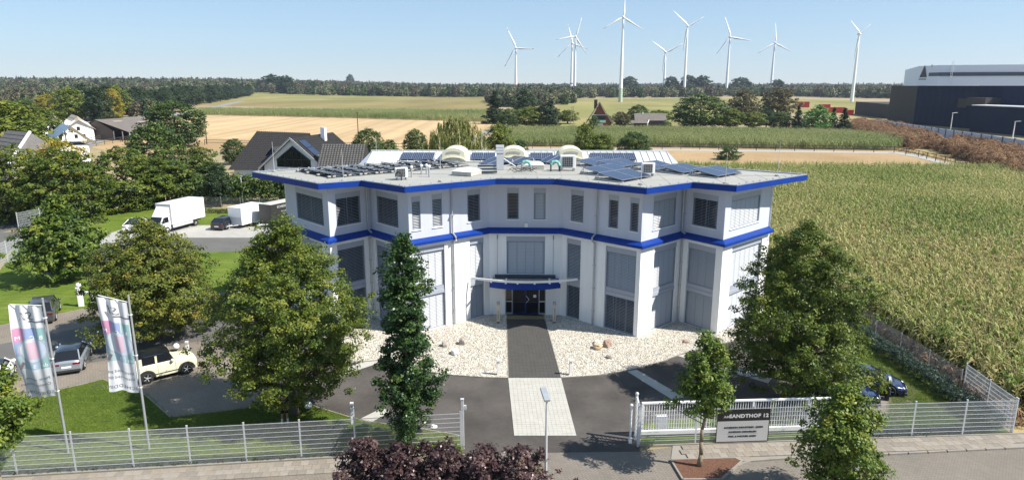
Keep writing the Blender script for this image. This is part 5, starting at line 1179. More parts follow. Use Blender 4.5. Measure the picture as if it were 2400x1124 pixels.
m = MB(); m.add([(3.352, -.88, 1.32), (3.352, .88, 1.32), (2.80, .82, 2.06), (2.80, -.82, 2.06)], [(0, 1, 2, 3)]); m.v = [(x + .03, y, z + .02) for x, y, z in m.v]; m.build('windscreen', 'glass_dark', T_)
m = MB(); m.add([(1.9, -.30, 2.16), (2.7, -.30, 2.13), (2.7, .3, 2.13), (1.9, .3, 2.16)], []); m.add([(1.75, -.95, 2.16), (2.7, -.85, 2.14), (2.7, .85, 2.14), (1.75, .95, 2.16), (1.75, -.95, 3.2), (1.75, .95, 3.2)], [(1, 2, 5, 4), (0, 1, 4), (2, 3, 5)]); m.build('air_deflector', 'white_gloss', T_)
for s in (1, -1):
    m = MB(); m.add([(2.0, s * .985, 1.36), (3.1, s * .985, 1.33), (2.75, s * .93, 2.02), (2.0, s * .93, 2.04)], [(0, 1, 2, 3)]); m.build('side_window', 'glass_dark', T_); m = MB(); m.box(2.9, 3.05, s * 1.18 - .09, s * 1.18 + .09, 1.4, 1.85); m.build('mirror', 'dark_plastic', T_)
    m = MB(); m.box(3.3, 3.36, *sorted((s * .62, s * .92)), .75, .95); m.build('headlight', 'head_clear', T_)
    for x in (2.4, -2.4): wheel(T_, x, s * .92, .42, .26)
    m = MB(); m.box(-2.0 + .2, 1.6, s * 1.12 - .02, s * 1.12 + .02, .55, .9); m.build('side_guard', 'galv', T_)
m = MB(); m.box(-3.9, 1.8, -.5, .5, .6, .94); m.build('chassis', 'black', T_); m = MB(); m.box(3.2, 3.38, -.95, .95, .38, .62); m.build('bumper', 'tarp_grey', T_)
m = MB()
for i in range(14): q0, q1 = -1.9 + i * .25, -1.9 + (i + 1) * .25; m.bar((.2 + .62 * math.cos(q0), 1.204, 2.35 + .95 * math.sin(q0)), (.2 + .62 * math.cos(q1), 1.204, 2.35 + .95 * math.sin(q1)), .06, .004, up=(0, 1, 0))
m.build('side_emblem', 'print_pale', T_)
text('SL', T_, (.25, 1.206, 2.2), .5, 'print_pale', rot=(R(90), 0, R(180))); text('SCHEDDIN', T_, (-2.0, 1.206, 2.55), .38, 'print_pale', rot=(R(90), 0, R(180)))
# trailers
def trailer(label, loc, rz, Lx, Wy, z0, z1, m1, front, group):
    t = empty('box_trailer', loc, rz, label, 'trailer', group); m = MB(); m.box(-Lx / 2, Lx / 2, -Wy / 2, Wy / 2, z0, z1); m.build('box', m1, t, bevel=.03)
    m = MB(); m.bar((Lx / 2, .5, z0), (Lx / 2 + 1.3, 0, .5), .09, .09); m.bar((Lx / 2, -.5, z0), (Lx / 2 + 1.3, 0, .5), .09, .09); m.tube((Lx / 2 + 1.1, 0, .8), (Lx / 2 + 1.1, 0, .12), .04); m.ball((Lx / 2 + 1.4, 0, .52), .07, 8); m.build('drawbar', 'galv', t)
    for s in (1, -1):
        for x in (-.4, .4): wheel(t, x, s * (Wy / 2 - .1), .31, .18)
    return t
a = G(556, 535); t = trailer('white box trailer with drawbar parked beside the black car', (a.x + .6, a.y + 2.0, .02), R(-112), 4.2, 2.2, .45, 2.65, 'white_gloss', 0, 'trailers in the rear yard')
m = MB(); m.box(-2.15, 2.14, -1.13, 1.13, 2.654, 2.70); m.build('roof_lid', 'white_paint', t); m = MB(); m.add([(2.104, -1.05, .5), (2.104, 1.05, .5), (2.104, 1.05, 1.45), (2.104, -1.05, 1.45)], [(0, 1, 2, 3)]); m.build('front_lower_panel', 'print_pale', t)
a = G(625, 534); t = trailer('black tarpaulin trailer with white print parked behind the white trailer', (a.x + .9, a.y + 2.4, .02), R(-118), 4.6, 2.2, .45, 3.0, 'tarp_black', 0, 'trailers in the rear yard')
m = MB(); m.add([(-2.32, -1.12, 3.01), (2.32, -1.12, 3.01), (2.32, 1.12, 3.01), (-2.32, 1.12, 3.01), (2.0, 0, 3.12), (-2.1, 0, 3.12)], [(0, 1, 4, 5), (1, 2, 4), (2, 3, 5, 4), (3, 0, 5)]); m.build('tarpaulin_roof', 'tarp_grey', t)
for k, (s_, z, sz) in enumerate((('SCHEDDIN', 2.45, .42), ('Kunststoff', 1.9, .2), ('Folien', 1.6, .2))): text(s_, t, (.2, 1.104, z), sz, 'print_pale', rot=(R(90), 0, R(180)))

# ------------------------------------------------------------------ person under the large tree
def person(loc, rz, label):
    t = empty('person', loc, rz, label, 'person')
    J = dict(pel=(0, 0, .95), sp=(0, .01, 1.15), ch=(0, .0, 1.36), nk=(0, 0, 1.50), hd=(0, -.02, 1.60), ht=(0, -.01, 1.74),
             hl=(.10, 0, .90), kl=(.12, -.02, .50), al=(.13, .02, .09), tl=(.16, -.16, .04), hr=(-.10, 0, .90), kr=(-.13, -.03, .50), ar=(-.16, .03, .09), tr=(-.21, -.14, .04),
             sl=(.18, 0, 1.42), el=(.24, .03, 1.15), wl=(.20, -.16, .98), sr=(-.18, 0, 1.42), er=(-.25, .04, 1.16), wr=(-.22, -.14, .96), fl=(.19, -.23, .94), fr=(-.21, -.22, .91))
    E = [('pel', 'sp'), ('sp', 'ch'), ('ch', 'nk'), ('nk', 'hd'), ('hd', 'ht'), ('pel', 'hl'), ('hl', 'kl'), ('kl', 'al'), ('al', 'tl'), ('pel', 'hr'), ('hr', 'kr'), ('kr', 'ar'), ('ar', 'tr'), ('ch', 'sl'), ('sl', 'el'), ('el', 'wl'), ('wl', 'fl'), ('ch', 'sr'), ('sr', 'er'), ('er', 'wr'), ('wr', 'fr')]
    rad = dict(pel=(.15, .11), sp=(.14, .10), ch=(.16, .11), nk=(.055, .055), hd=(.085, .095), ht=(.06, .07), hl=(.09, .09), kl=(.058, .058), al=(.04, .04), tl=(.04, .03), hr=(.09, .09), kr=(.058, .058), ar=(.04, .04), tr=(.04, .03), sl=(.065, .06), el=(.042, .042), wl=(.028, .028), fl=(.03, .02), sr=(.065, .06), er=(.042, .042), wr=(.028, .028), fr=(.03, .02))
    def skin(name, keys, edges, mt, grow=0.0, root='pel'):
        me = bpy.data.meshes.new(name); ks = list(keys); me.from_pydata([J[k] for k in ks], [(ks.index(a), ks.index(b)) for a, b in edges], []); o = link(name, me, t)
        bm = bmesh.new(); bm.from_mesh(me); ly = bm.verts.layers.skin.verify(); bm.verts.ensure_lookup_table()
        for k, v in zip(ks, bm.verts): v[ly].radius = (rad[k][0] + grow, rad[k][1] + grow); v[ly].use_root = k == root
        bm.to_mesh(me); bm.free(); s = o.modifiers.new('skin', 'SKIN'); s.use_smooth_shade = True
        o.modifiers.new('sub', 'SUBSURF').levels = 2; o.modifiers['sub'].render_levels = 2; me.materials.append(M[mt]); return o
    skin('body', J.keys(), E, 'skin')
    J['hlc'] = (.118, -.018, .56); J['hrc'] = (-.128, -.027, .56); rad['hlc'] = (.095, .09); rad['hrc'] = (.095, .09)
    skin('shorts', ['pel', 'hl', 'hlc', 'hr', 'hrc'], [('pel', 'hl'), ('hl', 'hlc'), ('pel', 'hr'), ('hr', 'hrc')], 'shirt_black', .016)
    J['slc'] = (.22, .02, 1.25); J['src'] = (-.22, .02, 1.25); rad['slc'] = (.055, .055); rad['src'] = (.055, .055)
    J['hem'] = (0, .01, .98); rad['hem'] = (.155, .115)
    skin('shirt', ['hem', 'sp', 'ch', 'sl', 'slc', 'sr', 'src'], [('hem', 'sp'), ('sp', 'ch'), ('ch', 'sl'), ('sl', 'slc'), ('ch', 'sr'), ('sr', 'src')], 'shirt_black', .018, 'hem')
    m = MB(); m.lathe([(.183, 1.33), (.185, 1.36)], 20); m.v = [(x, y * .74, z) for x, y, z in m.v]; m.build('chest_stripe', 'sock', t)
    for s in (1, -1):
        x = .13 if s > 0 else -.16; m = MB(); m.tube((x, .02, .08), (x * .98, .01, .26), .05, .056, 10); m.build('sock', 'sock', t, True); m = MB(); m.ball((x + s * .015, -.05, .05), .075, 12, 0, .75); m.v = [(p[0], (p[1] + .05) * 1.9 - .05, p[2]) for p in m.v]; m.build('shoe', 'sock', t, True)
        for i in range(5): f = J['fl' if s > 0 else 'fr']; a = Vector(f) + Vector(((i - 2) * .016, 0, 0)); m = MB(); m.tube(a, a + Vector((0, -.045, -.03 if i else 0)), .009, .008, 6); m.tube(a + Vector((0, -.045, -.03 if i else 0)), a + Vector((0, -.055, -.07 if i else -.02)), .008, .006, 6); m.build('finger', 'skin', t, True)
    m = MB(); m.ball((0, .01, 1.66), .112, 14, 0, 1.0); m.v = [(x * .92, y, z) for x, y, z in m.v if True]; h_ = m.build('hair', 'hair', t, True); h_.location = (0, .012, .018)
    m = MB(); m.ball((0, -.115, 1.60), .018, 8); m.build('nose', 'skin', t, True)
    for s in (1, -1): m = MB(); m.ball((s * .035, -.098, 1.635), .012, 8); m.build('eye', 'black', t, True); m = MB(); m.ball((s * .092, -.01, 1.61), .025, 8); m.build('ear', 'skin', t, True)
    m = MB(); m.box(-.03, .03, -.112, -.100, 1.555, 1.565); m.build('mouth', 'tail_red', t)
    return t
p = G(669, 990); person((p.x, p.y, .01), R(12), 'person in black shirt and shorts with white socks standing under the large tree')
# ------------------------------------------------------------------ near trees, hedges, planting
p = G(672, 978); tree('lime_tree', 'large olive-green lime tree beside the standing person on the front lawn', (p.x + .35, p.y + .4, 0), 21, 11.15, 1.9, [(0, 2.3), (.07, 3.1), (.33, 4.0), (.58, 3.85), (.7, 3.0), (.83, 1.9), (.93, 1.1), (1, .3)], 1250, 80, .068, .43, 'leaf_lime', .2, 90, lump=.24, gold=.22, droop=.5, surf=.42)
p = G(370, 788); tree('lime_tree', 'golden-tipped lime tree behind the right banner flag', (p.x, p.y, 0), 22, 8.6, 1.1, [(0, 3.4), (.23, 4.4), (.5, 4.2), (.66, 3.7), (.8, 2.4), (.92, 1.4), (1, .4)], 1100, 64, .080, .45, 'leaf_lime_gold', .2, 80, lump=.22, gold=.15, droop=.4, surf=.42)
p = G(1862, 935); tree('lime_tree', 'large olive-green lime tree in front of the right wing of the office', (p.x, p.y, 0), 23, 10.5, 1.4, [(0, 3.0), (.1, 3.7), (.39, 3.85), (.67, 3.3), (.8, 2.4), (.92, 1.5), (1, .4)], 1150, 78, .069, .43, 'leaf_lime', .2, 90, lump=.26, gold=.16, droop=.4, surf=.42)
p = G(155, 655); tree('maple_tree', 'young fresh-green maple with pointed top on the far left lawn', (p.x, p.y, 0), 24, 8.3, .9, [(0, 2.6), (.2, 3.6), (.45, 3.1), (.62, 2.5), (.75, 1.0), (.9, .5), (1, .15)], 520, 36, .155, .6, 'leaf_fresh', .15, 60, lump=.3, surf=.5)
p = G(962, 1052); tree('columnar_oak', 'dark glossy columnar tree rising before the office front', (p.x, p.y, 0), 25, 11.2, .3, [(0, .5), (.1, .7), (.18, 1.3), (.38, 1.45), (.5, 1.1), (.7, 1.1), (.86, 1.05), (.94, .6), (1, .1)], 620, 70, .070, .34, 'leaf_oak', .14, 50, lump=.35, surf=.5)
g = 'street trees along the pavement'
p = G(1638, 1095); tree('street_tree', 'slim street tree in the mulch bed before the address sign', (p.x, p.y, .1), 26, 6.9, 2.85, [(0, .6), (.15, 1.3), (.35, 1.25), (.55, 1.05), (.75, .85), (.9, .75), (1, .3)], 200, 50, .072, .36, 'leaf_fresh', .10, 40, 'bark_pale', g, lump=.38, surf=.6, lean=(.25, 0))
tree('street_tree', 'bushy street tree at the bottom right in front of the fence', (14.35, 26.2, 0), 27, 5.6, 1.0, [(0, 1.2), (.2, 1.55), (.45, 1.6), (.65, 1.3), (.8, .85), (.92, .5), (1, .2)], 400, 54, .072, .36, 'leaf_fresh', .12, 50, 'bark_pale', g, lump=.42, surf=.5)
tree('street_tree', 'street tree cut off by the left edge of the picture', (-23.6, 27.35, 0), 28, 5.9, 2.2, [(0, .8), (.15, 1.55), (.4, 1.8), (.65, 1.4), (.85, .9), (1, .3)], 330, 50, .082, .40, 'leaf_fresh', .12, 40, 'bark_pale', g, lump=.3, surf=.45)
labs = ['leftmost', 'second from left', 'middle', 'fourth from left', 'rightmost, beside the street lamp']
for k, (x, y, h, r) in enumerate(((-6.3, 25.5, 3.3, 1.1), (-4.6, 25.0, 3.35, 1.2), (-3.0, 25.2, 3.45, 1.15), (-1.2, 25.0, 3.25, 1.1), (.45, 24.9, 3.3, 1.2))):
    tree('purple_plum', f'purple-leaved plum shrub in the foreground, {labs[k]}', (x, y, 0), 40 + k, h, .5, [(0, r * .8), (.3, r * 1.15), (.6, r * 1.15), (.82, r * .9), (1, r * .5)], 230, 40, .072, .27, 'leaf_plum', .06, 70, group='purple plum shrubs before the driveway', cat='shrub', lump=.5, surf=.65)
# juniper hedge along the right fence, low planting along the front fences
def hedge(name, label, pts, w, h, n, leaf, matn, seed, cr=.22, nl=26, cat='hedge', hvar=.25):
    rng = np.random.default_rng(seed); P = []
    L = [ (b - a).length for a, b in zip(pts[:-1], pts[1:])]; T = sum(L)
    for i in range(n):
        s = rng.uniform(0, T); k = 0
        while s > L[k] and k < len(L) - 1: s -= L[k]; k += 1
        d = (pts[k + 1] - pts[k]) / L[k]; nn = Vector((-d.y, d.x, 0)); c = pts[k] + d * s; u = rng.uniform(-1, 1); hh = h * (1 - hvar * (.5 + .5 * math.sin(s * 2.1 + k * 3 + c.x)) * (u * u + .4)); z = hh * rng.uniform(0, 1) ** .5
        q = c + nn * (u * w * (1 - .25 * (z / h) ** 2)); P.append((q.x, q.y, z))
    c = np.array(P); idx = np.repeat(np.arange(n), nl); m_ = len(idx); off = rng.normal(0, .6, (m_, 3)); off[:, 2] *= .7
    p0 = c[idx] + off * cr; p0[:, 2] = np.maximum(p0[:, 2], .02); nrm = norm(off + np.array([0, 0, .6]) + rng.normal(0, .4, (m_, 3))); t = norm(np.cross(nrm, rng.normal(0, 1, (m_, 3)))); b = norm(np.cross(nrm, t)); ls = leaf * rng.uniform(.7, 1.3, (m_, 1))
    tint = np.clip(rng.normal(.4, .18, n), 0, 1)[idx] + rng.normal(0, .08, m_)
    base = p0.mean(0); base[2] = 0
    o = link(name, quad_mesh(name, p0 - base, t * ls, b * ls * .6, tint, matn), None, tuple(base)); return tag(o, label, cat)
hedge('juniper_hedge', 'blue-green juniper hedge along the right boundary fence', [Vector((26.0, 32.6, 0)), Vector((25.9, 38, 0)), Vector((25.7, 44, 0)), Vector((25.5, 52, 0))], .65, 1.0, 2200, .032, 'leaf_juniper', 3, .13, 36)
hedge('ground_cover', 'dark low planting at the foot of the right front fence', [Vector((18.4, 31.9, 0)), Vector((25.8, 32.5, 0))], .28, .35, 420, .035, 'leaf_juniper', 4, .12, 22, 'plant')
hedge('ground_cover', 'dark low planting at the foot of the left front fence', [FL0 + Vector((0, .1, 0)), FL1 + Vector((-5.5, -.5, 0))], .14, .24, 560, .03, 'leaf_dark', 5, .09, 16, 'plant')
hedge('weeds', 'green weeds around the base of the columnar tree', [Vector((-6.2, 30.2, 0)), Vector((-3.6, 30.5, 0))], .25, .45, 120, .04, 'leaf_fresh', 6, .12, 16, 'plant')
hedge('laurel_hedge', 'long dark laurel hedge behind the rear yard', [G(395, 478), G(500, 474), G(600, 474), G(700, 474)], 2.0, 4.2, 1500, .16, 'leaf_mid', 7, .55, 26)
hedge('low_planting', 'reddish low planting strip between yard lawn and fence', [G(425, 497), G(650, 501)], .7, .5, 300, .07, 'leaf_brown', 8, .25, 14, 'plant')
hedge('lawn_shrub', 'small tuft of grass and litter beside the gate under the fence', [Vector((-2.9, 30.3, 0)), Vector((-2.5, 30.2, 0))], .15, .4, 24, .04, 'leaf_fresh', 9, .1, 12, 'plant')

# shared crowns for trees of the middle distance and beyond
def variants(prefix, seeds, H, z0, prof, nc, nl, leaf, cr, matn, r0=.3, **kw):
    out = []
    for s in seeds:
        cm, cc = crown(prefix + '_crown', s, H, z0, prof, nc, nl, leaf, cr, matn, **kw); out.append((cm, trunk_mesh(prefix + '_trunk', s, H, r0, z0, cc, 14, 'bark')))
    return out
rnd = [(0, 2.4), (.2, 4.0), (.5, 4.4), (.75, 3.6), (.92, 2.0), (1, .6)]
V = {'round': variants('round_tree', (60, 61, 62), 10, .8, rnd, 460, 34, .17, .68, 'leaf_mid', lump=.14, surf=.34),
     'dome': variants('dome_tree', (160, 161), 10, .3, [(0, 3.6), (.2, 4.3), (.5, 4.4), (.75, 3.6), (.92, 2.1), (1, .6)], 520, 34, .155, .62, 'leaf_lime', lump=.13, surf=.34, gold=.2),
     'dark': variants('dark_tree', (63, 64), 12, 1.8, rnd, 300, 30, .22, .8, 'leaf_dark', lump=.22, surf=.4),
     'gold': variants('gold_tree', (66,), 9, .4, rnd, 320, 34, .17, .7, 'leaf_gold', lump=.22, surf=.4, gold=.2),
     'bright': variants('bright_tree', (67,), 10, .4, [(0, 2.6), (.2, 3.8), (.6, 3.6), (.85, 2.4), (1, .8)], 300, 30, .2, .8, 'leaf_bright', lump=.25, surf=.4),
     'brown': variants('brown_tree', (68, 69), 9, .6, rnd, 260, 30, .22, .8, 'leaf_brown', lump=.25, surf=.4),
     'conifer': variants('conifer', (70, 71), 12, .4, [(0, 3.0), (.3, 2.3), (.6, 1.5), (.85, .7), (1, .1)], 300, 26, .22, .6, 'leaf_dark', lump=.25, surf=.5, droop=.6),
     'olive': variants('olive_tree', (72, 73), 11, 2.2, rnd, 280, 30, .24, .85, 'leaf_lime', lump=.3, surf=.4, gold=.3),
     'poplar': variants('poplar', (74,), 16, 1.2, [(0, 3.5), (.2, 5.2), (.6, 5.6), (.85, 4), (1, 1.5)], 260, 26, .42, 1.3, 'leaf_dark', lump=.2, surf=.35),
     'shrub': variants('shrub', (75, 76), 3.2, .05, [(0, 1.5), (.3, 1.9), (.7, 1.6), (1, .5)], 150, 26, .12, .4, 'leaf_mid', r0=.06, lump=.25, surf=.5)}
BASEH = {'dome': 10, 'round': 10, 'dark': 12, 'gold': 9, 'bright': 10, 'brown': 9, 'conifer': 12, 'olive': 11, 'poplar': 16, 'shrub': 3.2}
BASER = {'dome': 4.4, 'round': 4.4, 'dark': 4.4, 'gold': 4.4, 'bright': 3.8, 'brown': 4.4, 'conifer': 3.0, 'olive': 4.4, 'poplar': 5.6, 'shrub': 1.9}
def far_tree(kind, x, y, h, r, label, k=0, name=None, group=None, cat='tree'):
    cm, tm = V[kind][k % len(V[kind])]; t = empty(name or ('conifer' if kind == 'conifer' else 'shrub' if kind == 'shrub' else 'broadleaf_tree'), (x, y, 0), random.uniform(0, 6.28), label, cat, group)
    t.scale = (r / BASER[kind], r / BASER[kind], h / BASEH[kind]); link('crown', cm, t); link('trunk', tm, t); return t
def px_tree(kind, px, py_base, py_top, rpx, label, k=0, Y=None, **kw):
    """stand a tree where the sight line through its foot meets the ground; height and spread from the photograph's survey"""
    p = G(px, py_base) if Y is None else Vector((GY(px, py_base, Y).x, Y, 0)); top = GY(px, py_top, p.y).z; dep = p.y * CP + (CAMH - top / 2) * SP
    return far_tree(kind, p.x, p.y, max(1.5, top), rpx * dep / FOC, label, k, **kw)
for a in (('dome', 45, 515, 345, 90, 'big dark green broadleaf tree overhanging the side road at far left', 0), ('dome', 160, 520, 352, 95, 'big dense broadleaf tree above the silver side-road fence', 1), ('gold', 150, 480, 330, 78, 'yellow-green topped tree behind the big roadside tree', 0),
          ('gold', 45, 450, 350, 40, 'golden bush crown at the left edge beyond the side road', 0), ('dome', 300, 490, 348, 85, 'broad dark green tree over the shed beside the yard', 2), ('olive', 395, 480, 372, 60, 'green tree merging into the left end of the laurel hedge', 0),
          ('round', 375, 440, 290, 68, 'rounded dark green tree left of the dark-roofed house', 0), ('round', 415, 345, 238, 72, 'large round green tree standing at the stubble field corner', 1), ('olive', 40, 410, 240, 88, 'tall feathery green tree before the thatched farmhouse', 1),
          ('olive', 100, 352, 250, 55, 'light green tree left of the thatched farmhouse', 0), ('olive', 470, 420, 345, 42, 'bushy garden tree before the dark-roofed house', 1), ('round', 550, 385, 325, 28, 'grey-green bush beside the steep dark roof', 2),
          ('shrub', 500, 425, 382, 36, 'light green garden bush left of the dark-roofed house', 0), ('shrub', 565, 430, 398, 25, 'small bush under the dark-roofed house gutter', 1), ('shrub', 450, 425, 395, 30, 'low bush at the garden edge', 0),
          ('round', 866, 385, 302, 38, 'green tree behind the left end of the rear hall', 0), ('shrub', 915, 372, 330, 30, 'low green bush right of the tree behind the rear hall', 1), ('round', 975, 380, 303, 30, 'dark green tree left of the weeping willow', 1),
          ('olive', 1170, 385, 290, 32, 'bright green tree right of the weeping willow', 0), ('shrub', 1215, 372, 330, 26, 'white-flowered bush behind the middle cream dormer', 0), ('olive', 1370, 385, 290, 26, 'slender light green tree behind the right cream dormer', 1),
          ('olive', 1408, 385, 312, 30, 'yellow-green tree behind the rear hall solar modules', 0), ('round', 1485, 380, 309, 40, 'dark glossy round tree behind the right end of the rear hall', 2), ('shrub', 1707, 374, 343, 31, 'lone round green bush on the dry meadow strip', 1)):
    px_tree(*a)
t = empty('weeping_willow', tuple(G(1063, 385, 0)), .4, 'pale green weeping willow behind the rear hall', 'tree')
t.location = GY(1068, 360, 110).x, 110, 0; link('crown', crown('willow_crown', 80, 12.4, 3.0, [(0, 4.2), (.25, 4.9), (.6, 5.0), (.85, 3.6), (1, 1.2)], 620, 48, .15, .5, 'leaf_willow', hang=1.2, surf=.3, lump=.2)[0], t); link('trunk', trunk_mesh('willow_trunk', 80, 12.4, .4, 3.0, [], 0), t)
p = Vector((GY(508, 400, 100).x, 100, 0)); far_tree('dark', p.x, p.y, 6.2, 2.0, 'dark purple-leaved tree left of the steep dark roof', 0, name='purple_tree').children[0]
# ------------------------------------------------------------------ tree row, copses and woods beyond
g = 'dark trees lining the road past the stubble field'
A, B = Vector((G(205, 284).x, G(205, 284).y, 0)), Vector((-392, 1010, 0))
for i in range(52):
    f = (i / 51) ** 1.25; q = A.lerp(B, f); s = random.uniform(.85, 1.15)
    far_tree(('dark', 'olive', 'dark', 'poplar')[i % 4] if i < 7 else 'dark', q.x + random.uniform(-4, 4), q.y + random.uniform(-5, 5), 15.5 * s, 7.4 * s, 'dark green tree in the long roadside row beyond the stubble field' if i > 6 else ['leafy roadside tree nearest the barn', 'yellowish roadside tree behind the barn', 'dark roadside tree, third from the barn', 'broad roadside tree, fourth from the barn', 'dark roadside tree, fifth from the barn', 'pale roadside tree, sixth from the barn', 'dark roadside tree, seventh from the barn'][i], i, group=g)
for a in (('olive', 30, 300, 235, 34, 'light bushy tree at the left edge below the wood', 0), ('round', 60, 290, 232, 32, 'green bushy tree beyond the thatched farmhouse', 1), ('gold', 120, 290, 222, 36, 'yellow-green bushy tree beyond the thatched farmhouse', 0), ('olive', 170, 300, 205, 34, 'pale-topped tree beside the road left of the barn', 0), ('dark', 240, 300, 205, 30, 'dark tree beside the road above the barn', 1), ('gold', 268, 285, 208, 26, 'yellowish tree beside the road above the barn', 0),
          ('shrub', 155, 318, 288, 24, 'round bush before the white farmhouse gable', 0), ('shrub', 172, 325, 304, 14, 'clipped dark bush beside the white farmhouse gable', 1), ('shrub', 210, 318, 300, 18, 'dark topiary tree beside the barn', 0), ('gold', 218, 326, 308, 12, 'small golden bush beside the barn', 0), ('shrub', 238, 323, 306, 12, 'small green bush at the barn corner', 1),
          ('conifer', 1160, 290, 215, 30, 'tall dark conifer left of the copse by the corn', 0), ('dark', 1228, 275, 213, 34, 'large dark broadleaf tree at the copse by the corn', 0), ('round', 1192, 306, 255, 30, 'bushy green tree at the left end of the copse', 1), ('olive', 1240, 305, 250, 34, 'olive bushy tree in the copse left of the brick gable house', 0), ('dark', 1280, 305, 240, 30, 'dark tree left of the lattice posts', 1), ('conifer', 1290, 300, 232, 24, 'dark spruce rising left of the brick gable house', 1), ('olive', 1330, 290, 258, 25, 'brownish bush beside the brick gable house', 1), ('shrub', 1392, 312, 275, 18, 'light bush directly in front of the brick gable house', 0),
          ('brown', 1455, 296, 262, 24, 'brownish bush between brick gable house and grey farm shed', 0), ('round', 1495, 293, 246, 26, 'green tree behind the grey farm shed', 0), ('round', 1420, 300, 268, 16, 'small tree right of the brick gable house', 2), ('olive', 1545, 290, 258, 30, 'olive bush behind the right end of the farm shed', 0), ('shrub', 1560, 308, 285, 22, 'green bush in front of the farm shed', 1),
          ('round', 1640, 304, 222, 66, 'very large round green tree right of the farm shed', 0), ('brown', 1738, 285, 212, 36, 'brown-green tree beyond the large round tree', 0), ('brown', 1820, 280, 205, 44, 'largest brown-green tree at the centre of the copse', 1), ('olive', 1710, 306, 255, 34, 'olive tree at the edge of the corn', 1), ('olive', 1765, 306, 262, 26, 'thin yellowish tree at the edge of the corn', 0), ('dark', 1795, 300, 255, 26, 'dark tree at the edge of the corn', 0),
          ('round', 1828, 306, 262, 28, 'rounded mid-green tree at the edge of the corn', 1), ('conifer', 1868, 308, 248, 18, 'first dark spruce left of the bright green tree', 0), ('bright', 1912, 314, 247, 34, 'vivid bright green tree among the dark spruces', 0), ('conifer', 1950, 313, 250, 14, 'dark spruce right of the bright green tree', 1), ('conifer', 1975, 316, 255, 22, 'rightmost dark spruce at the end of the copse', 0), ('shrub', 1935, 316, 290, 16, 'light green bush at the foot of the spruces', 0),
          ('poplar', 640, 222, 175, 26, 'tall round tree standing above the wood left of centre', 0), ('poplar', 672, 224, 178, 20, 'second tall round tree above the wood left of centre', 0), ('dark', 735, 223, 193, 17, 'dark tree beside the far farmhouse', 0), ('poplar', 1475, 218, 180, 20, 'tall dark tree right of the nearest turbine tower', 0), ('poplar', 1572, 222, 180, 18, 'tall dark tree below the smaller middle turbine', 0), ('poplar', 1612, 222, 177, 20, 'tall tree below the third turbine from the right group, left half', 0), ('poplar', 1645, 222, 178, 22, 'tall tree below the third turbine from the right group, right half', 0), ('poplar', 1735, 222, 182, 24, 'broad tree line crown below the right-centre turbines', 0), ('poplar', 1820, 222, 187, 18, 'tree at the tree line below the slim turbine', 0), ('poplar', 822, 210, 175, 10, 'isolated tall tree breaking the horizon left of centre', 0)):
    px_tree(*a)
leaf_mat('leaf_forest_pale', [(0, (.045, .06, .025)), (.5, (.085, .10, .04)), (1, (.13, .14, .07))], .15, rw=.5)
leaf_mat('leaf_forest_brown', [(0, (.04, .035, .02)), (.5, (.07, .060, .032)), (1, (.10, .085, .05))], .15, rw=.4)
# woods: countless trees, three kinds of crown
rng = np.random.default_rng(91)
def woodproto(seed, H, prof, leaf, matn, n=90, nl=9, z0=1.0): return crown('wood_tree', seed, H, z0, prof, n, nl, leaf, 1.3, matn, lump=.2, surf=.3)[0]
DM = [(0, 4.5), (.3, 6.6), (.65, 6.4), (.88, 4.2), (1, 1.5)]
WP = [woodproto(101, 14, DM, 1.0, 'leaf_forest', 120), woodproto(102, 12, DM, 1.0, 'leaf_forest_pale', 120), woodproto(103, 15, DM, .95, 'leaf_forest_brown', 120), woodproto(105, 13, DM, 1.0, 'leaf_forest', 120), woodproto(106, 14, DM, 1.0, 'leaf_mid', 120), woodproto(104, 17, [(0, 3.6), (.4, 2.4), (.8, 1.0), (1, .1)], .8, 'leaf_dark')]
def wood(label, poly, n, smin, smax, zf=None, protos=WP):
    P = pts_in(poly, n, rng)
    if zf: P[:, 2] = [zf(x, y) for x, y, _ in P]
    return scatter('woodland', P, protos, rng, smin, smax, .02, label=label)
def hill(x, y):
    return max(0.0, 16.0 * min(1, max(0, (y - 700) / 900)) * min(1, max(0, (-x - 80) / 700)))
gx = np.linspace(-3200, 200, 40); gy = np.linspace(600, 3200, 40); mb = MB(); mb.v = [(x, y, hill(x, y) - .3) for y in gy for x in gx]
for j in range(39):
    for i in range(39): a = j * 40 + i; mb.f.append((a, a + 1, a + 41, a + 40)); mb.m.append(0)
mb.build('hill', 'far_meadow', kind='structure', smooth=True)
wood('far mixed wood covering the horizon at left', [(-2400, 1150), (-700, 1100), (-360, 1120), (-250, 2400), (-2600, 2600)], 7000, .85, 1.3, hill)
wood('bushy wood beyond the roadside trees at far left', [(-560, 520), (-420, 560), (-430, 1100), (-1300, 1200), (-900, 650)], 2200, .6, 1.0, hill)
wood('far mixed wood along the horizon at centre', [(-360, 1090), (-100, 1000), (60, 1010), (70, 1900), (-400, 2200)], 2600, .7, 1.15)
wood('wood beyond the field with the tallest turbine', [(60, 880), (330, 1020), (900, 1030), (1200, 2300), (60, 2300)], 5200, .65, 1.1)
wood('grey-green woodland edge right of the centre copse', [(-5, 520), (60, 640), (75, 1000), (20, 1000), (-30, 760)], 500, .5, .85)
wood('dark wood left of the industrial hall', [(440, 960), (560, 800), (900, 800), (1300, 2000), (500, 1500)], 2600, .8, 1.15, protos=WP[:3])
wood('farm hedgerow at the left below the wood', [(-250, 380), (-200, 395), (-330, 560), (-430, 560)], 170, .45, .8)
wood('distant tree belt along the horizon', [(-3500, 2600), (3500, 2600), (4200, 3100), (-4200, 3100)], 3500, 1.2, 1.6)

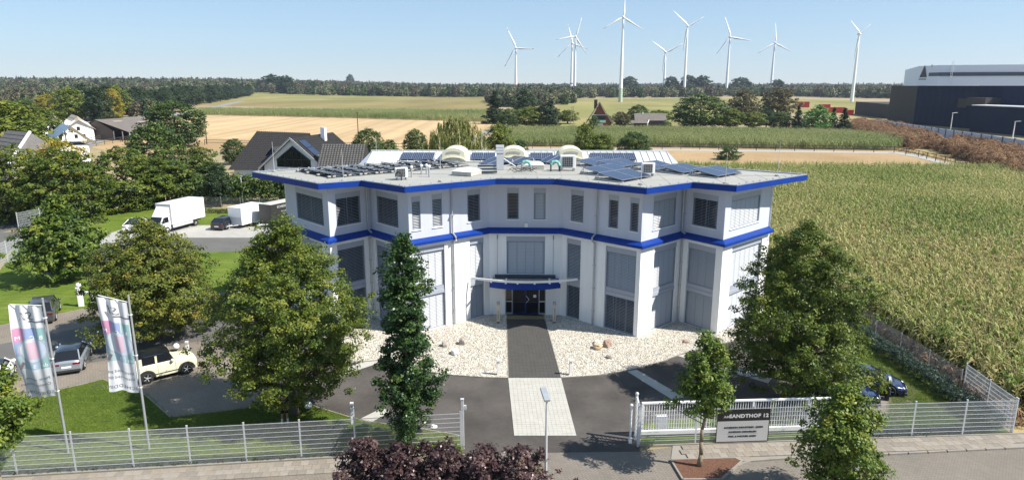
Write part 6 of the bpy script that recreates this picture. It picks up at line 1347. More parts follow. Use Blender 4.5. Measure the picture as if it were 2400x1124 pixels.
# ------------------------------------------------------------------ fields
sheet('stubble_field', gpoly([(482, 342), (860, 362), (1080, 345), (1152, 292), (1152, 286), (460, 268), (300, 262), (340, 290)]), .03, 'stubble')
sheet('paddock', gpoly([(210, 345), (300, 318), (440, 318), (590, 330), (590, 350), (480, 352), (430, 368), (330, 370)]), .034, 'meadow_dry')
sheet('dry_meadow', gpoly([(1150, 341), (1230, 343), (1640, 347), (2095, 354), (2260, 387), (2260, 400), (1560, 400), (1150, 395)]), .03, 'meadow_dry')
sheet('footpath', gpoly([(1200, 346), (1640, 350), (2095, 356), (2150, 362), (2262, 392), (2250, 395), (2140, 368), (2090, 360), (1640, 354), (1200, 350)]), .045, 'concrete')
sheet('footpath', gpoly([(1060, 345), (1085, 336), (1160, 296), (1168, 298), (1110, 335), (1085, 350)]), .045, 'far_road')
sheet('dry_verge', gpoly([(1960, 262), (2400, 292), (2700, 330), (2700, 480), (2400, 430), (2250, 390), (2090, 352), (1990, 318)]), .026, 'verge')
sheet('dry_verge', [Vector((26.7, 32.2, 0)), Vector((60, 34, 0)), Vector((60, 37, 0)), Vector((28.2, 37, 0)), Vector((27.6, 60, 0)), Vector((26.7, 60, 0))], .014, 'verge')
sheet('far_field', gpoly([(1150, 262), (460, 247), (455, 240), (640, 222), (1150, 227), (1190, 240)]), .02, 'far_crop')
sheet('far_field', gpoly([(1200, 300), (1340, 232), (1800, 230), (2010, 236), (2010, 262), (1850, 268), (1700, 290), (1240, 300)]), .02, 'far_meadow')
sheet('far_road', gpoly([(170, 282), (250, 279), (340, 272), (440, 262), (640, 220), (655, 219), (450, 266), (350, 277), (260, 284), (180, 288)]), .05, 'far_road')
sheet('farm_lane', gpoly([(195, 336), (240, 322), (330, 314), (335, 318), (250, 328), (215, 345)]), .05, 'far_road')
# maize: stalks with arching leaves
def corn_mesh(name, seed, matn, h=2.3, nl=8, dry=0.0):
    r = np.random.default_rng(seed); V_, T = [], []
    def ribbon(p, w_, tint):
        for a, b in zip(range(len(p) - 1), range(1, len(p))):
            d = p[b] - p[a]; s = np.cross(d, [0, 0, 1.0]); s = s / (np.linalg.norm(s) + 1e-6); wa = w_[a]; wb_ = w_[b]
            V_.extend([p[a] - s * wa, p[a] + s * wa, p[b] + s * wb_, p[b] - s * wb_]); T.append(tint)
    for k in range(2):
        an = k * 1.57; s = np.array([math.cos(an), math.sin(an), 0]) * .025; V_.extend([-s, s, s + [0, 0, h], -s + [0, 0, h]]); T.append(.3 + dry)
    for k in range(nl):
        z = h * (.18 + .7 * k / nl); an = r.uniform(0, 6.28); d = np.array([math.cos(an), math.sin(an), 0]); L = r.uniform(.5, .95); up = r.uniform(.25, .5)
        p = [np.array([0, 0, z]), d * L * .4 + [0, 0, z + up], d * L * .8 + [0, 0, z + up * .7], d * L * 1.05 + [0, 0, z - .1 - .3 * r.random()]]
        ribbon(p, [.035, .052, .04, .004], np.clip(r.normal(.40 + dry, .10), 0, 1))
    for k in range(4):
        an = r.uniform(0, 6.28); d = np.array([math.cos(an), math.sin(an), 0]); ribbon([np.array([0, 0, h]), d * .12 + [0, 0, h + .28]], [.012, .006], .78)
    return raw_quads(name, np.array(V_), len(T), np.array(T), matn)
CN = [corn_mesh('maize', s, 'corn', 2.3 + .15 * (s % 2)) for s in range(200, 206)]; CG = [corn_mesh('maize', s, 'corn_green', 2.4, 8) for s in range(210, 214)]; CDR = [corn_mesh('maize', s, 'corn_dry', 2.0, 9, .12) for s in range(220, 225)]
NEAR = [(28.3, 33.5), (75, 34.5), (130, 80), (170, 135), (36, 141), (14, 139), (14, 72), (27.6, 60)]
big = pts_in(NEAR, 125000, rng)
dist = np.hypot(big[:, 0], big[:, 1]); keep = rng.uniform(0, 1, len(big)) < np.clip((62 / dist) ** 1.3, .22, 1); big = big[keep]
dryp = 1 / (1 + np.exp((big[:, 1] - 84 + 10 * np.sin(big[:, 0] * .11) - .25 * (big[:, 0] - 30)) / 14)); dk = rng.uniform(0, 1, len(big)) < dryp * .8
sheet('maize_ground', NEAR, .018, 'soil')
scatter('maize_field', big[~dk], CN, rng, .85, 1.12, .07, label='ripening green maize field right of the office')
scatter('maize_field', big[dk], CDR, rng, .8, 1.1, .16, label='dry straw-coloured maize near the boundary fence')
F2 = [G(1150, 343), G(1600, 346), G(2090, 353), (131, 215), (118, 246), (60, 262), (-6, 262)]; F2 = [(p[0], p[1]) for p in F2]
scatter('maize_field', pts_in(F2, 15000, rng), CG, rng, .95, 1.2, .05, label='grey-green maize strip behind the rail fence')
sheet('maize_ground', F2, .052, 'soil')
F3 = gpoly([(1150, 287), (800, 277), (460, 270), (455, 262), (1150, 268)]); 
scatter('maize_field', pts_in([(p.x, p.y) for p in F3], 9000, rng), CG, rng, 1.0, 1.5, .05, label='maize edge at the back of the stubble field')
# lawn: short blades in the nearer lawns
def tuft(seed):
    r = np.random.default_rng(seed); V_, T = [], []
    for k in range(14):
        p = np.append(r.normal(0, .09, 2), 0); d = np.append(r.normal(0, .04, 2), r.uniform(.02, .05)); s = np.append(r.normal(0, 1, 2), 0); s = s / np.linalg.norm(s) * .008; V_.extend([p - s, p + s, p + d + s * .2, p + d - s * .2]); T.append(np.clip(r.normal(.45, .2), 0, 1))
    return raw_quads('grass_tuft', np.array(V_), len(T), np.array(T), 'grass_blade')
TU = [tuft(300 + k) for k in range(4)]
LW = [(p.x, p.y) for p in gpoly([(0, 955), (138, 913), (241, 889), (340, 925), (400, 978), (590, 955), (680, 930), (737, 952), (816, 976), (860, 987), (985, 1004), (1070, 1020)])] + [(-2.7, 30.7), (-34, 27.2)]
gp = pts_in(LW, 22000, rng, .012); gp2 = pts_in([(18.3, 32.2), (25.4, 32.6), (25.3, 46), (22, 46), (24.2, 40), (22.4, 36.2), (21, 34)], 9000, rng, .012)
scatter('lawn_grass', np.concatenate([gp, gp2]), TU, rng, .8, 1.5, .1, label='short mown grass of the front lawns')
DT = [corn_mesh('dry_weed', s, 'leaf_dry', 1.3, 9, .1) for s in (401, 402, 403)]
def dryshrub(seed): return crown('dry_bush', seed, 2.4, .1, [(0, 1.3), (.4, 1.6), (.8, 1.0), (1, .3)], 60, 26, .09, .45, 'leaf_dry', lump=.3, surf=.5)[0]
DB = [dryshrub(410), dryshrub(411), dryshrub(412)]
scatter('dry_bushes', pts_in([(p.x, p.y) for p in gpoly([(1985, 305), (2010, 290), (2100, 300), (2195, 330), (2200, 352), (2130, 350), (2050, 325)])], 420, rng), DB, rng, .9, 1.5, .05, label='rusty brown dry bushes before the concrete wall, left clump')
scatter('dry_bushes', pts_in([(p.x, p.y) for p in gpoly([(2205, 355), (2240, 340), (2420, 372), (2600, 400), (2600, 470), (2400, 430), (2300, 392)])], 480, rng), DB, rng, 1.0, 1.6, .05, label='rusty brown dry bushes before the concrete wall, right clump')
scatter('dry_weeds', np.concatenate([pts_in([(27.2, 32.9), (60, 34.3), (60, 37.5), (28.4, 37), (27.8, 58), (26.9, 58)], 1600, rng), pts_in([(p.x, p.y) for p in gpoly([(1990, 318), (2090, 352), (2250, 388), (2400, 440), (2600, 500), (2600, 440), (2250, 385), (2110, 350), (2000, 305)])], 1500, rng)]), DT, rng, .3, .75, .2, label='dry weeds on the verge beside the maize')

# ------------------------------------------------------------------ rail fences and poles in the fields
def rail_fence(label, pts, step, h, m='timber', w_=.14):
    t = empty('rail_fence', (pts[0].x, pts[0].y, 0), 0, label, 'fence'); o = Vector((pts[0].x, pts[0].y, 0)); P = []
    for a, b in zip(pts[:-1], pts[1:]): n = max(1, round((b - a).length / step)); P += [a.lerp(b, i / n) for i in range(n)]
    P.append(pts[-1]); q = MB(); q.box(-w_ / 2, w_ / 2, -w_ / 2, w_ / 2, 0, h); pm = q.mesh('post', m)
    for p in P: link('post', pm, t, (p.x - o.x, p.y - o.y, 0))
    for a, b in zip(P[:-1], P[1:]):
        for z in (h * .5, h * .93): q = MB(); q.bar((a.x - o.x, a.y - o.y + w_ * .6, z), (b.x - o.x, b.y - o.y + w_ * .6, z), .05, .13); q.build('rail', m, t)
    return t
rail_fence('long dark rail fence between dry meadow and maize strip', [G(1205, 348), G(1640, 351), G(2095, 358), G(2152, 368), G(2262, 395)], 5.2, 1.7)
rail_fence('thin paddock fence left of the round tree', [G(205, 346), G(300, 330), G(420, 330)], 4.5, 1.6, w_=.12)
rail_fence('farm lane fence before the barn', [G(196, 338), G(262, 322), G(330, 316)], 4.0, 1.6, w_=.12)
rail_fence('thin dark fence at the front of the stubble field', [G(480, 340), G(600, 342), G(860, 348), G(1000, 352)], 8, 1.7, w_=.12)
for px, pb, pt, lab in ((485, 338, 265, 'tall wooden utility pole at the left corner of the stubble field'), (840, 322, 262, 'wooden utility pole in the middle of the stubble field'), (1097, 281, 258, 'small wooden pole at the far edge of the stubble field'), (156, 335, 258, 'wooden utility pole in front of the white farmhouse')):
    p = G(px, pb); h = GY(px, pt, p.y).z; m = MB(); m.tube((0, 0, 0), (0, 0, h), .17, .12, 8); m.box(-.5, .5, -.08, .08, h - .5, h - .38); tag(m.build('utility_pole', 'timber', loc=(p.x, p.y, 0)), lab, 'utility pole', 'wooden utility poles')
p = G(1341, 303); m = MB(); h = GY(1341, 249, p.y).z
for x in (-.9, .9): m.bar((x, 0, 0), (x * .25, 0, h), .22, .22)
for k in range(5): z = h * (k + 1) / 6; xx = .9 - .65 * z / h; m.bar((-xx, 0, z), (xx, 0, z), .12, .12)
tag(m.build('lattice_mast', 'pale_timber', loc=(p.x, p.y, 0)), 'leaning pale A-shaped timber mast left of the brick gable house', 'mast')

# ------------------------------------------------------------------ houses
def tiled(mb, A, B, Cc, D, courses, mi=0, lift=.06):
    """roof plane from eave A-B up to ridge D-C in stepped courses"""
    A, B, Cc, D = map(Vector, (A, B, Cc, D)); nrm = (B - A).cross(D - A).normalized()
    if nrm.z < 0: nrm = -nrm
    for k in range(courses):
        f0, f1 = k / courses, (k + 1) / courses; a0, b0, a1, b1 = A.lerp(D, f0), B.lerp(Cc, f0), A.lerp(D, f1), B.lerp(Cc, f1)
        up = nrm * lift; mb.quad(a0 + up, b0 + up, b1, a1, mi); mb.quad(a0, b0, b0 + up, a0 + up, mi)
def pantiles(parent, A, B, Cc, D, m, pitch=.42):
    A, B, Cc, D = map(Vector, (A, B, Cc, D)); n = max(2, int((B - A).length / pitch)); mb = MB(); nrm = (B - A).cross(D - A).normalized(); nrm = nrm if nrm.z > 0 else -nrm
    for k in range(n + 1): p, q = A.lerp(B, k / n), D.lerp(Cc, k / n); mb.bar(p + nrm * .07, q + nrm * .07, .11, .07)
    o = mb.build('tile_rolls', m, parent); o['kind'] = 'stuff'
def gable_house(label, loc, rz, w_, d_, eave, ridge, wallm, roofm, over=.5, wins=(), cat='house', courses=14, name='house', gable_m=None, roll=True):
    """ridge along local y; gable end faces -y"""
    t = empty(name, loc, rz, label, cat); hw = w_ / 2; m = MB()
    m.add([(-hw, 0, 0), (hw, 0, 0), (hw, d_, 0), (-hw, d_, 0), (-hw, 0, eave), (hw, 0, eave), (hw, d_, eave), (-hw, d_, eave), (0, 0, ridge - .1), (0, d_, ridge - .1)], [(0, 1, 5, 8, 4), (1, 2, 6, 5), (2, 3, 7, 9, 6), (3, 0, 4, 7)]); m.build('wall', wallm, t)
    sl = (ridge - eave) / hw
    for s in (-1, 1):
        ex = s * (hw + over); ez = eave - over * sl; r = MB(); a, b, c_, dd = (ex, -over, ez), (ex, d_ + over, ez), (0, d_ + over, ridge), (0, -over, ridge); tiled(r, a, b, c_, dd, courses); ro = r.build('roof', roofm, t)
        if roll: pantiles(ro, a, b, c_, dd, roofm)
        q = MB(); q.bar((ex, -over - .02, ez + .02), (0, -over - .02, ridge + .02), .06, .28); q.build('bargeboard', 'white_paint' if wallm != 'brick_brown' else 'timber', t)
    return t
# dark-roofed house behind the yard
h1x, h1y = -36.3, 113.0
H1 = gable_house('white and pale blue house with steep dark pantile roof and glazed gable', (GY(690, 400, h1y).x, h1y, 0), R(-14), 11.5, 13, 4.6, 9.3, 'house_white', 'tile_dark', .7, courses=16)
m = MB()
for a, b in (((-2.6, 5.3), (-.05, 5.3)), ((.05, 5.3), (2.6, 5.3))): pass
m.add([(-3.2, -.04, 4.4), (3.2, -.04, 4.4), (3.2, -.04, 5.6), (0, -.04, 7.9), (-3.2, -.04, 5.6)], [(0, 1, 2, 3, 4)]); g = m.build('gable_glazing', 'glass_dark', H1)
m = MB()
for x in (-1.6, 0, 1.6): m.bar((x, -.08, 4.4), (x, -.08, 7.8 - abs(x) * .75), .1, .08)
m.bar((-3.2, -.08, 5.7), (3.2, -.08, 5.7), .08, .1); m.bar((-3.2, -.08, 5.6), (0, -.08, 7.95), .08, .14); m.bar((3.2, -.08, 5.6), (0, -.08, 7.95), .08, .14); m.build('glazing_bars', 'dark_plastic', H1)
for s, xs in ((1, 1), ):
    sl = math.atan2(4.7, 5.75)
    for k in range(3):
        a = Matrix.Translation((0, 0, 9.3)) @ Matrix.Rotation(sl, 4, 'Y'); m = MB(); m.box(.9 + k * 1.9, 2.7 + k * 1.9, .6, 2.6, .12, .2, 0, a); m.build('roof_panel', 'solar' if k != 2 else 'tile_grey', H1)
m = MB(); m.box(.6, 1.4, 8.3, 9.1, 8, 10.6); m.build('chimney', 'house_white', H1); 
# left wing: big roof slope facing the camera
hx0 = GY(540, 400, 116).x; hx1 = GY(668, 400, 116).x
H2 = empty('house_wing', (hx0, 116.0, 0), R(-4), 'large dark pantile roof wing of the white house, left of the glazed gable', 'house'); Lw = hx1 - hx0 + 3
m = MB(); m.box(.4, Lw - .4, .6, 9, 0, 3.9); m.build('wall', 'house_white', H2)
r = MB(); tiled(r, (-.2, -.2, 3.6), (Lw, -.2, 3.6), (Lw, 5.6, 9.6), (2.9, 5.6, 9.9), 22); ro = r.build('roof', 'tile_dark', H2); pantiles(ro, (-.2, -.2, 3.6), (Lw, -.2, 3.6), (Lw, 5.6, 9.6), (2.9, 5.6, 9.9), 'tile_dark', .5)
r = MB(); r.add([(-.2, -.2, 3.6), (2.9, 5.6, 9.9), (-.2, 11, 3.6)], [(0, 1, 2)]); r.add([(2.9, 5.6, 9.9), (Lw, 5.6, 9.6), (Lw, 11.4, 3.6), (-.2, 11, 3.6)], [(0, 1, 2, 3)]); r.build('roof', 'tile_dark', H2)
dm = empty('x', (0, 0, 0)); bpy.data.objects.remove(dm)
m = MB(); m.add([(6.6, .6, 4.6), (8.6, .6, 4.6), (8.6, .6, 6.2), (7.6, .6, 7.3), (6.6, .6, 6.2)], [(0, 1, 2, 3, 4)]); dmo = m.build('dormer', 'house_blue', H2); m = MB(); m.add([(6.3, .3, 6.0), (7.6, .3, 7.5), (7.6, 3.4, 7.5), (6.3, 3.0, 6.0), (8.9, .3, 6.0), (8.9, 3.0, 6.0)], [(0, 1, 2, 3), (1, 4, 5, 2)]); m.build('dormer_roof', 'tile_dark', dmo)
m = MB(); m.box(2.2, 6.0, -1.8, .6, 2.5, 2.62); m.build('veranda_roof', 'zinc', H2); m = MB(); m.box(3.0, 5.8, .55, .59, .3, 2.3); m.build('window', 'glass_blue', H2); m = MB(); m.box(3.0, 6.6, -2.0, -1.9, 1.1, 2.1); m.build('awning', 'house_blue', H2)
# lower wing on the right with pantiles
q0, q1 = GY(752, 350, 108).x, GY(846, 350, 108).x
H3 = empty('garage_wing', (q0 - 1, 108, 0), R(-2), 'long low dark pantile roof right of the glazed gable', 'house'); Lw = q1 - q0 + 1
m = MB(); m.box(.2, Lw - .4, .3, 8, 0, 4.4); m.build('wall', 'house_white', H3); r = MB(); tiled(r, (0, 0, 4.3), (Lw, 0, 4.3), (Lw - .1, 4.2, 8.4), (0, 4.2, 8.4), 14); ro = r.build('roof', 'tile_grey', H3); pantiles(ro, (0, 0, 4.3), (Lw, 0, 4.3), (Lw - .1, 4.2, 8.4), (0, 4.2, 8.4), 'tile_dark', .45)
r = MB(); r.add([(0, 4.2, 8.4), (Lw - .1, 4.2, 8.4), (Lw, 8.4, 4.3), (0, 8.4, 4.3)], [(0, 1, 2, 3)]); r.build('roof', 'tile_grey', H3)
m = MB(); m.add([(Lw - .1, 0, 4.4), (Lw - .1, 8.4, 4.4), (Lw - .1, 4.2, 8.3)], [(0, 1, 2)]); m.build('gable', 'tarp_black', H3)
# shed under the trees behind the yard
p = G(225, 486); t = empty('garden_shed', (p.x, p.y, 0), R(-8), 'dark shed with pale roof edge under the trees beside the yard', 'shed'); m = MB(); m.box(0, 8, 0, 5, 0, 2.6); m.build('wall', 'timber', t); m = MB(); m.box(-.3, 8.3, -.4, 5.2, 2.604, 2.78); m.build('roof', 'zinc', t); m = MB(); m.box(.9, 1.9, -.05, -.003, .0, 2.3); m.build('door', 'white_paint', t)
# farmhouse with thatched roofs and white round-topped gables, barn, roof with solar
def farm(px, Y, w_, ridge, eave, dp, label, rz):
    x = GY(px, 300, Y).x; t = empty('farmhouse', (x, Y, 0), rz, label, 'house', 'white thatched farmhouses'); m = MB(); hw = w_ / 2
    arc_ = [(hw * math.cos(q), eave * .55 + (ridge - eave * .55 - 1.2) * math.sin(q)) for q in np.linspace(0, math.pi, 14)]; sec = [(hw, 0)] + arc_ + [(-hw, 0)]; k = len(sec)
    v = [(p[0], 0, p[1]) for p in sec] + [(p[0], dp, p[1]) for p in sec]; m.add(v, [tuple(range(k))] + [(i, i + 1, i + 1 + k, i + k) for i in range(k - 1)]); me = m.mesh('wall', 'house_white'); fix_normals(me); link('wall', me, t)
    for s in (-1, 1): r = MB(); tiled(r, (s * (hw + .9), -.2, eave * .75), (s * (hw + .9), dp, eave * .75), (0, dp, ridge), (0, 1.4, ridge), 6, lift=.1); r.add([(s * (hw + .9), -.2, eave * .75 + .1), (0, 1.4, ridge), (0, -.9, ridge - 1.3)], [(0, 1, 2)]); r.build('roof', 'thatch', t)
    for x_, z_ in ((-1.2, .9), (1.0, .9), (-.3, 3.4)): m = MB(); m.box(x_ - .45, x_ + .45, -.06, -.01, z_, z_ + 1.2); m.build('window', 'glass_dark', t)
farm(130, 218, 8.5, 8.5, 4.4, 22, 'left white farmhouse with pale thatched roof at the far left', R(38)); farm(186, 222, 8.0, 8.0, 4.2, 18, 'right white farmhouse with pale thatched roof beside the barn', R(38))
p = G(192, 322); BN = empty('barn', (GY(196, 318, 228).x, 228, 0), R(-18), 'wide open-fronted brown barn with shallow grey-brown roof', 'barn')
m = MB(); m.add([(0, 0, 0), (13, 0, 0), (13, 0, 3.3), (6.5, 0, 6.4), (0, 0, 4.0)], [(0, 1, 2, 3, 4)]); m.box(0, .3, 0, 16, 0, 4.0); m.box(.3, 20, 15.7, 16, 0, 3.2); m.build('wall', 'brick_brown', BN)
m = MB(); m.quad((-.6, -.6, 3.9), (6.5, -.6, 6.7), (6.5, 17, 6.7), (-.6, 17, 3.9)); m.quad((6.5, -.6, 6.7), (20.5, -.6, 2.9), (20.5, 17, 2.9), (6.5, 17, 6.7)); m.quad((6.5, -.6, 6.64), (20.5, -.6, 2.84), (20.5, 17, 2.84), (6.5, 17, 6.64)); m.build('roof', 'eternit', BN)
for x, y in ((9, 4), (14, 9), (11, 12)): a = 6.73 - (x - 6.5) * .2714; m = MB(); m.quad((x, y, a), (x + .9, y, a - .244), (x + .9, y + 3.4, a - .244), (x, y + 3.4, a)); m.build('skylight_strip', 'pale_timber', BN)
for x in (13.2, 17, 20): m = MB(); m.box(x - .12, x + .12, .1, .34, 0, 3.0); m.build('post', 'galv', BN)
m = MB(); m.box(14, 18, 5, 8, 0, 1.8); tag(m.build('farm_machine', 'dark_plastic', loc=BN.location, bevel=.3), 'dark farm machinery in the open barn', 'machine')
a = GY(95, 330, 150); t = empty('solar_roof_house', (a.x, 150, 0), R(-50), 'house with dark navy solar roof slope among the trees at left', 'house'); m = MB(); m.box(-4, 8, .5, 8, 0, 5.0); m.build('wall', 'house_white', t); m = MB(); m.quad((-5, -.5, 4.8), (9, -.5, 4.8), (9, 5, 9.3), (-5, 5, 9.3)); m.quad((-5, 5, 9.3), (9, 5, 9.3), (9, 10, 4.8), (-5, 10, 4.8)); m.build('roof', 'solar', t)
a = GY(-8, 350, 105); t = empty('grey_roof_house', (a.x, 105, 0), R(-35), 'house with grey roof and white verge cut by the left edge', 'house'); m = MB(); m.box(-5, 3.6, .5, 8, 0, 6.0); m.build('wall', 'beige_panel', t); m = MB(); tiled(m, (-8, 0, 6.2), (4.2, 0, 6.2), (1.2, 4.5, 10.6), (-8, 4.5, 10.6), 8); m.add([(1.2, 4.5, 10.6), (4.2, 0, 6.2), (4.2, 9, 6.2)], [(0, 1, 2)]); m.build('roof', 'tile_grey', t); m = MB(); m.bar((4.3, -.1, 6.25), (1.2, 4.5, 10.75), .3, .3); m.build('verge', 'white_paint', t)
# brick A-frame house, grey shed group
a = G(1408, 303); A_ = empty('gable_cottage', (GY(1404, 300, a.y + 6).x, a.y + 6, 0), R(-6), 'brick gable cottage with very steep pale-edged roof beyond the maize', 'house')
hw = 5.6; m = MB(); m.add([(-hw * .72, 0, 0), (hw * .78, 0, 0), (hw * .78, 0, 3), (0, 0, 10.5), (-hw * .72, 0, 3)], [(0, 1, 2, 3, 4)]); m.box(-hw * .7, hw * .76, .1, 9, 0, 3); m.build('wall', 'brick_red', A_)
for s in (-1, 1): m = MB(); m.quad((s * hw, -.7, 2.0), (s * hw, 9, 2.0), (0, 9, 10.8), (0, -.7, 10.8)); m.quad((s * hw, -.7, 1.9), (s * hw, 9, 1.9), (0, 9, 10.7), (0, -.7, 10.7)); m.build('roof', 'tile_dark', A_); m = MB(); m.bar((s * hw, -.74, 2.0), (0, -.74, 10.85), .1, .34); m.build('bargeboard', 'pale_timber', A_)
m = MB(); m.box(-3.6, 3.6, -.3, -.01, 5.4, 5.75); m.build('gable_beam', 'tarp_grey', A_); m = MB(); m.box(-3.2, 2.6, -.06, -.012, 3.0, 5.3); m.build('balcony_shade_sheet', 'black', A_); m = MB(); m.box(-3.3, 2.7, -1.3, -1.2, 2.6, 3.5); m.build('balcony_panel', 'teal', A_); m = MB(); m.box(-3.3, 2.7, -1.3, -.31, 2.45, 2.6); m.build('balcony_floor', 'tarp_grey', A_)  # balcony recess is a flat black sheet, its shade put into the colour
m = MB(); m.box(-1.0, 1.6, -.05, -.013, .3, 2.1); m.build('window', 'print_pale', A_); m = MB(); m.box(-2.3, -.9, 4, 5.5, 8, 11.8); m.build('chimney', 'timber', A_)
a = G(1500, 303); t = empty('farm_shed', (GY(1490, 300, a.y + 8).x, a.y + 8, 0), R(-4), 'long low shed with grey-brown roof and white post beyond the maize', 'shed'); m = MB(); m.box(0, 12.5, 0, 8, 0, 3.4); m.build('wall', 'brick_brown', t); m = MB(); m.quad((-.6, -.6, 3.2), (13, -.6, 3.2), (13, 5, 6.0), (-.4, 5, 6.0)); m.quad((-.4, 5, 6.0), (13, 5, 6.0), (13, 9, 3.6), (-.4, 9, 3.6)); m.build('roof', 'eternit', t)
m = MB(); m.quad((-2.6, -3.5, 2.3), (4.6, -3.5, 2.3), (4.6, -.2, 3.3), (-2.0, -.2, 3.3)); m.quad((-2.6, -3.5, 2.25), (4.6, -3.5, 2.25), (4.6, -.2, 3.25), (-2.0, -.2, 3.25)); m.build('lean_to_roof', 'eternit', t); m = MB(); m.box(4.3, 4.7, -3.6, -3.3, 0, 2.4); m.bar((4.5, -3.5, 2.2), (5.4, -.4, 3.4), .3, .2); m.build('white_post', 'white_paint', t); m = MB(); m.box(3, 3.6, 4.6, 5, 5.8, 6.5); m.build('chimney', 'white_paint', t)
# far farmhouses in front of the woods
for px, py, w_, m1, m2, lab in ((700, 221, 22, 'tarp_grey', 'tile_grey', 'small grey farmhouse at the far field edge left of centre'), (745, 205, 12, 'white_paint', 'thatch', 'pale house gable between the trees at the far field edge'), (1185, 221, 26, 'house_white', 'tile_grey', 'long grey-roofed farmhouse at the woodland edge'), (1395, 222, 24, 'brick_brown', 'tile_grey', 'grey gable farmhouse left of the tallest turbine'), (1470, 222, 22, 'ware_blue', 'ware_blue', 'blue-grey barn right of the tallest turbine'), (15, 226, 26, 'house_white', 'thatch', 'white house with thatched roof at the far left edge'), (1205, 212, 12, 'house_white', 'brick_red', 'small pink-roofed house above the woodland edge')):
    p = G(px, py + 1.0); s = p.y / FOC; W_ = w_ * s; Hh = W_ * .28
    t = empty('far_house', (p.x, p.y - 3, 0), R(random.uniform(-10, 10)), lab, 'house'); m = MB(); m.box(-W_ / 2, W_ / 2, 0, 8, 0, Hh); m.build('wall', m1, t); m = MB(); m.add([(-W_ / 2 - .5, -.5, Hh), (W_ / 2 + .5, -.5, Hh), (W_ / 2 + .5, 8.5, Hh), (-W_ / 2 - .5, 8.5, Hh), (-W_ / 2 + 1, 4, Hh * 2), (W_ / 2 - 1, 4, Hh * 2)], [(0, 1, 5, 4), (1, 2, 5), (2, 3, 4, 5), (3, 0, 4)]); m.build('roof', m2, t)
    for k in range(3): q = MB(); x = -W_ * .3 + k * W_ * .3; q.box(x - .8, x + .8, -.06, -.01, Hh * .25, Hh * .75); q.build('window', 'glass_dark', t)
a = G(782, 223); t = empty('greenhouse', (a.x, a.y, 0), 0, 'blue-green arched greenhouse at the far field edge', 'greenhouse'); s = a.y / FOC * 25
for k in range(9):
    q0, q1 = math.pi * k / 9, math.pi * (k + 1) / 9; m = MB(); m.quad((s * math.cos(q0), 0, s * .5 * math.sin(q0)), (s * math.cos(q0), 20, s * .5 * math.sin(q0)), (s * math.cos(q1), 20, s * .5 * math.sin(q1)), (s * math.cos(q1), 0, s * .5 * math.sin(q1))); m.build('panel', 'tarp_grey' if 2 < k < 6 else 'ware_blue', t)
m = MB(); m.add([(s * math.cos(math.pi * k / 9), -.02, s * .5 * math.sin(math.pi * k / 9)) for k in range(10)], [tuple(range(10))]); m.build('front', 'ware_blue', t)

# ------------------------------------------------------------------ industrial hall, warehouse, wall, containers, lamps (right)
def block(t, name, A, B, dp, z0, z1, m, panels=0, pm=None):
    """facade from A to B (ground points) extruded back by dp"""
    A, B = Vector((A.x, A.y, 0)), Vector((B.x, B.y, 0)); d = (B - A); L = d.length; d.normalize(); n = Vector((-d.y, d.x, 0)); n = n if n.x > 0 else -n
    mb = MB(); c = [A, B, B + n * dp, A + n * dp]; mb.add([(p.x, p.y, z0) for p in c] + [(p.x, p.y, z1) for p in c], [(0, 1, 5, 4), (1, 2, 6, 5), (2, 3, 7, 6), (3, 0, 4, 7), (4, 5, 6, 7)]); o = mb.build(name, m, t)
    if panels:
        w_ = L / panels
        q = MB(); q.box(.06, w_ - .06, -.14, -.01, z0 + .1, z1 - .15); pmh = q.mesh('cladding_panel', pm or m); an = math.atan2(d.y, d.x)
        for k in range(panels): p = A + d * (k * w_); link('cladding_panel', pmh, t, (p.x, p.y, random.uniform(-.0, .0)), (0, 0, an))
    return o
IB = empty('industrial_hall', (0, 0, 0), 0, 'long dark navy industrial hall with slatted left end coloured as differently lit', 'building')
IY = G(2145, 296).y
P0, P1, P2 = G(2140, 291), G(2270, 296.5), G(2420, 309); P3 = G(2800, 345)
zt = GY(2145, 201, P0.y).z
block(IB, 'navy_wall', P0, P3, 120, 0, zt, 'navy_clad', 30, 'navy_clad')
Q0, Q1 = G(2080, 281), G(2140, 290.5); block(IB, 'left_end_wall', Q0, Q1, 60, 0, GY(2100, 201, Q0.y).z, 'clad_lit_tone', 10)
for px in (2098, 2128):
    a = G(px - 4, 283 if px < 2110 else 288); b = G(px + 4, 284 if px < 2110 else 289); dd = Vector((0, -.6, 0)); m = MB(); m.quad(a + dd + Vector((0, 0, 2)), b + dd + Vector((0, 0, 2)), b + dd + Vector((0, 0, zt - 1)), a + dd + Vector((0, 0, zt - 1))); m.build('window_strip', 'black', IB)
    for z in (.5, 6.0): m = MB(); m.quad(a + dd * 1.3 + Vector((0, 0, z)), b + dd * 1.3 + Vector((0, 0, z)), b + dd * 1.3 + Vector((0, 0, z + 1.6)), a + dd * 1.3 + Vector((0, 0, z + 1.6))); m.build('pale_panel', 'tarp_grey', IB)
R0, R1 = G(2003, 268), G(2080, 279); block(IB, 'low_wing', R0, R1, 50, 0, GY(2040, 236, R0.y).z * .93, 'clad_lit_tone', 12)
for px in (2045, 2064): a = G(px - 2.5, 273 if px < 2050 else 276); b = G(px + 2.5, 273.5 if px < 2050 else 276.5); dd = Vector((0, -.6, 0)); m = MB(); m.quad(a + dd, b + dd, b + dd + Vector((0, 0, 7)), a + dd + Vector((0, 0, 7))); m.build('door', 'black', IB)
dN = (P3 - P0).normalized(); nN = Vector((dN.y, -dN.x, 0)); nN = nN if nN.y < 0 else -nN
def on_wall(px, z0, z1, w_, out=.4): 
    a, b, c = ray(px, 250); nx = Vector((dN.y, -dN.x)); s = nx.dot(Vector((P0.x, P0.y))) / (nx.x * a + nx.y * b); q = Vector((a * s, b * s, 0)) + nN * out
    return q
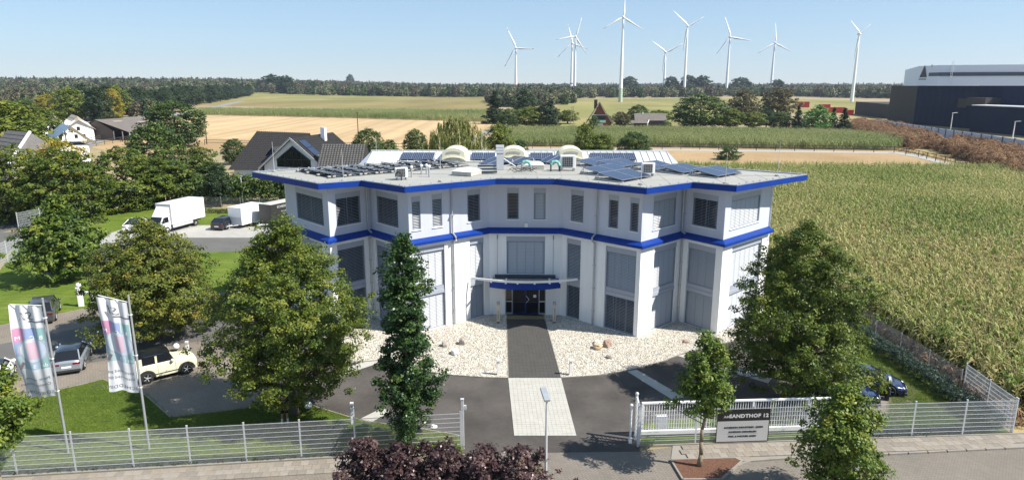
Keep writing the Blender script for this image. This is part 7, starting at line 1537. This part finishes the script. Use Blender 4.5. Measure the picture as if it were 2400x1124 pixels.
def wbox(px, wd, z0, z1, out, m, name):
    q = on_wall(px, 0, 0, 0, 0); mb = MB(); an = math.atan2(dN.y, dN.x); mx = Matrix.Translation(q) @ Matrix.Rotation(an, 4, 'Z'); mb.box(0, wd, -out, -.16, z0, z1, 0, mx); return mb.build(name, m, IB)
wbox(2245, 5.0, 8.5, 12.3, .3, 'black', 'window'); 
q = on_wall(2300, 0, 0, 0); wbox(2300, 9.5, 9.7, 13.0, 7, 'clad_lit_tone', 'projecting_bay')
wbox(2345, 60, 0, 10.0, 12, 'navy_clad', 'low_annex'); wbox(2344, 62, 10.02, 10.35, 12.4, 'white_paint', 'annex_roof_edge'); wbox(2165, 30, zt, zt + .35, .5, 'white_paint', 'roof_edge')
WH = empty('warehouse', (0, 0, 0), 0, 'white warehouse with dark horizontal band and triangle emblem behind the navy hall', 'building')
Yw = 430.0; wz1 = GY(2197, 153, Yw).z; w0 = Vector((GY(2148, 200, Yw + 22).x, Yw + 22, 0)); w1 = Vector((GY(2197, 200, Yw).x, Yw, 0)); w2 = Vector((GY(2520, 200, Yw - 25).x, Yw - 25, 0))
c = [w0, w1, w2, w2 + Vector((40, 120, 0)), w0 + Vector((60, 120, 0))]; m = MB(); k = 5
m.add([(p.x, p.y, 0) for p in c] + [(p.x, p.y, wz1) for p in c], [(i, (i + 1) % k, (i + 1) % k + k, i + k) for i in range(k)] + [tuple(range(k, 2 * k))]); m.build('wall', 'ware_white', WH)
zb1, zb0 = GY(2197, 170, Yw).z, GY(2197, 178.5, Yw).z
o_ = Vector((-.15, -.35, 0)); m = MB(); f = .52; wm = w0.lerp(w1, f); m.quad(wm + o_ + Vector((0, 0, zb0)), w1 + o_ + Vector((0, 0, zb0)), w1 + o_ + Vector((0, 0, zb1)), wm + o_ + Vector((0, 0, zb1))); m.quad(w1 + o_ + Vector((0, 0, zb0)), w2 + o_ + Vector((0, 0, zb0)), w2 + o_ + Vector((0, 0, zb1)), w1 + o_ + Vector((0, 0, zb1))); m.build('dark_band', 'ware_blue', WH)
def wp(f, z): p = w0.lerp(w1, f) + o_ * 1.3; return Vector((p.x, p.y, z))
m = MB(); m.add([wp(.08, zb0 - .6), wp(.44, zb0 - .6), wp(.28, zb1 + 5.0)], [(0, 1, 2)]); m.add([wp(.2, zb1 + 1.5), wp(.22, zb1 + 1.5), wp(.24, zb1 + 4.6)], [(0, 1, 2)]); m.build('triangle_emblem', 'black', WH); m = MB(); m.quad(wp(.06, zb0 - 2.1), wp(.42, zb0 - 2.1), wp(.42, zb0 - 1.5), wp(.06, zb0 - 1.5)); m.quad(wp(.60, zb1 + 3.6), wp(.63, zb1 + 3.6), wp(.63, zb1 + 5.2), wp(.60, zb1 + 5.2)); m.build('emblem_caption', 'ware_blue', WH)
for f in np.linspace(.12, .9, 5): pass
m = MB(); p = w1.lerp(w2, .09) + Vector((0, -.8, 0)); 
for x in (-.5, .5): m.tube((p.x + x, p.y, 8), (p.x + x, p.y, wz1 + 2.5), .12, n=5)
for k in range(20): z = 10 + k * (wz1 - 9) / 20; m.bar((p.x - .5, p.y, z), (p.x + .5, p.y, z), .12)
m.build('ladder', 'galv', WH)
# concrete wall: panels between posts
NW = empty('concrete_wall', (0, 0, 0), 0, 'long pale concrete panel wall running along the dry verge', 'wall')
NP = [G(2049, 297), G(2214, 333), G(2402, 372), G(2560, 402)]; 
T0 = [(2049, 281), (2214, 303), (2402, 329)]
hts = [GY(*T0[i], NP[i].y).z for i in range(3)] + [3.0]
for (a, b, ha, hb, n) in ((NP[0], NP[1], hts[0], hts[1], 13), (NP[1], NP[2], hts[1], hts[2], 8), (NP[2], NP[3], hts[2], 3.2, 5)):
    for k in range(n):
        p, q = a.lerp(b, k / n), a.lerp(b, (k + 1) / n); hh = ha + (hb - ha) * k / n; dd = (q - p).normalized(); m = MB(); m.bar(p + dd * .25 + Vector((0, 0, hh / 2)), q - dd * .25 + Vector((0, 0, hh / 2)), .2, hh); m.build('wall_panel', 'noise_wall', NW); m = MB(); m.box(p.x - .22, p.x + .22, p.y - .28, p.y + .22, 0, hh + .1); m.build('post', 'noise_post', NW)
for k, (px, py, w_) in enumerate(((1883, 249, 26), (1934, 255, 22), (1955, 262, 50), (1992, 268, 16))):
    p = G(px, py + 3); s = p.y / FOC; t = empty('shipping_container', (p.x, p.y, 0), R(-3), ['red container mostly hidden behind the spruces, leftmost', 'red container second from left behind the spruces', 'long red container beside the dark hall', 'red container with white diagonal at the end of the hall'][k], 'container', 'red containers behind the spruces'); W_ = w_ * s; m = MB(); m.box(-W_ / 2, W_ / 2, 0, 3, 0, 13 * s); m.build('box', 'container_red', t)
    m = MB()
    for j in range(8): x = -W_ / 2 + W_ * (j + .5) / 8; m.box(x - .12, x + .12, -.1, -.005, .3, 13 * s - .3)
    m.build('ribs', 'container_red', t)
for px, pb, pt, lab in ((2227, 308, 265, 'white yard lamp before the navy hall, left'), (2372, 331, 285, 'white yard lamp before the navy hall, right')): p = G(px, pb); h = GY(px, pt, p.y).z; lampost((p.x, p.y, 0), h, lab, (1.8, .7), R(-90), tilt=3, group='yard lamps before the navy hall', post='white_paint', r=.16)

# ------------------------------------------------------------------ wind turbines
def turbine(label, hub, base, tips, z_hub, D=None, red=False, green=False, yaw=0.0, face=True):
    a, b, c = ray(*hub)
    if D is None: D = (z_hub - CAMH) / c * b
    hx_ = GY(*hub, D); t = empty('wind_turbine', (hx_.x, D, 0), 0, label, 'wind turbine', 'white wind turbines beyond the fields'); hz = hx_.z; sc = D / FOC
    x0 = GY(base[0], base[1], D).x - hx_.x
    n = 6; R0, R1 = (7.0 if not green else 8.0) * sc / 2 * (1.0 if D > 900 else 1.15), 2.6 * sc
    R0 = max(R0, 1.6)
    for i in range(n):
        f0, f1 = i / n, (i + 1) / n; m = MB(); m.tube((x0 * 0 * (1 - f0), 0, hz * f0), (0, 0, hz * f1 - (0 if i < n - 1 else 1)), R0 + (R0 * .42 - R0) * f0, R0 + (R0 * .42 - R0) * f1, 14, cap=False); m.build('tower_section', 'turbine_green' if green and i == 0 else 'turbine_white', t, True)
    if red: m = MB(); m.tube((0, 0, hz * .16), (0, 0, hz * .19), R0 * .96, R0 * .95, 14); m.build('red_band', 'turbine_red', t, True)
    r = R0 * .75; m = MB(); m.lathe([(.01, -r * 2.0), (r * .6, -r * 1.7), (r * 1.05, -r * .4), (r * 1.1, r * .5), (r * .8, r * 1.8), (.01, r * 2.3)], 14, (0, 0, hz), 'Y'); m.v = [(x, y, z) for x, y, z in m.v]; m.build('nacelle', 'turbine_white', t, True, 60)
    for (tx, ty) in tips:
        tip = GY(tx, ty, D) - Vector((hx_.x, 0, 0)) ; tip.y = -r * 1.5; o = Vector((0, -r * 1.5, hz)); d = tip - o; L = d.length; d.normalize(); s = Vector((0, 1, 0)).cross(d).normalized()
        m = MB(); prof = [(0, .012), (.06, .014), (.2, .036), (.5, .022), (.8, .013), (1, .004)]; secs = []
        for f, w_ in prof: c_ = o + d * L * f; ww = w_ * L * 2.0; secs.append([c_ - s * ww * .4, c_ + Vector((0, -ww * .3, 0)), c_ + s * ww * .9, c_ + Vector((0, ww * .3, 0)), c_ - s * ww * .4])
        loft(m, secs); me = m.mesh('blade', 'turbine_white', True); fix_normals(me); bl = link('blade', me, t)
        if red: m = MB(); m.bar(o + d * L * .86 - Vector((0, .25, 0)), o + d * L * .93 - Vector((0, .25, 0)), .028 * L, .012 * L, up=(0, 1, 0)); m.build('blade_mark', 'turbine_red', bl)
    return t
turbine('leftmost wind turbine, standing alone left of the pair', (1209, 113), (1209, 195), [(1188, 66), (1254, 115), (1182, 158)], 95, red=True)
turbine('taller wind turbine of the overlapping pair', (1349, 86), (1346, 196), [(1363, 42), (1302, 94), (1374, 127)], 100, red=False)
turbine('shorter wind turbine of the overlapping pair, behind', (1341, 102), (1340, 198), [(1331, 58), (1306, 135), (1379, 115)], 100, D=1700, red=True)
turbine('nearest and tallest wind turbine with greenish tower foot', (1461, 41), (1453, 240), [(1464, -8), (1412, 69), (1507, 71)], 86, D=721, green=True)
turbine('small distant wind turbine between the tallest one and the crossed one', (1560, 123), (1557, 198), [(1527, 96), (1600, 102), (1551, 170)], 95)
turbine('wind turbine with crossed upper blades right of centre', (1612, 62), (1606, 178), [(1577, 26), (1648, 40), (1600, 120)], 100)
turbine('wind turbine with one blade pointing right, third from the right', (1711, 87), (1704, 198), [(1698, 40), (1762, 96), (1677, 128)], 100)
turbine('wind turbine with one upright blade, second from the right', (1816, 101), (1808, 187), [(1816, 54), (1852, 121), (1774, 126)], 95)
turbine('rightmost wind turbine standing beside the industrial hall', (2014, 80), (2000, 240), [(1991, 48), (2038, 57), (1999, 138)], 73, D=735)

# ------------------------------------------------------------------ haze
hm = bpy.data.materials.new('haze_air'); hm.use_nodes = True; ht = hm.node_tree; ht.nodes.remove(ht.nodes['Principled BSDF']); pvn = ht.nodes.new('ShaderNodeVolumePrincipled')
pvn.inputs['Color'].default_value = (0.72, 0.82, 1.0, 1); pvn.inputs['Density'].default_value = 0.00009; pvn.inputs['Anisotropy'].default_value = 0.2
ht.links.new(pvn.outputs[0], ht.nodes['Material Output'].inputs['Volume'])
mb = MB(); mb.box(-4800, 4800, -300, 4000, -1.3, 190); o = mb.build('haze', [hm]); o['kind'] = 'stuff'; M['haze'] = hm
